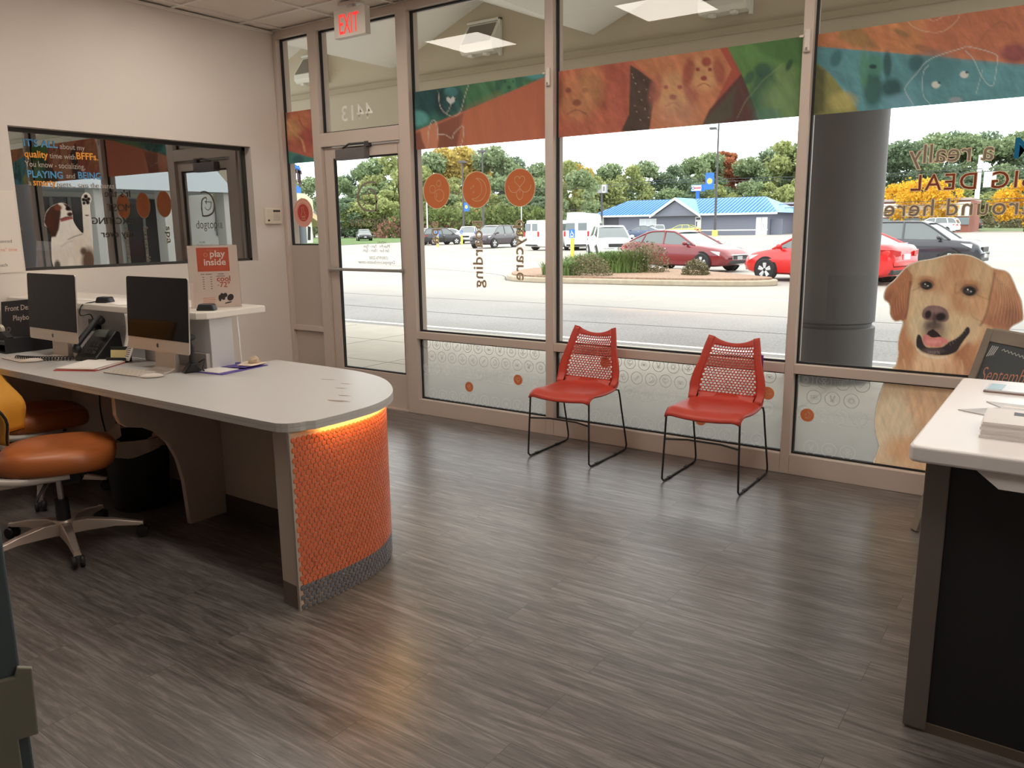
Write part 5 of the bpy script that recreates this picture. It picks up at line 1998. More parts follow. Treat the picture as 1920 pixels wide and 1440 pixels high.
def icon(k):
    """strokes on a unit disc: (points, closed)"""
    if k == 'bubbles':
        return [(circ(-.30, .12, .22, 20), True), (circ(.18, .42, .17, 18), True), (circ(.2, -.24, .34, 24), True), (circ(.2, -.24, .2, 8, PI * .75, PI * 1.2), False)]
    if k == 'moon':
        o = circ(0.05, 0, .62, 26, -PI * .72, PI * .55)
        i = circ(-.18, .08, .55, 22, PI * .42, -PI * .55)
        return [(o + i, True), (circ(-.22, .2, .05, 8), True), (circ(-.38, .1, .03, 8), True), (circ(-.22, -.12, .05, 8), True)]
    if k == 'tongue':
        return [(heart(.34, 0, .35), True), (circ(-.36, .12, .36, 14, PI, PI * 1.85), False), (circ(.36, .12, .36, 14, PI * 1.15, PI * 2), False), ([(0, -.02), (0, -.25)], False), (circ(0, -.22, .22, 16, -PI, 0, ry=.4) , False)]
    if k == 'sun':
        pts = []
        for q in range(18):
            r = .62 if q % 2 == 0 else .4
            pts.append((r * math.cos(PI * q / 9), r * math.sin(PI * q / 9)))
        return [(pts, True), (circ(0, 0, .3, 20), True)]
    if k == 'deer':
        return [(smooth_path([(-.4, .55), (-.35, .15), (-.1, -.1)], 4), False), (smooth_path([(.4, .55), (.35, .15), (.1, -.1)], 4), False), (smooth_path([(-.4, .55), (-.2, .4), (-.14, .1)], 4), False), (smooth_path([(.4, .55), (.2, .4), (.14, .1)], 4), False), (circ(-.14, -.35, .15, 12), True), (circ(.14, -.35, .15, 12), True), (circ(0, -.14, .1, 10), True)]
    if k == 'brush':
        return [([(-.5, -.3), (-.3, -.5), (.1, -.1), (-.1, .1)], True), ([(-.05, .15), (.15, -.05), (.5, .3), (.3, .5)], True), ([(.15, .35), (.35, .15)], False)]
    if k == 'heart':
        return [(heart(.62, 0, .05), True), (circ(-.12, .1, .2, 12, PI * .2, PI * 1.6), False), (smooth_path([(-.2, -.1), (.1, -.2), (.3, .0)], 4), False)]
    return [([(-.5, .25), (.5, .25), (.58, -.3), (-.58, -.3)], True), ([(-.55, 0), (.55, 0)], False), (circ(-.1, -.14, .07, 8), True), (circ(.1, -.14, .07, 8), True)]


def disc_sticker(cx, cz, r, ik, label, cat='window sticker', mats=None):
    m1, m2 = mats or (ORG, CREAM)
    o = MB().flat(circ(0, 0, r * .97, 48), lambda a, b: (a, 0, b)).build('window_decal', m1)
    o.location = (cx, YD, cz)
    thing('window_decal', label, cat, obj=o)
    MB().ribbon(circ(0, 0, r * .985, 48), r * .04, lambda a, b: (a, -.0006, b), closed=True).build('rim_line', m2, o)
    mb = MB()
    for pts, c in icon(ik):
        mb.ribbon([(a * r, b * r) for a, b in pts], r * .033, lambda a, b: (a, -.0006, b), closed=c)
    mb.build('icon', m2, o)
    return o


for (px, py), ik, lb in (((819, 358.5), 'bubbles', 'orange disc with three white bubbles, above the spa lettering'), ((894, 356), 'moon', 'orange disc with a white crescent moon, above the boarding lettering'), ((975, 352), 'tongue', 'orange disc with a white heart nose, above the daycare lettering')):
    x, z = sg(px, py)
    disc_sticker(x, z, .133, ik, lb)
# sticker on the sidelight
PINK = film_mat('pink_vinyl', .35, False, srgb(222, 158, 140))
PINK2 = film_mat('rose_vinyl', .35, False, srgb(214, 104, 92))
x, z = sg(569, 399)
o = MB().flat(circ(0, 0, .125, 40), lambda a, b: (a, 0, b)).build('window_decal', PINK)
o.location = (x, YD, z)
thing('window_decal', 'round pink badge sticker on the sidelight left of the door', 'window sticker', obj=o)
MB().flat(circ(0, 0, .075, 32), lambda a, b: (a, -.0005, b)).build('centre_disc', PINK2, o)
mb = MB()
for pts, c in (([(-.02, .045), (.01, .05), (.012, .01), (.03, -.02), (.02, -.04), (-.02, -.04), (-.03, -.02), (-.012, .01)], True), ([(-.02, -.03), (.02, -.03)], False), ([(-.03, -.055), (.03, -.055)], False)):
    mb.ribbon(pts, .005, lambda a, b: (a, -.001, b), closed=c)
for k in range(16):
    a = PI * (.1 + .8 * k / 15)
    mb.flat([(.1 * math.cos(a) + .006 * math.cos(q), .1 * math.sin(a) + .006 * math.sin(q)) for q in (0, PI / 2, PI, 3 * PI / 2)], lambda u, v: (u, -.0006, v))
mb.build('badge_mark', CREAM, o)

# vertical mirrored words
for s, px, py, sz, lb in (('spa', 815, 414, .13, 'short vertical mirrored word spa on the glass'), ('boarding', 897, 413, .133, 'vertical mirrored word boarding on the glass'), ('daycare', 973.5, 411, .133, 'vertical mirrored word daycare on the glass')):
    x, z = sg(px, py)
    o = text('window_lettering', s, sz, (x + .035, YD, z), (0, 0, -1), (-1, 0, 0), GREYV, spacing=1.06, bold=-.012)
    rim = text('outline_lettering', s, sz, (x + .035, YD + .0006, z), (0, 0, -1), (-1, 0, 0), CREAM, o, bold=.022, spacing=1.06)
    thing('window_lettering', lb, 'window lettering', obj=o)
# mirrored slogan on the far right pane
BLUV = film_mat('blue_vinyl', .3, False, srgb(40, 110, 150))
BRNV = film_mat('brown_vinyl', .3, False, srgb(150, 78, 56))
t = thing('window_lettering', 'mirrored three line slogan on the pane with the retriever sticker', 'window lettering', (0, 0, 0))


def mir(s, pxl, pyb, size, mat, nm, rimmat=CREAM, sp=1.0):
    """pxl: photo column of the left-most (last) letter edge"""
    x, z = sg(pxl, pyb)
    o = text(nm, s, size, (x, YD, z), (-1, 0, 0), (0, 0, 1), mat, t, align='RIGHT', spacing=sp)
    text('outline_lettering', s, size, (x, YD + .0006, z), (-1, 0, 0), (0, 0, 1), rimmat, o, align='RIGHT', bold=.03, spacing=sp)


mir('a really', 1704, 307, .135, GREYV, 'first_line_lettering')
x, z = sg(1898, 296)
o = text('first_word_lettering', "I'M", .135, (x, YD, z), (-1, 0, 0), (0, 0, 1), BLUV, t, align='RIGHT', bold=.03)
mir('BIG DEAL', 1707, 358, .118, BRNV, 'second_line_lettering', sp=1.16)
mir('around here', 1656, 406, .125, GREYV, 'third_line_lettering', sp=1.1)
# door logo and lettering
t = thing('window_lettering', 'mirrored grey dog logo and name on the glass door', 'window lettering', (0, 0, 0))
mb = MB()
lg = lambda a, b: on_glass(620 + a / 5.333, 250 + b / 5.333)
mb.ribbon(smooth_path([(450, 492), (420, 486), (370, 492), (310, 535), (278, 610), (278, 680), (312, 742), (370, 772), (420, 776)], 5) + [(460, 772)], 20, lg)
mb.ribbon([(456, 778), (460, 690)] + smooth_path([(462, 690), (455, 640), (440, 585), (410, 562), (378, 556)], 5), 18, lg)
mb.ribbon(smooth_path([(376, 552), (374, 575), (384, 602), (405, 602)], 4), 10, lg)
mb.ribbon([(310, 617), (405, 604)], 9, lg)
mb.ribbon(smooth_path([(316, 618), (322, 660), (345, 698), (376, 706), (402, 690), (408, 668)], 5), 9, lg)
mb.flat([(452, 668), (470, 675), (470, 690), (456, 700)], lg)
mb.flat([(378, 612), (392, 612), (392, 634), (380, 632)], lg)
mb.build('logo', GREYV, t)
x, z = sg(657, 424)
text('name_lettering', 'dogtopia', .118, (x, YD, z), (-1, 0, 0), (0, 0, 1), GREYV, t, align='RIGHT', spacing=1.05)
t = thing('window_lettering', 'small mirrored opening hours text on the glass door', 'window lettering', (0, 0, 0))
ls = []
for s, px, py, sz in (('HOURS', 708, 457, .03), ('Mon-Fri   7am - 7pm', 682, 464.5, .036), ('Sat-Sun  10am - 5pm', 681, 472, .036), ('(330)970-2200', 693, 486, .036), ('Dogtopia.com/boston-center', 672, 493.5, .036)):
    x, z = sg(px, py)
    ls.append(text('line', s, sz, (x, YD, z), (-1, 0, 0), (0, 0, 1), GREYV, align='RIGHT'))
join_meshes(ls, 'hours_lettering', t)
x, z = sg(640, 228)
o = text('window_lettering', '4413', .17, (x, YD, z), (-1, 0, 0), (0, 0, 1), film_mat('white_vinyl', .3, False, srgb(250, 246, 238)), align='RIGHT', bold=.012, spacing=1.1)
thing('window_lettering', 'mirrored white street number over the door', 'window lettering', obj=o)


# ---- frosted film with rows of line icons on the low panes
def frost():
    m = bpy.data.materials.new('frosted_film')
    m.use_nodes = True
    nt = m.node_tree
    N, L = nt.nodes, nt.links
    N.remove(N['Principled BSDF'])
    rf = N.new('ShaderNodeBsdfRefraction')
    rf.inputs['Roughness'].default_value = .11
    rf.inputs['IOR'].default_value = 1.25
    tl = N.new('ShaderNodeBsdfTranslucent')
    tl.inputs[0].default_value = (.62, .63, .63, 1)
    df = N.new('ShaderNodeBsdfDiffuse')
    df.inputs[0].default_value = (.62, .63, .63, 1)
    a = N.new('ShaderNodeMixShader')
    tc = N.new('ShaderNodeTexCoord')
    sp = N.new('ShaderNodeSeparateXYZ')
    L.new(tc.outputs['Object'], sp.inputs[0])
    mr = N.new('ShaderNodeMapRange')  # film thickened and greyed downward, in place of the shaded sidewalk behind
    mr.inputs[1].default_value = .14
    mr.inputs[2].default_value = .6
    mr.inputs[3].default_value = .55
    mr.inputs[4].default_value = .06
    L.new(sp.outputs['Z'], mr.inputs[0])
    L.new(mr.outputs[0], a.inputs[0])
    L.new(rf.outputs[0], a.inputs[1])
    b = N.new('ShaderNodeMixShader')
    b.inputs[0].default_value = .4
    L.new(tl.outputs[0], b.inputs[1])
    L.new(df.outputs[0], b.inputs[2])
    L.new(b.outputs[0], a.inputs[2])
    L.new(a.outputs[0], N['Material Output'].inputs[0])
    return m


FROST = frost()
ETCH = film_mat('etched_line', .5, False, srgb(170, 168, 160))
ETCH2 = film_mat('etched_line_faint', .5, False, srgb(232, 232, 228), .35)
cyc = ['deer', 'sun', 'tongue', 'bubbles', 'brush', 'moon', 'heart', 'bowl']
FD = {3: [(880.5, 725), (972, 712)], 4: [(1136, 679), (1314, 786), (1440, 737)], 5: [(1514, 778)]}
lbs = {3: 'frosted film with icon rows on the low pane right of the door', 4: 'frosted film with icon rows on the low pane behind the red chairs', 5: 'frosted film with icon rows on the low pane beside the retriever sticker'}
for n_, (xa_, xb_) in ((3, (MU[2][1], MU[3][0])), (4, (MU[3][1], MU[4][0])), (5, (MU[4][1], MU[5][0]))):
    x0, x1 = xa_ + .016, xb_ - .016
    if n_ == 5:
        # cut along the sticker edge so the print is not doubled
        edge = [on_glass(*q) for q in ((1657, 716), (1649, 737), (1642, 762), (1639, 790), (1641, 815), (1647, 835), (1641, 855), (1637, 871))]
        poly = [(x0, .138), (x0, .602)] + [(edge[0][0], .602)] + [(e[0] + .004, e[2]) for e in edge[1:-1]] + [(edge[-1][0], .138)]
        x1 = edge[3][0]
    else:
        poly = [(x0, .138), (x0, .602), (x1, .602), (x1, .138)]
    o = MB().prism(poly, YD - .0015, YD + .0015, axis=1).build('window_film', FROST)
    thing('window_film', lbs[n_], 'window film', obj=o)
    a_, b_ = MB(), MB()
    f = lambda u, v: (u, YD - .0022, v)
    for rw, (z, off, faint) in enumerate(((.580, .052, 0), (.481, .105, 0), (.382, .052, 1), (.172, .0, 1))):
        k = 0
        x = x0 - .01 + off
        while x < x1 - .02:
            r = .0415
            if x - x0 > -.03:
                w_ = .0032 if not faint else .0026
                tgt = b_ if faint else a_
                pts = [q for q in circ(x, z, r, 26)]
                if x - r > x0 and x + r < x1:
                    tgt.ribbon(pts, w_, f, closed=True)
                    for st, c in icon(cyc[(k + (6 if rw % 2 else 0) + 1) % 8]):
                        tgt.ribbon([(x + u * r * .85, z + v * r * .85) for u, v in st], w_ * .75, f, closed=c)
            x += .1045
            k += 1
    a_.build('icon_pattern', ETCH, o)
    b_.build('faint_icon_pattern', ETCH2, o)
    for i, (px, py) in enumerate(FD[n_]):
        x, z = sg(px, py)
        g = MB().flat(circ(x, z, .04, 28), lambda u, v: (u, YD - .0026, v)).build('orange_badge', ORG, o)
        mb = MB()
        for st, c in icon(cyc[(i * 3 + n_) % 8]):
            mb.ribbon([(x + u * .033, z + v * .033) for u, v in st], .0025, lambda u, v: (u, YD - .0032, v), closed=c)
        mb.build('badge_icon', CREAM, g)

# ================================================================== INNER WINDOW LETTERING AND DOG
XD = XG + 0.003


def on_left(px, py, dx=0.0):
    y, z = sl(px, py)
    return (XD + dx, y, z)


SKYB = film_mat('sky_blue_vinyl', .1, False, srgb(104, 168, 216))
AMB = film_mat('amber_vinyl', .1, False, srgb(250, 172, 84))
PALE = film_mat('pale_grey_vinyl', .1, False, srgb(196, 184, 172))
DKV = film_mat('dark_reflected_lettering', .1, False, srgb(70, 62, 56))
t = thing('window_lettering', 'blue, orange and white slogan on the small inner window', 'window lettering', (0, 0, 0))
by = {}
for s, px, py, size, m, bold, sq in (("IT'S ALL", 43, 273, .066, SKYB, .02, 1), ('about my', 112, 279, .052, PALE, 0, .88), ('quality', 45.5, 294, .066, AMB, .018, .88), ('time with', 93, 296.5, .052, PALE, 0, .9), ('BFFFs.', 142.5, 298, .066, AMB, .024, .95),
                                 ('You know - socializing,', 47, 312, .056, PALE, 0, .78), ('PLAYING', 51, 332, .066, SKYB, .02, .9), ('and', 124, 334, .05, PALE, 0, .9), ('BEING', 146, 334.5, .066, SKYB, .02, .92),
                                 ('a', 53, 347, .05, PALE, 0, 1), ('smarty', 62, 347.5, .066, AMB, .018, .84), ('pants... sans the pants', 107, 350, .052, PALE, 0, .9)):
    y, z = sl(px, py)
    by.setdefault(m.name, []).append(text('w', s, size, (XD, y, z), (0, 1, 0), (0, 0, 1), m, bold=bold, squeeze=sq))
for k, nm in (('sky_blue_vinyl', 'blue_lettering'), ('amber_vinyl', 'orange_lettering'), ('pale_grey_vinyl', 'pale_lettering')):
    join_meshes(by[k], nm, t)
t = thing('window_lettering', 'dark mirrored slogan drawn as a reflection in the middle of the small inner window', 'window lettering', (0, 0, 0))
ls = []
for s, px, py, sz in (("It's the", 246, 370, .075), ('MOST', 249, 396, .075), ('EXCITING', 250, 420, .07), ('day ever', 253, 444, .075)):
    y, z = sl(px, py)
    ls.append(text('w', s, sz, (XD, y, z), (0, -1, 0), (0, 0, 1), DKV))
join_meshes(ls, 'slogan_lettering', t)  # reflection of a slogan, laid on the glass as dark letters

KL = 3.692


def d3(cx, cy):
    return on_left(cx / KL, 200 + cy / KL, .001)


DOG = [(300, 800), (312, 740), (345, 695), (395, 670), (440, 666), (472, 684), (492, 715), (503, 755), (506, 790), (535, 840), (575, 876), (572, 800), (566, 690), (560, 640), (568, 612), (592, 593), (618, 606), (632, 640), (622, 680), (626, 740), (634, 800), (640, 900), (645, 990), (650, 1070), (652, 1116), (372, 1124), (356, 1060), (352, 950), (355, 900), (330, 840), (308, 826)]
p = Paint([tuple(q) for q in smooth_path(DOG[:24], 3)] + DOG[24:], 5)
p.fill((240, 234, 226))
p.blob(560, 1000, 60, 130, (226, 214, 202), .8, .7)
p.blob(430, 1040, 70, 80, (226, 216, 206), .8, .6)
p.poly([(300, 800), (312, 740), (345, 695), (395, 668), (412, 690), (420, 730), (412, 800), (405, 850), (385, 900), (352, 905), (325, 840)], (80, 56, 48), 10)
p.poly([(430, 664), (470, 680), (500, 720), (470, 720), (450, 690)], (78, 54, 48), 8)
p.blob(400, 700, 26, 20, (120, 76, 58), .6)
p.blob(345, 790, 30, 60, (86, 56, 46), .7)
p.blob(468, 706, 18, 14, (50, 38, 38), .4)
p.blob(482, 745, 20, 14, (70, 48, 46), .5)
p.poly([(415, 776), (450, 762), (500, 764), (505, 776), (450, 790), (420, 798)], (160, 86, 84), 6)
p.line([(414, 780), (455, 764), (500, 762)], 5, (60, 40, 40), 5)
p.line([(470, 920), (510, 900), (568, 882)], 5, (90, 74, 64), 8, .9)
p.line([(420, 970), (460, 940), (500, 930)], 5, (190, 176, 164), 10, .8)
for cx, cy, r in ((592, 622, 14), (576, 644, 12), (612, 640, 12), (580, 668, 11), (606, 664, 13), (594, 648, 10)):
    p.blob(cx, cy, r, r * 1.05, (44, 36, 36), .4)
p.blob(600, 752, 14, 5, (110, 80, 66), .6)
p.blob(612, 1070, 46, 90, (96, 70, 58), .6, .95)
p.blob(575, 1000, 22, 26, (84, 62, 54), .7, .9)
p.blob(395, 1100, 22, 36, (70, 60, 58), .6, .9)
p.fur(.10, 20, 80, 5, 4)
o = p.build('window_decal', d3, film_mat('printed_film_inner', .15))
thing('window_decal', 'white and brown dog sticker raising a paw on the small inner window', 'window sticker', obj=o)

# ================================================================== WALL FITTINGS
# exit sign
t = thing('exit_sign', 'white ceiling exit sign with red letters over the door', 'exit sign', (-4.63, -.225, 3.0))
SGW = M('sign_housing_white', srgb(226, 218, 208), .45)
MB().box(-.165, .165, -.027, .027, -.097, .103).build('housing', SGW, t, bevel=.004)
MB().box(-.10, .10, -.045, .045, .125, .146).box(-.03, .03, -.02, .02, .10, .13).build('canopy', SGW, t, bevel=.003)
text('exit_lettering', 'EXIT', .2, (-.115, -.0285, -.072), (1, 0, 0), (0, 0, 1), M('exit_red', (1.0, .045, .04), .4, emit=.75), t, bold=.006, squeeze=.52)
t['label'] = 'white ceiling exit sign with red letters over the door'
# alarm keypad
t = thing('alarm_keypad', 'cream alarm keypad on the wall beside the sidelight', 'keypad', (XL, -.125, 1.61))
KPW = M('keypad_cream', srgb(232, 222, 204), .45)
MB().box(.0, .028, -.085, .085, -.068, .068).build('housing', KPW, t, bevel=.008)
MB().box(.027, .0295, -.005, .068, .034, .052).build('display', M('lcd_dark', srgb(70, 76, 74), .2), t)
KEY = M('keypad_key', srgb(206, 200, 188), .5)
for r in range(4):
    for c in range(4):
        MB().box(.027, .031, -.004 + c * .0185, .0095 + c * .0185, .012 - r * .0165, .022 - r * .0165).build('key', KEY, t)
MB().box(.027, .030, -.066, -.048, -.045, -.030).build('badge', BLACK, t)
# window contact sensors
SEN = M('sensor_white', srgb(226, 214, 204), .45)
for x, z, lb in ((-3.03, 2.47, 'small white contact sensor high on the bar above the left red chair'), (-1.345, 2.47, 'small white contact sensor high on the bar right of the green print')):
    t = thing('contact_sensor', lb, 'sensor', (x, 0, z))
    MB().box(-.017, .017, -.02, -.0005, -.06, .06).build('housing', SEN, t, bevel=.009)
    MB().box(-.006, .006, -.022, -.0195, -.05, -.035).build('sensor_window', M('sensor_grey', srgb(150, 140, 132), .4), t)
    MB().box(-.044, -.019, -.014, -.0005, .02, .033).build('magnet', SEN, t, bevel=.003)
# poster at the far left
t = thing('poster', 'white wall poster at the left edge of the photo', 'poster', (XL + .001, -2.21, 1.23))
MB().box(0, .006, -.62, .0, 0, .535).build('sheet', M('poster_white', srgb(236, 224, 214), .6), t)
DT, OT = M('poster_dark_text', srgb(90, 78, 76), .7), M('poster_orange_text', srgb(226, 130, 84), .7)
a_ = [text('w', s, sz, (.0068, y, z), (0, 1, 0), (0, 0, 1), DT, align='RIGHT') for s, sz, y, z in (('play', .05, -.185, .345), ('balanced', .03, -.05, .195), ('teach', .03, -.095, .04))]
join_meshes(a_, 'dark_lettering', t)
text('orange_lettering', '"me" time', .03, (.0068, -.025, .14), (0, 1, 0), (0, 0, 1), OT, t, align='RIGHT')
# ================================================================== RECEPTION DESK
LAM = M('grey_white_laminate', srgb(198, 195, 193), 0.34)
LAMS = M('warm_white_laminate', srgb(206, 190, 178), 0.5)
DT_ = 0.765
path = [(-2.385, -2.838), (-2.374, -2.72), (-2.370, -2.59), (-2.385, -2.42), (-2.452, -2.265), (-2.57, -2.13), (-2.75, -2.0), (-2.95, -1.935), (-3.2, -1.912), (-3.655, -1.908)]
PTH = [Vector(q) for q in smooth_path(path, 10)]
for k_ in range(len(PTH)):
    d_ = (PTH[min(k_ + 1, len(PTH) - 1)] - PTH[max(k_ - 1, 0)]).normalized()
    PTH[k_] = PTH[k_] + Vector((-d_.y, d_.x)) * .002
cum = [0]
for a, b in zip(PTH, PTH[1:]):
    cum.append(cum[-1] + (b - a).length)
PL = cum[-1]


def along(s):
    s = min(max(s, 0), PL - 1e-6)
    lo = 0
    while cum[lo + 1] < s:
        lo += 1
    t = (s - cum[lo]) / (cum[lo + 1] - cum[lo])
    p = PTH[lo].lerp(PTH[lo + 1], t)
    d = (PTH[min(lo + 2, len(PTH) - 1)] - PTH[max(lo - 1, 0)]).normalized()
    return p, Vector((d.y, -d.x))      # outward normal


desk = thing('reception_desk', 'long grey topped reception desk with an orange penny tile end', 'desk', (0, 0, 0))
edge = []
for k in range(40):
    p, n = along(PL * k / 39)
    edge.append(p + n * 0.037)
edge = [e for e in edge if e.y > -2.79]
top = [(-5.826, -2.862), (-2.50, -2.862)] + [(-2.455 + .095 * math.sin(a), -2.767 - .095 * math.cos(a)) for a in (.25, .5, .75, 1.0, 1.25, 1.5)] + [(e.x, e.y) for e in edge] + [(-3.665, -1.884), (-3.665, -2.262), (-5.826, -2.262)]
MB().prism(top, .748, DT_).build('countertop', LAM, desk, bevel=.0012)
fe = [Vector(q) for q in top[:-3]]
ins = []
for k, q in enumerate(fe):
    d_ = (fe[min(k + 1, len(fe) - 1)] - fe[max(k - 1, 0)]).normalized()
    ins.append((q.x - d_.y * .007, q.y + d_.x * .007))
MB().prism([(q.x, q.y) for q in fe] + ins[::-1], .73, .7478).build('edge_band', LAM, desk)
MB().box(-5.826, -2.50, -2.30, -2.268, 0.1, .73).build('modesty_panel', LAMS, desk)
MB().box(-5.826, -2.50, -2.306, -2.262, 0.0, .1).build('plinth', M('dark_vinyl_base', None), desk)
# bracket leg with the curved cut-out
arch = [(-2.30, 0.0), (-2.52, 0.0), (-2.535, .24), (-2.56, .36), (-2.60, .45), (-2.66, .52), (-2.72, .555), (-2.80, .575), (-2.83, .60), (-2.845, .64), (-2.845, .73), (-2.30, .73)]
for x in (-3.63, -5.2):
    MB().prism(arch, x - .016, x + .016, axis=0).build('leg_panel', LAMS, desk, bevel=.002)
# curved end wall
mb = MB()
N_ = 60
inn = []
out = []
for k in range(N_ + 1):
    p, n = along(PL * k / N_)
    out.append(p - n * .004)
    inn.append(p - n * .11)
poly = [(q.x, q.y) for q in out] + [(q.x, q.y) for q in reversed(inn)]
mb.prism(poly, 0.1, .7475)
mb.build('end_wall', LAMS, desk)
MB().prism([(q[0], q[1]) for q in poly], 0.0, 0.1).build('end_plinth', M('plinth_taupe', srgb(112, 98, 90), .5), desk)
# grout backing
mb = MB()
vs, fs = [], []
for k in range(N_ + 1):
    p, n = along(PL * k / N_)
    for z in (0.0, .722):
        q = p + n * .0008
        vs.append((q.x, q.y, z))
for k in range(N_):
    fs.append((2 * k, 2 * k + 2, 2 * k + 3, 2 * k + 1))
mb.add(vs, fs)
mb.build('grout', M('tile_grout', srgb(214, 176, 148), .85), desk)
# penny tiles, hexagonally packed
PIT = .0232
RT = .0108
tiles, grey = MB(), MB()
rowh = PIT * .866
nr = int(.718 / rowh)
for r in range(nr):
    z = .012 + rowh * r
    s_ = .006 + RT + (PIT / 2 if r % 2 else 0)
    tgt = grey if z < .112 else tiles
    while s_ < PL - RT:
        p, n = along(s_)
        tg = Vector((-n.y, n.x))
        vs = []
        for rr, off in ((RT, .0), (RT, .0028), (RT * .86, .0036)):
            for a in range(10):
                an = 2 * PI * a / 10
                q = p + tg * (rr * math.cos(an)) + n * (.001 + off)
                vs.append((q.x, q.y, z + rr * math.sin(an)))
        fs = [tuple(range(20, 30))]
        for L_ in (0, 10):
            for a in range(10):
                fs.append((L_ + a, L_ + (a + 1) % 10, L_ + 10 + (a + 1) % 10, L_ + 10 + a))
        tgt.add(vs, fs)
        s_ += PIT
tiles.build('tile_facing', M('orange_glazed_tile', srgb(218, 112, 74), .22, noise=.06, nscale=40), desk, smooth=True, shadeang=25)
grey.build('tile_skirting', M('grey_glazed_tile', srgb(112, 112, 118), .25, noise=.08, nscale=40), desk, smooth=True, shadeang=60)
p, n = along(0.0)
MB().box(p.x - .006, p.x + .006, p.y - .005, p.y + .003, 0, .728).build('edge_trim', M('trim_silver', srgb(200, 190, 180), .35, metal=.6), desk)
# led strip tucked under the overhang
vs, fs = [], []
for k in range(N_ + 1):
    p, n = along(.14 + (PL - .14) * k / N_)
    for o_, z in ((.017, .7465), (.028, .7465), (.028, .742), (.017, .742)):
        q = p + n * o_
        vs.append((q.x, q.y, z))
for k in range(N_):
    for q in range(4):
        fs.append((4 * k + q, 4 * k + (q + 1) % 4, 4 * k + 4 + (q + 1) % 4, 4 * k + 4 + q))
MB().add(vs, fs).build('led_strip', M('amber_led', (1.0, .60, .17), .5, emit=48), desk)
mb = MB()
for (px, py, w_, h_) in ((634, 752, .05, .014), (646, 742, .03, .008), (650, 720, .03, .006), (640, 728, .03, .006), (618, 712, .045, .006)):
    q = survey(px, py, 2, DT_)
    mb.flat([(q.x + w_ * math.cos(a) * (1 + .3 * math.sin(3 * a)), q.y + h_ * math.sin(a) + .3 * w_ * math.cos(a)) for a in [2 * PI * k / 14 for k in range(14)]], lambda u, v: (u, v, DT_ + .0006))
mb.build('worn_patch', M('worn_brown', srgb(150, 134, 118), .6), desk)

rc = thing('raised_counter', 'raised white transaction counter behind the two computers', 'counter', (0, 0, 0))
SLAB = M('white_solid_surface', srgb(232, 224, 214), .3)
slab = [(-5.826, -2.335), (-3.78, -2.335), (-3.72, -2.32), (-3.685, -2.28), (-3.68, -2.24), (-3.715, -1.90), (-3.73, -1.875), (-5.826, -1.86)]
MB().prism(slab, 1.032, 1.07).build('counter_slab', SLAB, rc, bevel=.006)
PON = M('pony_wall_grey', srgb(196, 194, 196), .5)
MB().box(-5.826, -3.70, -2.258, -2.12, DT_ + .0005, 1.031).build('support_wall', PON, rc, bevel=.003)
MB().box(-4.3, -3.712, -2.285, -2.2585, DT_ + .0005, DT_ + .085).build('cable_duct', M('duct_grey', srgb(170, 164, 160), .5), rc, bevel=.003)
MB().tube([(-3.685, -2.09, DT_ + .0005), (-3.695, -2.09, 1.0315)], .004, 8).build('support_rod', WHITE, rc)

# ================================================================== COMPUTERS AND DESK THINGS
ALUM = M('silver_aluminium', srgb(200, 188, 178), .35, metal=.55)
SCR = M('dark_screen_glass', (0.006, 0.006, 0.009), .06, spec=.16)


def imac(label, x, y, rz):
    t = thing('computer', label, 'computer', (x, y, DT_), rz, group='all in one desktop computers')
    t.scale = (1.06, 1.06, 1.03)
    tilt = math.radians(4)
    X = Matrix.Translation((0, 0, .105)) @ Matrix.Rotation(-tilt, 4, 'X')
    w, h = .264, .372

    def rrect(r, w_, z0, z1):
        o = []
        for cx, cz, a0 in ((w_ - r, z0 + r, -PI / 2), (w_ - r, z1 - r, 0), (-w_ + r, z1 - r, PI / 2), (-w_ + r, z0 + r, PI)):
            o += circ(cx, cz, r, 5, a0, a0 + PI / 2)
        return o
    rr = rrect(.014, w, 0, h)
    sh = MB()
    n = len(rr)
    lay = [(1.0, 0.0), (1.0, .006), (.8, .022), (.35, .04)]
    vs = []
    for s_, d in lay:
        vs += [(a * s_, d, .19 + (b - .19) * s_) for a, b in rr]
    fs = [tuple(range(n)), tuple(range(3 * n, 4 * n))[::-1]]
    for L_ in range(3):
        fs += [(L_ * n + i, L_ * n + n + i, L_ * n + n + (i + 1) % n, L_ * n + (i + 1) % n) for i in range(n)]
    sh.add(vs, fs)
    sh.xf(X).build('case', ALUM, t, smooth=True, shadeang=35)
    MB().prism([(w - .001, .062)] + [(a, b) for a, b in rrect(.013, w - .001, .05, h - .001) if b > .062 + .02] + [(-w + .001, .062)], -.0022, -.0004, axis=1).xf(X).build('screen', SCR, t)
    mb = MB()
    f = lambda a, b: (a * .0125, -.0008, .031 + b * .0125)
    ap = smooth_path([(0, .62), (.35, .72), (.72, .45), (.55, .05), (.75, -.4), (.4, -.95), (0, -.85), (-.4, -.95), (-.78, -.3), (-.75, .35), (-.4, .72)], 4, True)
    mb.flat(ap, f)
    mb.flat(smooth_path([(0, .8), (.05, 1.1), (.32, 1.3), (.3, 1.0)], 4, True), f)
    mb.xf(X).build('logo', BLACK, t)
    st = MB()
    pr = [(-.03, .0005), (.15, .0005), (.15, .008), (.06, .012), (.058, .06), (.05, .14), (.04, .21), (.03, .21), (.035, .12), (.03, .02), (.0, .010), (-.03, .006)]
    st.prism(pr, -.085, .085, axis=0)
    st.build('stand', ALUM, t, bevel=.002)
    return t


imac('left silver desktop computer with a dark screen on the desk', -4.80, -2.545, 0)
imac('right silver desktop computer with a dark screen, nearest the tiled desk end', -3.875, -2.455, 0)

KEYW = M('keyboard_white', srgb(232, 222, 212), .45)
KEYG = M('keyboard_tray_silver', srgb(206, 196, 186), .4, metal=.3)


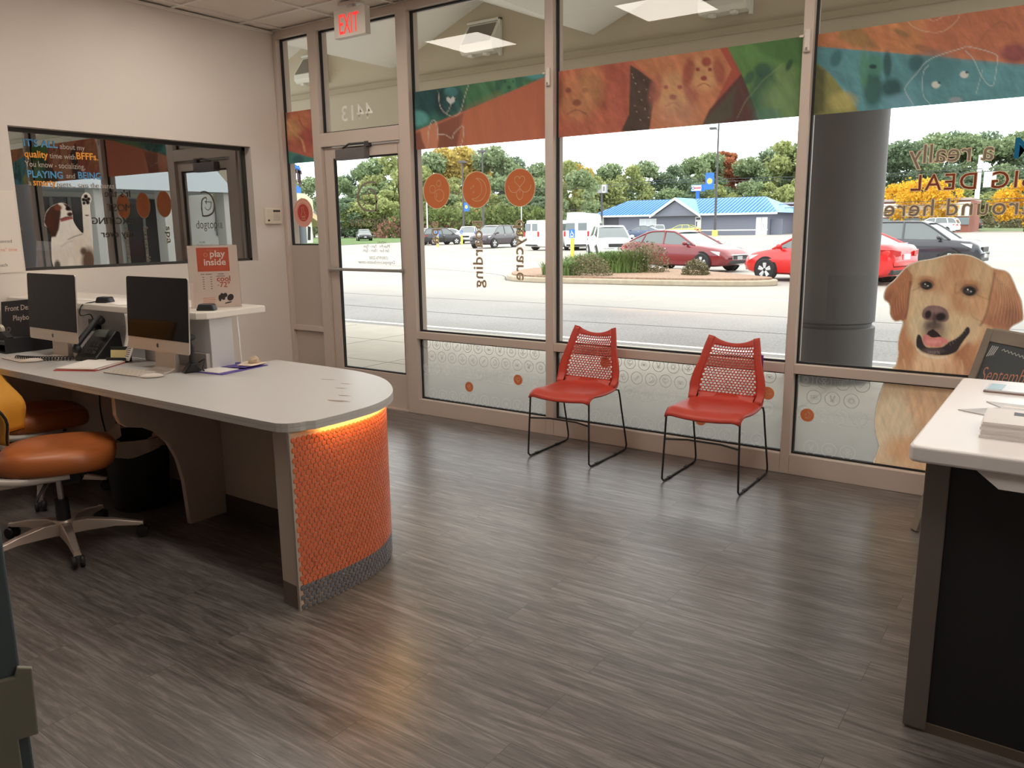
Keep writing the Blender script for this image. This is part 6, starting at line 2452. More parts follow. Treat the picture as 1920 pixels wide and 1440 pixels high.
def keyboard(label, x, y, rz):
    t = thing('keyboard', label, 'keyboard', (x, y, DT_ + .0006), rz)
    MB().prism([(-.0575, 0), (.0575, 0), (.0575, .009), (-.0575, .004)], -.14, .14, axis=0).build('tray', KEYG, t, bevel=.002)
    mb = MB()
    for r in range(6):
        yy = .048 - r * .0186
        n = 14 if r < 5 else 8
        for k in range(n):
            wd = .27 / n
            xx = -.135 + wd * k
            zt = .0045 + (yy + .0575) / .115 * .005
            mb.box(xx + .001, xx + wd - .001, yy - .0155, yy, zt, zt + .0022)
    mb.build('keys', KEYW, t)
    return t


keyboard('slim white keyboard in front of the left computer', -4.96, -2.655, math.radians(-3))
keyboard('slim white keyboard in front of the right computer', -3.965, -2.565, math.radians(6))


def mouse(label, x, y, rz):
    t = thing('mouse', label, 'mouse', (x, y, DT_ + .0006), rz)
    mb = MB().ball((0, 0, .006), .056, .029, .016, 20, 10)
    mb.v = [(a, b, max(c, .003)) for a, b, c in mb.v]
    mb.build('shell', KEYW, t, smooth=True, shadeang=70)
    mb = MB().ball((0, 0, .003), .054, .0275, .003, 20, 6)
    mb.build('base', KEYG, t, smooth=True)


mouse('white mouse beside the left keyboard', -4.815, -2.665, math.radians(60))
mouse('white mouse beside the right keyboard', -3.755, -2.57, math.radians(50))

# phone
t = thing('desk_phone', 'black desk phone with a coiled cord between the two computers', 'phone', (-4.58, -2.40, DT_ + .0006), math.radians(12))
BLK2 = M('phone_black', (0.02, .02, .022), .45)
mb = MB().prism([(-.095, 0), (.10, 0), (.10, .02), (.085, .15), (.06, .16), (-.095, .022)], -.085, .085, axis=0)
mb.build('phone_body', BLK2, t, bevel=.006)
pan = Matrix.Translation((0, -.03, .108)) @ Matrix.Rotation(math.atan2(.155, .14), 4, 'X')
MB().box(-.01, .075, .03, .08, .0, .004).xf(pan).build('display', M('phone_lcd', srgb(92, 100, 96), .2), t)
mb = MB()
for r in range(4):
    for c in range(3):
        mb.box(-.005 + c * .027, .015 + c * .027, -.085 + r * .024, -.068 + r * .024, .0, .007)
mb.xf(pan).build('keypad', M('phone_key', srgb(58, 58, 60), .5), t)
hs = MB().tube(smooth_path([(-.055, -.105, .06), (-.055, -.09, .095), (-.055, -.03, .15), (-.055, .05, .215), (-.055, .085, .228)], 5), .017, 10)
hs.ball((-.055, -.098, .068), .026, .026, .024, 12, 8)
hs.ball((-.055, .075, .212), .026, .028, .024, 12, 8)
hs.build('handset', BLK2, t, smooth=True)
w0 = Vector((-4.66, -2.515, DT_ + .02))
ax = Vector((-.33, -.16, 0))
pts = []
for k in range(300):
    u = k / 299
    c0 = w0 + ax * u + Vector((0, -.03 * math.sin(PI * u), 0))
    a = u * 2 * PI * 22
    pts.append(c0 + Vector((-.16, .33, 0)).normalized() * (.011 * math.cos(a)) + Vector((0, 0, 1)) * (.011 * math.sin(a) - .006))
cb = MB().tube(pts, .0032, 5)
inv = t.matrix_world
Mi = (Matrix.Translation(t.location) @ Matrix.Rotation(math.radians(12), 4, 'Z')).inverted()
cb.xf(Mi).build('coiled_cord', BLK2, t, smooth=True)


def sheet_stack(name, label, cat, x, y, rz, w, d, layers, z=DT_ + .0006):
    """layers: list of (part name, thickness, material, shrink, dx, dy, turn)"""
    t = thing(name, label, cat, (x, y, z), rz)
    h = 0
    for nm, th, m, k, dx, dy, tr in layers:
        mb = MB().box(-w * k / 2, w * k / 2, -d * k / 2, d * k / 2, h, h + th)
        mb.xf(Matrix.Translation((dx, dy, 0)) @ Matrix.Rotation(math.radians(tr), 4, 'Z')).build(nm, m, t)
        h += th + .0002
    return t


REDF = M('red_folder', srgb(196, 66, 58), .6)
sheet_stack('file_folder', 'red file folder under loose white papers in front of the phone', 'folder', -4.36, -2.555, math.radians(28), .24, .31, [('folder', .004, REDF, 1, 0, 0, 0), ('paper', .004, PAPER, .97, .004, .01, 2), ('pink_paper', .003, M('pink_paper', srgb(236, 214, 206), .8), .95, 0, .0, -2), ('paper', .002, PAPER, .94, -.004, .004, 3)])
# card holder
t = thing('card_holder', 'black card holder with pale yellow cards beside the red folder', 'card holder', (-4.37, -2.40, DT_ + .0006), math.radians(28))
MB().box(-.06, .06, -.03, .03, 0, .012).box(-.06, .06, .02, .03, .012, .085).box(-.06, .06, -.03, -.025, .012, .03).build('holder', BLACK, t, bevel=.003)
MB().box(-.05, .045, -.005, .012, .013, .068).xf(Matrix.Rotation(math.radians(-10), 4, 'X')).build('cards', M('yellow_card', srgb(222, 206, 150), .7), t)
# price sheet hanging from the raised counter
t = thing('price_list', 'long curling white sheet of bar codes left of the right computer', 'paper', (-4.33, -2.345, DT_))
f = lambda u, v: (-.05 + .1 * u + .05 * v * v * .6, -.012 + .02 * math.sin(v * 3) - .035 * (1 - v) ** 2 * 1.0, .012 + .26 * v)
MB().grid(f, 4, 14).build('sheet', PAPER, t, smooth=True, solid=.0008)
mb = MB()
for k in range(20):
    v = .08 + .82 * k / 20
    a, b = f(.35, v), f(.8, v + .022)
    mb.add([(a[0], a[1] - .0012, a[2]), (f(.8, v)[0], f(.8, v)[1] - .0012, f(.8, v)[2]), (b[0], b[1] - .0012, b[2]), (f(.35, v + .022)[0], f(.35, v + .022)[1] - .0012, f(.35, v + .022)[2])], [(0, 1, 2, 3)])
mb.build('bar_codes', M('bar_code_ink', srgb(120, 112, 110), .8), t)
# scanner behind the right computer
t = thing('barcode_scanner', 'black hand scanner in its stand right of the right computer', 'scanner', (-3.72, -2.365, DT_ + .0006), math.radians(-20))
MB().prism([(-.05, 0), (.05, 0), (.035, .02), (.012, .05), (-.012, .05), (-.03, .025)], -.035, .035, axis=0).build('stand', BLACK, t, bevel=.006)
MB().tube([(0, .0, .05), (0, .005, .13), (0, -.005, .165)], .014, 10).ball((0, -.02, .18), .03, .05, .022, 14, 8).build('scanner_head', BLACK, t, smooth=True)
MB().tube(smooth_path([(0, .03, .01), (.05, .045, .008), (.09, .03, .03), (.07, .05, .07), (.02, .03, .05)], 5), .003, 6).build('cable', BLACK, t)
# purple folder
t = thing('file_folder', 'open purple folder with white papers near the tiled desk end', 'folder', (-3.635, -2.2, DT_ + .0006), math.radians(8))
PUR = M('purple_folder', srgb(92, 74, 158), .5)
MB().box(-.115, .115, -.16, .16, 0, .003).build('cover', PUR, t, bevel=.001)
MB().prism([(-.10, .003), (-.10, .0045), (.10, .012), (.10, .0105)], .0, .155, axis=1).build('flap', PUR, t)
MB().box(-.085, .075, -.145, -.01, .0035, .006).build('paper', PAPER, t)
MB().prism([(.02, .03), (.11, .045), (.105, .16), (-.04, .15)], .0135, .0155, axis=2).build('paper', M('cream_paper', srgb(236, 214, 192), .8), t)
# crumpled wrapper catching the light
bm = bmesh.new()
bmesh.ops.create_icosphere(bm, subdivisions=2, radius=.026)
for v in bm.verts:
    v.co *= .6 + .9 * rng.random()
    v.co.z = abs(v.co.z) * 1.1
me = bpy.data.meshes.new('wrapper')
bm.to_mesh(me)
bm.free()
me.materials.append(M('clear_wrapper', srgb(250, 226, 196), .08, trans=.5))
o = bpy.data.objects.new('wrapper', me)
C.objects.link(o)
o.location = (-3.60, -2.075, DT_ + .018)
thing('wrapper', 'small crumpled clear wrapper on the corner of the purple folder', 'wrapper', obj=o)

# ---- on the raised counter
t = thing('sign_holder', 'clear sign holder with an orange and white play inside flyer', 'sign holder', (-3.875, -2.085, 1.0705), math.atan2(.826, .564))
ACR = glass_mat('clear_acrylic', .06, .5, (.96, .95, .94))
lean = Matrix.Rotation(math.radians(-5), 4, 'X')
w_, h_ = .128, .338
MB().box(-w_, w_, -.003, .003, 0, h_).xf(lean).build('flyer', M('flyer_white', srgb(240, 222, 212), .5), t)
MB().box(-w_ - .004, w_ + .004, -.006, -.004, 0, h_ + .004).box(-w_ - .004, w_ + .004, .004, .006, 0, h_ + .004).xf(lean).build('acrylic_sheet', ACR, t)
MB().box(-w_ - .004, w_ + .004, -.03, .05, 0, .003).build('acrylic_foot', ACR, t)
OFL = M('flyer_orange', srgb(216, 92, 62), .5)
LW_ = lean @ Matrix.Translation((0, -.0034, 0))
MB().flat([(-.083, .197), (.083, .197), (.083, .326), (-.083, .326)], lambda a, b: (a, 0, b)).xf(LW_).build('orange_panel', OFL, t)


def ftext(nm, s, size, x, z, m, align='LEFT', bold=0.0, dy=.0005):
    o = text(nm, s, size, (0, 0, 0), (1, 0, 0), (0, 0, 1), m, align=align, bold=bold)
    o.data.transform(LW_ @ Matrix.Translation((x, -dy, z)))
    return o


FLW, FLG = M('flyer_lettering_white', srgb(250, 240, 232), .6), M('flyer_lettering_grey', srgb(150, 128, 120), .7)
FLO = M('flyer_lettering_orange', srgb(206, 84, 62), .6)
FLP = M('flyer_lettering_pale', srgb(236, 150, 120), .6)
ls = [ftext('w', 'play', .05, -.016, .276, FLW, bold=.02), ftext('w', 'inside', .05, -.05, .231, FLW, bold=.02)]
join_meshes(ls, 'white_lettering', t)
ls = [ftext('w', 'dogtopia', .018, 0, .308, FLP, 'CENTER'), ftext('w', 'o', .05, -.05, .276, FLP), ftext('w', 'cool', .042, .010, .142, FLO, bold=.02), ftext('w', '72\u00b0', .04, .024, .110, FLO, bold=.015)]
join_meshes(ls, 'orange_lettering', t)
o = ftext('grey_lettering', 'at', .014, .012, .118, FLG)
o.parent = t
mb = MB()
fl_ = lambda a, b: (a, -.0005, b)
for x0, x1, z in ((-.07, -.05, .182), (-.045, -.012, .182), (.018, .05, .182), (.010, .055, .170)):
    mb.ribbon([(x0, z), (x1, z)], .004, fl_)
for r in range(6):
    for x0 in (-.062, -.022):
        mb.ribbon([(x0, .166 - .0125 * r), (x0 + .009, .166 - .0125 * r)], .004, fl_)
mb.xf(LW_).build('grey_lines', FLG, t)
mb = MB()
for k in range(4):
    mb.ribbon([(-.068, .052 - .009 * k), (-.004, .052 - .009 * k)], .003, fl_)
mb.xf(LW_).build('orange_lines', FLP, t)
mb = MB()
for cx, cz, rx, rz_, a in ((.035, .058, .012, .02, .3), (.02, .05, .008, .018, 0), (.075, .052, .016, .02, -.6), (.05, .066, .01, .012, .2), (.062, .024, .02, .004, .2)):
    mb.flat([(cx + rx * math.cos(q) * math.cos(a) - rz_ * math.sin(q) * math.sin(a), cz + rx * math.cos(q) * math.sin(a) + rz_ * math.sin(q) * math.cos(a)) for q in [2 * PI * k / 16 for k in range(16)]], lambda a_, b_: (a_, -.0006, b_))
mb.xf(LW_).build('dog_picture', M('flyer_dark', srgb(60, 54, 58), .6), t)


def reader(label, x, y, rz):
    t = thing('card_reader', label, 'card reader', (x, y, 1.0705), rz)
    MB().prism([(-.05, 0), (.05, 0), (.038, .034), (-.034, .036)], -.03, .03, axis=1).build('housing', M('reader_black', srgb(34, 36, 44), .35), t, bevel=.008, seg=3)
    MB().box(-.03, .03, -.0315, -.0295, .012, .02).build('slot', BLACK, t)
    return t


r1 = reader('black card reader with a hanging cable on the raised counter, between the computers', -4.76, -2.24, math.radians(30))
q = survey(183, 607, 1, -2.262)
ad = Vector((q.x, q.y, q.z))
Mi = (Matrix.Translation(r1.location) @ Matrix.Rotation(math.radians(30), 4, 'Z')).inverted()
cab = smooth_path([(-4.80, -2.275, 1.078), (-4.84, -2.338, 1.06), (-4.85, -2.35, 1.0), (ad.x, -2.30, ad.z + .06), (ad.x, -2.285, ad.z + .02)], 6)
MB().tube(cab, .0035, 6).xf(Mi).build('cable', BLACK, r1)
MB().box(ad.x - .035, ad.x + .035, -2.30, -2.2585, ad.z - .04, ad.z + .03).xf(Mi).build('power_adapter', BLACK, r1, bevel=.003)
reader('black card reader in front of the play inside flyer', -3.775, -2.215, math.radians(35))
for i, (x, y, r_, lb) in enumerate(((-4.95, -2.12, 10, 'loose white sheet on the raised counter behind the left computer'), (-4.62, -2.17, -12, 'loose white sheet beside the cabled card reader'), (-4.15, -2.14, 4, 'loose white sheet behind the right computer'))):
    o = MB().box(-.15, .15, -.10, .10, 0, .002).build('paper_sheet', PAPER)
    o.location = (x, y, 1.0706)
    o.rotation_euler = (0, 0, math.radians(r_))
    thing('paper_sheet', lb, 'paper', obj=o)
# leaflet holder at the far left end
q = survey(70, 480, 1, -2.05)
t = thing('leaflet_holder', 'clear leaflet holder leaning at the left end of the raised counter', 'leaflet holder', (q.x + .03, -2.05, 1.0705), math.radians(58))
ln = Matrix.Rotation(math.radians(-14), 4, 'X') @ Matrix.Rotation(math.radians(5), 4, 'Y')
MB().box(-.056, .056, -.010, -.007, .0, .30).box(-.056, .056, .007, .010, 0, .34).build('acrylic_sheet', ACR, t).data.transform(ln)
MB().box(-.05, .05, -.005, .005, .004, .37).build('leaflets', M('leaflet_blue_grey', srgb(186, 190, 204), .4, noise=.25, nscale=14), t).data.transform(ln)
MB().box(-.05, .05, -.0062, -.0052, .06, .16).build('orange_block', OFL, t).data.transform(ln)
MB().prism([(-.05, 0), (.07, 0), (.04, .14), (.0, .16)], .057, .062, axis=0).build('side_panel', ACR, t)

# ---- left end of the desk
t = thing('paper_tray', 'black desk tray at the left edge of the photo', 'tray', (-5.47, -2.46, DT_ + .0006))
MB().box(-.30, .20, -.15, .14, 0, .006).box(-.30, .20, .132, .14, .006, .09).box(-.30, -.292, -.15, .132, .006, .09).box(.192, .20, -.15, .132, .006, .09).box(-.29, .19, -.14, .13, .05, .055).build('tray', M('tray_black', srgb(26, 27, 30), .5), t)
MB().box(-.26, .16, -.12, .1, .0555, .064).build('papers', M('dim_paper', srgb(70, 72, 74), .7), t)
q0 = survey(8, 632, 2, DT_ + .1)
t = thing('tape_dispenser', 'black tape dispenser with a white roll on the black desk tray', 'tape dispenser', (-5.50, -2.53, DT_ + .0655), math.radians(15))
MB().prism([(-.07, 0), (.075, 0), (.075, .018), (.03, .05), (-.03, .055), (-.065, .045)], -.022, .022, axis=1).build('base', BLACK, t, bevel=.004)
MB().lathe([(.012, -.011), (.034, -.011), (.034, .011), (.012, .011)], -.01, 0, .06, 22, axis=1).build('tape_roll', M('tape_white', srgb(206, 194, 176), .5), t, smooth=True)
t = thing('binder_sign', 'black framed sign reading Front Desk Playbook at the left edge', 'sign', (-5.56, -2.40, DT_ + .0655), math.radians(22))
bl = Matrix.Rotation(math.radians(-12), 4, 'X') @ Matrix.Rotation(math.radians(-5), 4, 'Y')
MB().box(-.14, .15, 0, .008, 0.0, .235).build('board', M('playbook_black', srgb(38, 36, 40), .5), t).data.transform(bl)
PBW = M('playbook_lettering', srgb(206, 190, 182), .6)
ls = [text('w', 'Front Desk', .048, (-.11, -.0012, .17), (1, 0, 0), (0, 0, 1), PBW, bold=.01), text('w', 'Playbook', .048, (-.05, -.0012, .105), (1, 0, 0), (0, 0, 1), PBW, bold=.01)]
o = join_meshes(ls, 'lettering', t)
o.data.transform(bl)
MB().ribbon(circ(-.085, .05, .014, 14), .007, lambda a, b: (a, -.0012, b), closed=True).xf(bl).build('paw_mark', M('paw_grey', srgb(120, 112, 112), .6), t)

# ---- waste bin under the desk
t = thing('waste_bin', 'black waste bin with a clear bag liner under the desk', 'waste bin', (-4.12, -2.49, 0))
MB().lathe([(.0, .002), (.135, .0), (.14, .01), (.172, .40), (.178, .405), (.170, .405), (.138, .02), (0, .012)], seg=36).build('bin', M('bin_black', (.012, .012, .013), .5), t, smooth=True)
mb = MB()


def bagf(u, v):
    a = 2 * PI * u
    cr = .004 * math.sin(5 * a + 1) + .003 * math.sin(11 * a + 2.3) + .002 * math.sin(23 * a) * (1 + math.sin(3 * a))
    bk_ = max(0.0, math.cos(a - 2.3))
    if v < .45:
        k = v / .45
        return ((.186 + cr * 1.4) * math.cos(a), (.186 + cr * 1.4) * math.sin(a), .335 + .02 * math.sin(3 * a + .6) + (.075 - .02 * math.sin(3 * a + .6)) * k)
    k = (v - .45) / .55
    r = .186 - .05 * k - .06 * k * k * (1 - bk_) + cr * (1 + 4 * k)
    z = .41 + (.13 * bk_ - .05 * (1 - bk_)) * k + .014 * math.sin(7 * a + 5 * k) * k
    return (r * math.cos(a), r * math.sin(a), z)


mb.grid(bagf, 96, 14)
bg_ = bpy.data.materials.new('bag_plastic')
bg_.use_nodes = True
nt = bg_.node_tree
pb = nt.nodes['Principled BSDF']
pb.inputs['Base Color'].default_value = (*srgb(214, 200, 186), 1)
pb.inputs['Roughness'].default_value = .25
pb.inputs['Alpha'].default_value = .72
mb.build('bag_liner', bg_, t, smooth=True)
# cables under the desk
for i, (pts, lb) in enumerate((([(-4.75, -2.31, .72), (-4.72, -2.36, .45), (-4.62, -2.37, .25), (-4.52, -2.36, .45), (-4.5, -2.32, .72)], 'black cable hanging in a loop under the desk'), ([(-4.35, -2.32, .72), (-4.36, -2.36, .5), (-4.38, -2.36, .2), (-4.5, -2.4, .008)], 'black cable hanging straight down behind the waste bin'))):
    o = MB().tube(smooth_path(pts, 8), .005, 6).build('cable', BLACK)
    thing('cable', lb, 'cable', obj=o)
# ================================================================== OFFICE CHAIRS
LEA = M('orange_leather', srgb(178, 100, 50), .38, noise=.10, nscale=5, bump=.15, bscale=14)
YLF = M('amber_mesh_back', srgb(214, 150, 46), .6, noise=.06, nscale=6)
SIL = M('satin_silver', srgb(206, 190, 178), .35, metal=.6)
BLK3 = M('chair_black', (.014, .014, .015), .5)


def office_chair(label, x, y, heading, leg0):
    t = thing('office_chair', label, 'office chair', (x, y, 0), heading, group='orange office chairs')
    for k in range(5):
        a = leg0 - heading + 2 * PI * k / 5
        X = Matrix.Rotation(a, 4, 'Z')
        mb = MB()
        vs = []
        for r, w_, zt, zb in ((.03, .034, .125, .065), (.10, .03, .128, .07), (.22, .022, .108, .074), (.325, .017, .082, .062), (.345, .012, .078, .064)):
            vs += [(r, -w_, zb), (r, w_, zb), (r, w_ * .7, zt), (r, -w_ * .7, zt)]
        fs = [(0, 1, 2, 3), (16, 19, 18, 17)]
        for L_ in range(4):
            for q in range(4):
                fs.append((4 * L_ + q, 4 * L_ + (q + 1) % 4, 4 * L_ + 4 + (q + 1) % 4, 4 * L_ + 4 + q))
        lg_ = mb.add(vs, fs).xf(X).build('leg', SIL, t, bevel=.004)
        cm = MB()
        for sd in (-1, 1):
            cm.lathe([(.0, -.009), (.026, -.009), (.029, -.004), (.029, .004), (.026, .009), (0, .009)], .338, sd * .017, .029, 18, axis=1)
        cm.tube([(.335, 0, .03), (.335, 0, .066)], .008, 8)
        cm.prism([(.312, .034), (.318, .056), (.338, .064), (.358, .056), (.364, .034)], -.007, .007, axis=1)
        cm.xf(X).build('caster', BLK3, lg_, smooth=True)
    MB().lathe([(.0, .06), (.045, .062), (.05, .12), (.042, .135), (0, .135)], seg=24).build('hub', SIL, t, smooth=True)
    MB().lathe([(.0, .13), (.032, .13), (.03, .235), (0, .235)], seg=20).build('column_sleeve', BLK3, t, smooth=True)
    MB().tube([(0, 0, .23), (0, 0, .37)], .014, 14).build('gas_column', STEEL, t, smooth=True)
    mb = MB().box(-.10, .13, -.09, .09, .365, .405)
    mb.box(.02, .10, -.06, .06, .32, .37)
    mb.tube([(.0, -.05, .38), (-.02, -.2, .37), (-.06, -.24, .30)], .007, 8)
    mech = mb.build('tilt_mechanism', BLK3, t, bevel=.01)
    MB().box(.02, .08, -.094, -.0905, .378, .402).build('care_label', M('label_cream', srgb(214, 196, 176), .7), mech)
    # seat cushion
    vs, fs = [], []
    lay = [(.88, .405), (.97, .418), (1.0, .448), (.985, .478), (.93, .498), (.78, .506), (.5, .500), (.2, .496)]
    n = 40
    for s_, z in lay:
        for k in range(n):
            a = 2 * PI * k / n
            c, d = math.cos(a), math.sin(a)
            ex = 2 / 3.2
            px = math.copysign(abs(c) ** ex, c) * .245
            py = math.copysign(abs(d) ** ex, d) * (.255 - .02 * (c < 0) * abs(c))
            drop = .03 * max(0, px / .245 - .55) ** 1.5
            dish = -.006 * math.cos(py / .25 * 2.4) * (1 if s_ < .9 else 0)
            vs.append((px * s_ + .01, py * s_, z - drop + dish))
    for L_ in range(len(lay) - 1):
        for k in range(n):
            fs.append((L_ * n + k, L_ * n + (k + 1) % n, L_ * n + n + (k + 1) % n, L_ * n + n + k))
    fs += [tuple(range(n))[::-1], tuple((len(lay) - 1) * n + k for k in range(n))]
    MB().add(vs, fs).build('seat', LEA, t, smooth=True, shadeang=80)
    # back rest: curved panel, waisted towards the seat
    def bk(u, v):
        hw = .215 - .05 * (1 - v) ** 2 - .03 * max(0, v - .75) * 4 * .6
        yy = (u * 2 - 1) * hw
        xx = -.245 - .10 * v - .05 * v * v + .085 * (abs(u * 2 - 1) ** 2) + .05 * math.exp(-((v - .28) / .2) ** 2)
        return (xx, yy, .56 + .44 * v)
    MB().grid(bk, 16, 18).build('backrest', YLF, t, smooth=True, solid=.02)
    mb = MB()
    rim = [bk(0, v / 18) for v in range(19)] + [bk(u / 16, 1) for u in range(1, 17)] + [bk(1, 1 - v / 18) for v in range(1, 19)] + [bk(1 - u / 16, 0) for u in range(1, 16)]
    mb.tube(rim, .0065, 8, closed=True)
    mb.build('back_frame', BLK3, t, smooth=True)
    MB().box(-.30, -.27, -.09, .09, .66, .74).build('lumbar_pad', BLK3, t, bevel=.012)
    for sd in (-1, 1):
        MB().tube(smooth_path([(.08, sd * .20, .40), (-.1, sd * .225, .395), (-.22, sd * .225, .42), (-.27, sd * .20, .50), (-.265, sd * .18, .60)], 6), .018, 10).build('side_bracket', M('bracket_silver', srgb(214, 206, 200), .35, metal=.3), t, smooth=True)
    return t


office_chair('orange office chair in front at the left edge of the photo', -3.87, -3.02, math.radians(56), math.radians(-18))
office_chair('orange office chair farther back, tucked under the desk', -4.78, -2.70, math.radians(78), math.radians(-28))

# ================================================================== RED VISITOR CHAIRS
REDP = M('coral_red_plastic', srgb(192, 66, 52), .42)
WIRE_B = M('black_wire_frame', (.012, .013, .015), .4)


def visitor_chair(label, x, y, rz, tag=False):
    """local: front is -Y"""
    t = thing('visitor_chair', label, 'chair', (x, y, 0), rz)
    # seat shell
    def st(u, v):
        # u across, v front(0) to back(1)
        a = u * 2 - 1
        hw = .222 + .012 * math.sin(PI * v)
        yy = -.235 + .40 * v - .028 * (1 - a * a) * (1 - v)
        z = .452 + .012 * a * a - .012 * math.sin(PI * v) - .045 * max(0, (.18 - v) / .18) ** 1.8 - .018 * max(0, abs(a) - .86) / .14
        if v > .86:
            z += .10 * ((v - .86) / .14) ** 2 * .35
        return (a * hw, yy, z)
    MB().grid(st, 20, 20).build('seat', REDP, t, smooth=True, solid=.012)

    # back shell on (u across -1..1, v up 0..1)
    def bs(a, v):
        hw = .222 + .022 * math.sin(PI * min(v * 1.6, 1)) * (1 - v) - .066 * v ** 1.6
        z = .455 + .365 * v + .012 * (a * a) * v * 2 - .014 * v
        yy = .165 + .05 * v + .045 * v * v - .035 * a * a * (1 - .3 * v) - .03 * max(0, .12 - v) / .12
        return (a * hw, yy, z)
    mb = MB()
    nc, nrw = 15, 18
    ua, ub, va, vb = -.76, .76, .10, .88
    cw, chh = (ub - ua) / (nc + .5), (vb - va) / nrw
    K = 8
    asp = chh / cw
    # perforated field: each cell a ring of quads round a hole, rows staggered
    for r in range(nrw):
        off = cw * .5 * (r % 2)
        v0, v1 = va + chh * r, va + chh * (r + 1)
        for c in range(nc):
            u0, u1 = ua + off + cw * c, ua + off + cw * (c + 1)
            uc, vc = (u0 + u1) / 2, (v0 + v1) / 2
            o_, i_ = [], []
            for k in range(K):
                an = 2 * PI * (k + .5) / K
                cx, cy = math.cos(an), math.sin(an)
                m_ = max(abs(cx), abs(cy))
                o_.append((uc + cx / m_ * cw / 2, vc + cy / m_ * chh / 2))
                i_.append((uc + cx * cw * .43, vc + cy * chh * .43 ))
            # square outline needs its corners exactly
            co = [(u1, vc), (u1, v1), (uc, v1), (u0, v1), (u0, vc), (u0, v0), (uc, v0), (u1, v0)]
            ci = [(uc + math.cos(2 * PI * k / 8) * cw * .43, vc + math.sin(2 * PI * k / 8) * chh * .43) for k in range(8)]
            vs = [bs(*q) for q in co] + [bs(*q) for q in ci]
            mb.add(vs, [(k, (k + 1) % 8, 8 + (k + 1) % 8, 8 + k) for k in range(8)])
        # half cell left over on the staggered side
        if off:
            e0, e1 = ua, ua + off
        else:
            e0, e1 = ub - cw * .5, ub
        mb.add([bs(e0, v0), bs(e1, v0), bs(e1, v1), bs(e0, v1)], [(0, 1, 2, 3)])
    # solid border round the field
    def blk(a0, a1, b0, b1, nu, nv):
        mb.grid(lambda p_, q_: bs(a0 + (a1 - a0) * p_, b0 + (b1 - b0) * q_), nu, nv)
    blk(-1, ua, 0, 1, 4, 20)
    blk(ub, 1, 0, 1, 4, 20)
    blk(ua, ub, 0, va, 17, 6)
    # top border dips in the middle
    def tp(p_, q_):
        a = ua + (ub - ua) * p_
        return bs(a, vb + (1 - vb) * q_ - .062 * q_ * (1 - (a / .8) ** 2))
    mb.grid(tp, 17, 4)
    o = mb.build('backrest', REDP, t, smooth=True, shadeang=60)
    bm = bmesh.new()
    bm.from_mesh(o.data)
    bmesh.ops.remove_doubles(bm, verts=bm.verts, dist=.0004)
    bmesh.ops.recalc_face_normals(bm, faces=bm.faces)
    bm.to_mesh(o.data)
    bm.free()
    s_ = o.modifiers.new('solid', 'SOLIDIFY')
    s_.thickness = .006
    s_.offset = 0
    # sled frame
    R_ = .0058
    for sd in (-1, 1):
        p_ = [(sd * .195, .12, .438), (sd * .21, -.19, .434), (sd * .214, -.212, .43), (sd * .218, -.222, .40), (sd * .228, -.235, .06), (sd * .229, -.235, .025), (sd * .229, -.215, .0075), (sd * .229, -.18, .0065),
              (sd * .229, .23, .0065), (sd * .229, .262, .010), (sd * .229, .272, .035), (sd * .228, .262, .08), (sd * .224, .20, .30), (sd * .222, .175, .40), (sd * .219, .165, .43), (sd * .205, .13, .438)]
        lg_ = MB().tube(p_, R_, 10).build('sled_leg', WIRE_B, t, smooth=True)
        for yy in (-.13, .12):
            MB().box(sd * .229 - .009, sd * .229 + .009, yy - .02, yy + .02, .0005, .014).build('glide', BLK3, lg_, bevel=.003)
    MB().tube([(-.222, -.226, .265), (-.1, -.185, .268), (.1, -.185, .268), (.222, -.226, .265)], R_, 8).build('front_rod', WIRE_B, t, smooth=True)
    MB().tube([(-.206, -.05, .436), (.206, -.05, .436)], R_, 8).build('seat_rod', WIRE_B, t, smooth=True)
    if tag:
        MB().box(.165, .195, .20, .203, .66, .735).build('purple_tag', M('purple_tag', srgb(120, 60, 140), .5), t)
    return t


visitor_chair('left red perforated plastic chair on a black sled frame by the window', -2.615, -.315, 0)
visitor_chair('right red perforated plastic chair on a black frame with a purple tag behind', -1.655, -.33, 0, True)

# ================================================================== RIGHT COUNTER
rc = thing('service_counter', 'white topped counter with a black front at the right edge of the photo', 'counter', (0, 0, 0))
WT = M('white_counter_top', srgb(236, 232, 233), .3)
MB().prism([(-.30, -2.385), (2.2, -2.385), (2.2, -1.20), (-.31, -1.20), (-.332, -1.215), (-.335, -2.36), (-.325, -2.38)], .838, .885).build('countertop', WT, rc, bevel=.008, seg=3)
BLF = M('black_laminate', srgb(24, 25, 28), .5)
MB().box(-.285, 2.2, -2.30, -1.26, .03, .837).build('cabinet_body', BLF, rc)
GTR = M('grey_corner_trim', srgb(120, 112, 108), .4, metal=.4)
MB().box(-.297, -.235, -2.312, -2.299, .008, .836).box(-.297, -.2855, -2.299, -2.25, .008, .836).build('corner_trim', GTR, rc, bevel=.003)
MB().box(-.29, 2.2, -2.306, -1.262, 0.0, .03).build('plinth', M('plinth_brown', srgb(96, 84, 74), .5), rc)
MB().prism([(-.17, .838), (2.2, .838), (2.2, .795), (-.115, .795)], -2.375, -2.303, axis=1).build('apron', WT, rc)

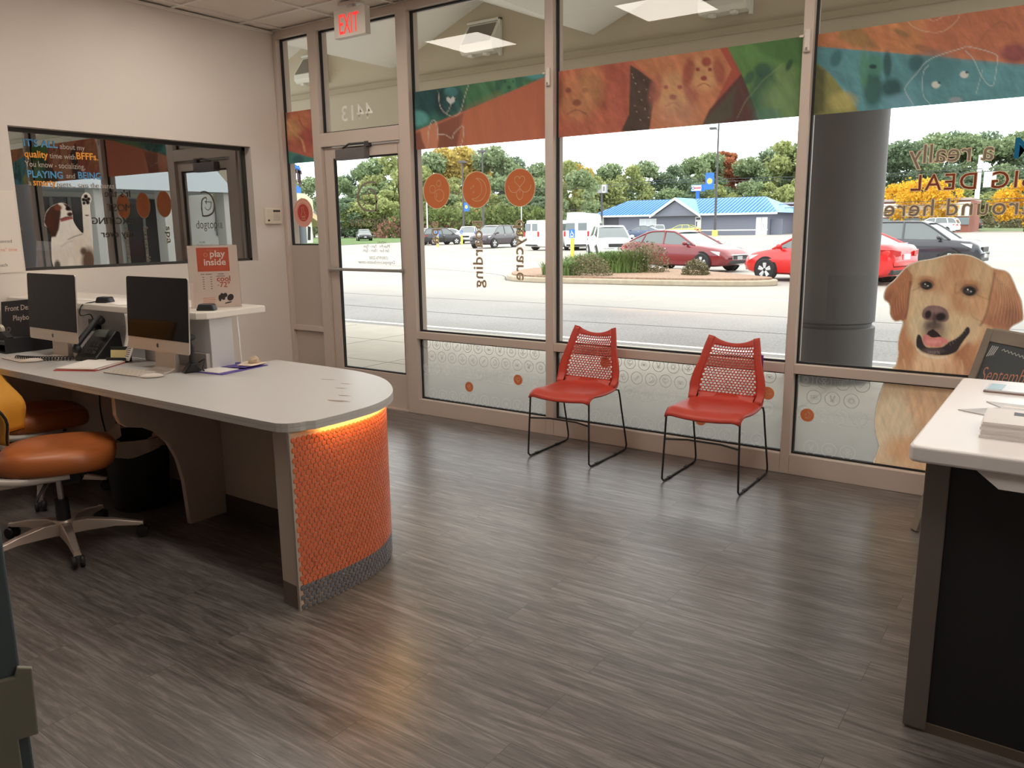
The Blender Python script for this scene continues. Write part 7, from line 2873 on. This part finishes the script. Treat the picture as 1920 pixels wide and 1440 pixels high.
for k in range(6):
    o = MB().box(-.14, .14, -.105, .105, 0, .0075).build('booklet', M('booklet_white', srgb(226, 220, 218), .5))
    o.location = (-.045 + .003 * ((k * 7) % 3 - 1), -2.085 + .002 * ((k * 5) % 3 - 1), .8855 + .0077 * k)
    o.rotation_euler = (0, 0, math.radians(2 + .4 * ((k * 3) % 3 - 1)))
    if k < 5:
        thing('booklet', 'plain white booklet under the top one in the pile on the white counter', 'booklet', obj=o, group='booklets in the pile')
    else:
        thing('booklet', 'topmost booklet of the pile, with a dark cover picture, on the white counter', 'booklet', obj=o, group='booklets in the pile')
        MB().flat([(-.09, -.02), (.1, -.03), (.1, .02), (.06, .005), (.0, .01), (-.09, .03)], lambda a, b: (a + .02, b + .04, .0079)).build('cover_picture', M('booklet_picture', srgb(84, 84, 92), .5), o)
t = thing('leaflet', 'grey folded leaflet lying behind the white booklet pile', 'leaflet', (-.09, -1.77, .8855), math.radians(-4))
MB().prism([(-.18, -.09), (-.09, -.13), (.2, -.13), (.2, .1), (-.13, .1), (-.075, .02)], 0, .003, axis=2).build('sheet', M('leaflet_grey', srgb(190, 184, 184), .4, noise=.25, nscale=12), t)
MB().box(-.06, .18, -.07, -.05, .003, .0036).box(-.07, .18, .03, .05, .003, .0036).build('white_bars', PAPER, t)
t = sheet_stack('leaflet_stack', 'small pile of pale blue leaflets at the window end of the counter', 'leaflets', -.10, -1.42, math.radians(-3), .27, .13, [('leaflet', .006, M('leaflet_brown_edge', srgb(150, 124, 116), .6), 1, 0, 0, 0), ('leaflet', .005, M('leaflet_pale', srgb(214, 216, 220), .3), 1, .002, 0, 1)], z=.8855)
MB().box(-.125, -.08, -.055, .06, .0116, .0124).build('blue_cover', M('leaflet_blue', srgb(150, 190, 206), .3), t)

# ================================================================== A-FRAME CHALKBOARD
e_ = Vector((.66, -.751, 0))
n_ = Vector((-.751, -.66, 0))
t = thing('chalkboard_sign', 'grey framed folding chalkboard behind the white topped counter', 'chalkboard', (-.145, -.553, 0), math.atan2(e_.y, e_.x))
# local: x along the board, -y faces the room
GWD = M('grey_washed_wood', srgb(132, 120, 108), .7, noise=.15, nscale=8)
ang = math.atan2(.30, .99)
for side, nm in ((1, 'front'), (-1, 'back')):
    X = Matrix.Translation((0, 0, .985)) @ Matrix.Rotation(side * -ang, 4, 'X') @ Matrix.Translation((0, 0, -1.03))
    w2 = .26
    y0, y1 = (-.022, -.002) if side > 0 else (.002, .022)
    fr = MB()
    fr.box(-w2, -w2 + .05, y0, y1, .0, 1.03).box(w2 - .05, w2, y0, y1, .0, 1.03).box(-w2 + .05, w2 - .05, y0, y1, .97, 1.03).box(-w2 + .05, w2 - .05, y0, y1, .20, .26)
    fr.xf(X)
    fr.v = [(a, b, max(c, .001)) for a, b, c in fr.v]
    f_ = fr.build('frame', GWD, t, bevel=.003)
    bo = MB().box(-w2 + .05, w2 - .05, (y0 + y1) / 2 - .003, (y0 + y1) / 2 + .003, .26, .97).xf(X).build('board', M('chalkboard_slate', srgb(66, 72, 74), .6, noise=.15, nscale=6), t)
    if side > 0:
        CHO, CHW = M('chalk_orange', srgb(206, 138, 112), .9), M('chalk_white', srgb(196, 198, 196), .9)
        yb = (y0 + y1) / 2 - .0036
        a1 = text('september', 'September', .105, (-.19, yb, .78), (1, .0, .12), (.05, 0, 1), CHO, bold=-.012, squeeze=.72)
        a1.data.transform(X)
        a1.name = 'orange_chalk'
        a1.parent = bo
        mb = MB()
        zz_ = lambda a, b: (a, yb, b)
        mb.ribbon([(-.12 + .012 * k, .945 + (.006 if k % 2 else -.004) - .03 * k / 26) for k in range(26)], .004, zz_)
        for k in range(4):
            mb.ribbon([(-.20 + .012 * k, .90 + .004 * k), (-.185 + .012 * k, .955)], .006, zz_)
        for k in range(9):
            mb.ribbon([(-.18 + .03 * k, .70 + .006 * (k % 3)), (-.165 + .03 * k, .715 - .006 * (k % 2))], .005, zz_)
        mb.xf(X).build('chalk_border', CHW, bo)

# ================================================================== METAL CABINET, FRONT LEFT
t = thing('metal_cabinet', 'dark metal cabinet edge with a latch plate at the lower left corner', 'cabinet', (-1.66, -4.115, 0), math.radians(69.6))
CAB = M('cabinet_dark_green_grey', srgb(76, 88, 94), .4, metal=0.2)
MB().box(-.60, 0, -.0, .45, .02, .93).build('body', CAB, t, bevel=.004)
LAT = M('latch_plate_olive', srgb(126, 126, 112), .45, metal=.4)
lp = MB().prism([(-.5, .36), (-.02, .36), (-.02, .475), (.016, .475), (.02, .622), (-.006, .632), (-.012, .612), (-.04, .612), (-.044, .64), (-.5, .65)], -.012, -.0005, axis=1).build('latch_plate', LAT, t, bevel=.003)
MB().box(-.14, -.075, -.0128, -.0122, .50, .56).build('slot', BLACK, lp)
# ------------------------------------------------------------------ things that lie in or on others stand on their own
bpy.context.view_layer.update()


def kid(parent, base):
    return [c for c in parent.children if c.name.split('.')[0] == base]


def promote(o, name, label, cat, group=None, take=()):
    mw = o.matrix_world.copy()
    for c in take:
        cw = c.matrix_world.copy()
        c.parent = o
        c.matrix_parent_inverse = mw.inverted()
        c.matrix_basis = cw
    o.parent = None
    o.matrix_world = mw
    o.name = name
    thing(name, label, cat, obj=o, group=group)


def find(label_part):
    return next(o for o in C.objects if o.parent is None and label_part in o.get('label', ''))


t = find('red file folder')
ps = kid(t, 'paper')
promote(ps[0], 'paper_sheets', 'bottom white papers lying on the red file folder', 'paper')
promote(ps[-1], 'paper_sheets', 'topmost loose white paper on the red file folder', 'paper')
promote(kid(t, 'pink_paper')[0] if kid(t, 'pink_paper') else ps[2], 'paper_sheets', 'pale pink paper in the middle of the stack on the red file folder', 'paper')
t = find('open purple folder')
ps = kid(t, 'paper')
promote(ps[0], 'paper_sheet', 'white paper on the near half of the purple folder', 'paper')
promote(ps[1], 'paper_sheet', 'cream paper on the far corner of the purple folder', 'paper')
t = find('clear sign holder')
f = kid(t, 'flyer')[0]
promote(f, 'flyer', 'orange and white flyer reading play inside on the raised counter', 'flyer', take=[c for c in t.children if c.name.split('.')[0] not in ('flyer', 'acrylic_sheet', 'acrylic_foot')])
t['label'] = 'clear upright sign holder around the play inside flyer'
t = find('clear leaflet holder')
promote(kid(t, 'leaflets')[0], 'leaflet', 'blue grey leaflet with an orange foot standing in the clear holder', 'leaflet', take=kid(t, 'orange_block'))
t = find('black waste bin')
promote(kid(t, 'bag_liner')[0], 'bin_liner', 'pale plastic bag liner folded over the black waste bin', 'bag')
t['label'] = 'black round waste bin under the desk'
t = find('black card holder')
promote(kid(t, 'cards')[0], 'business_cards', 'pale yellow cards standing in the black card holder', 'cards')
t['label'] = 'small black card holder beside the red folder'
t = find('black desk tray')
promote(kid(t, 'papers')[0], 'paper_sheets', 'dim papers lying in the black desk tray', 'paper')
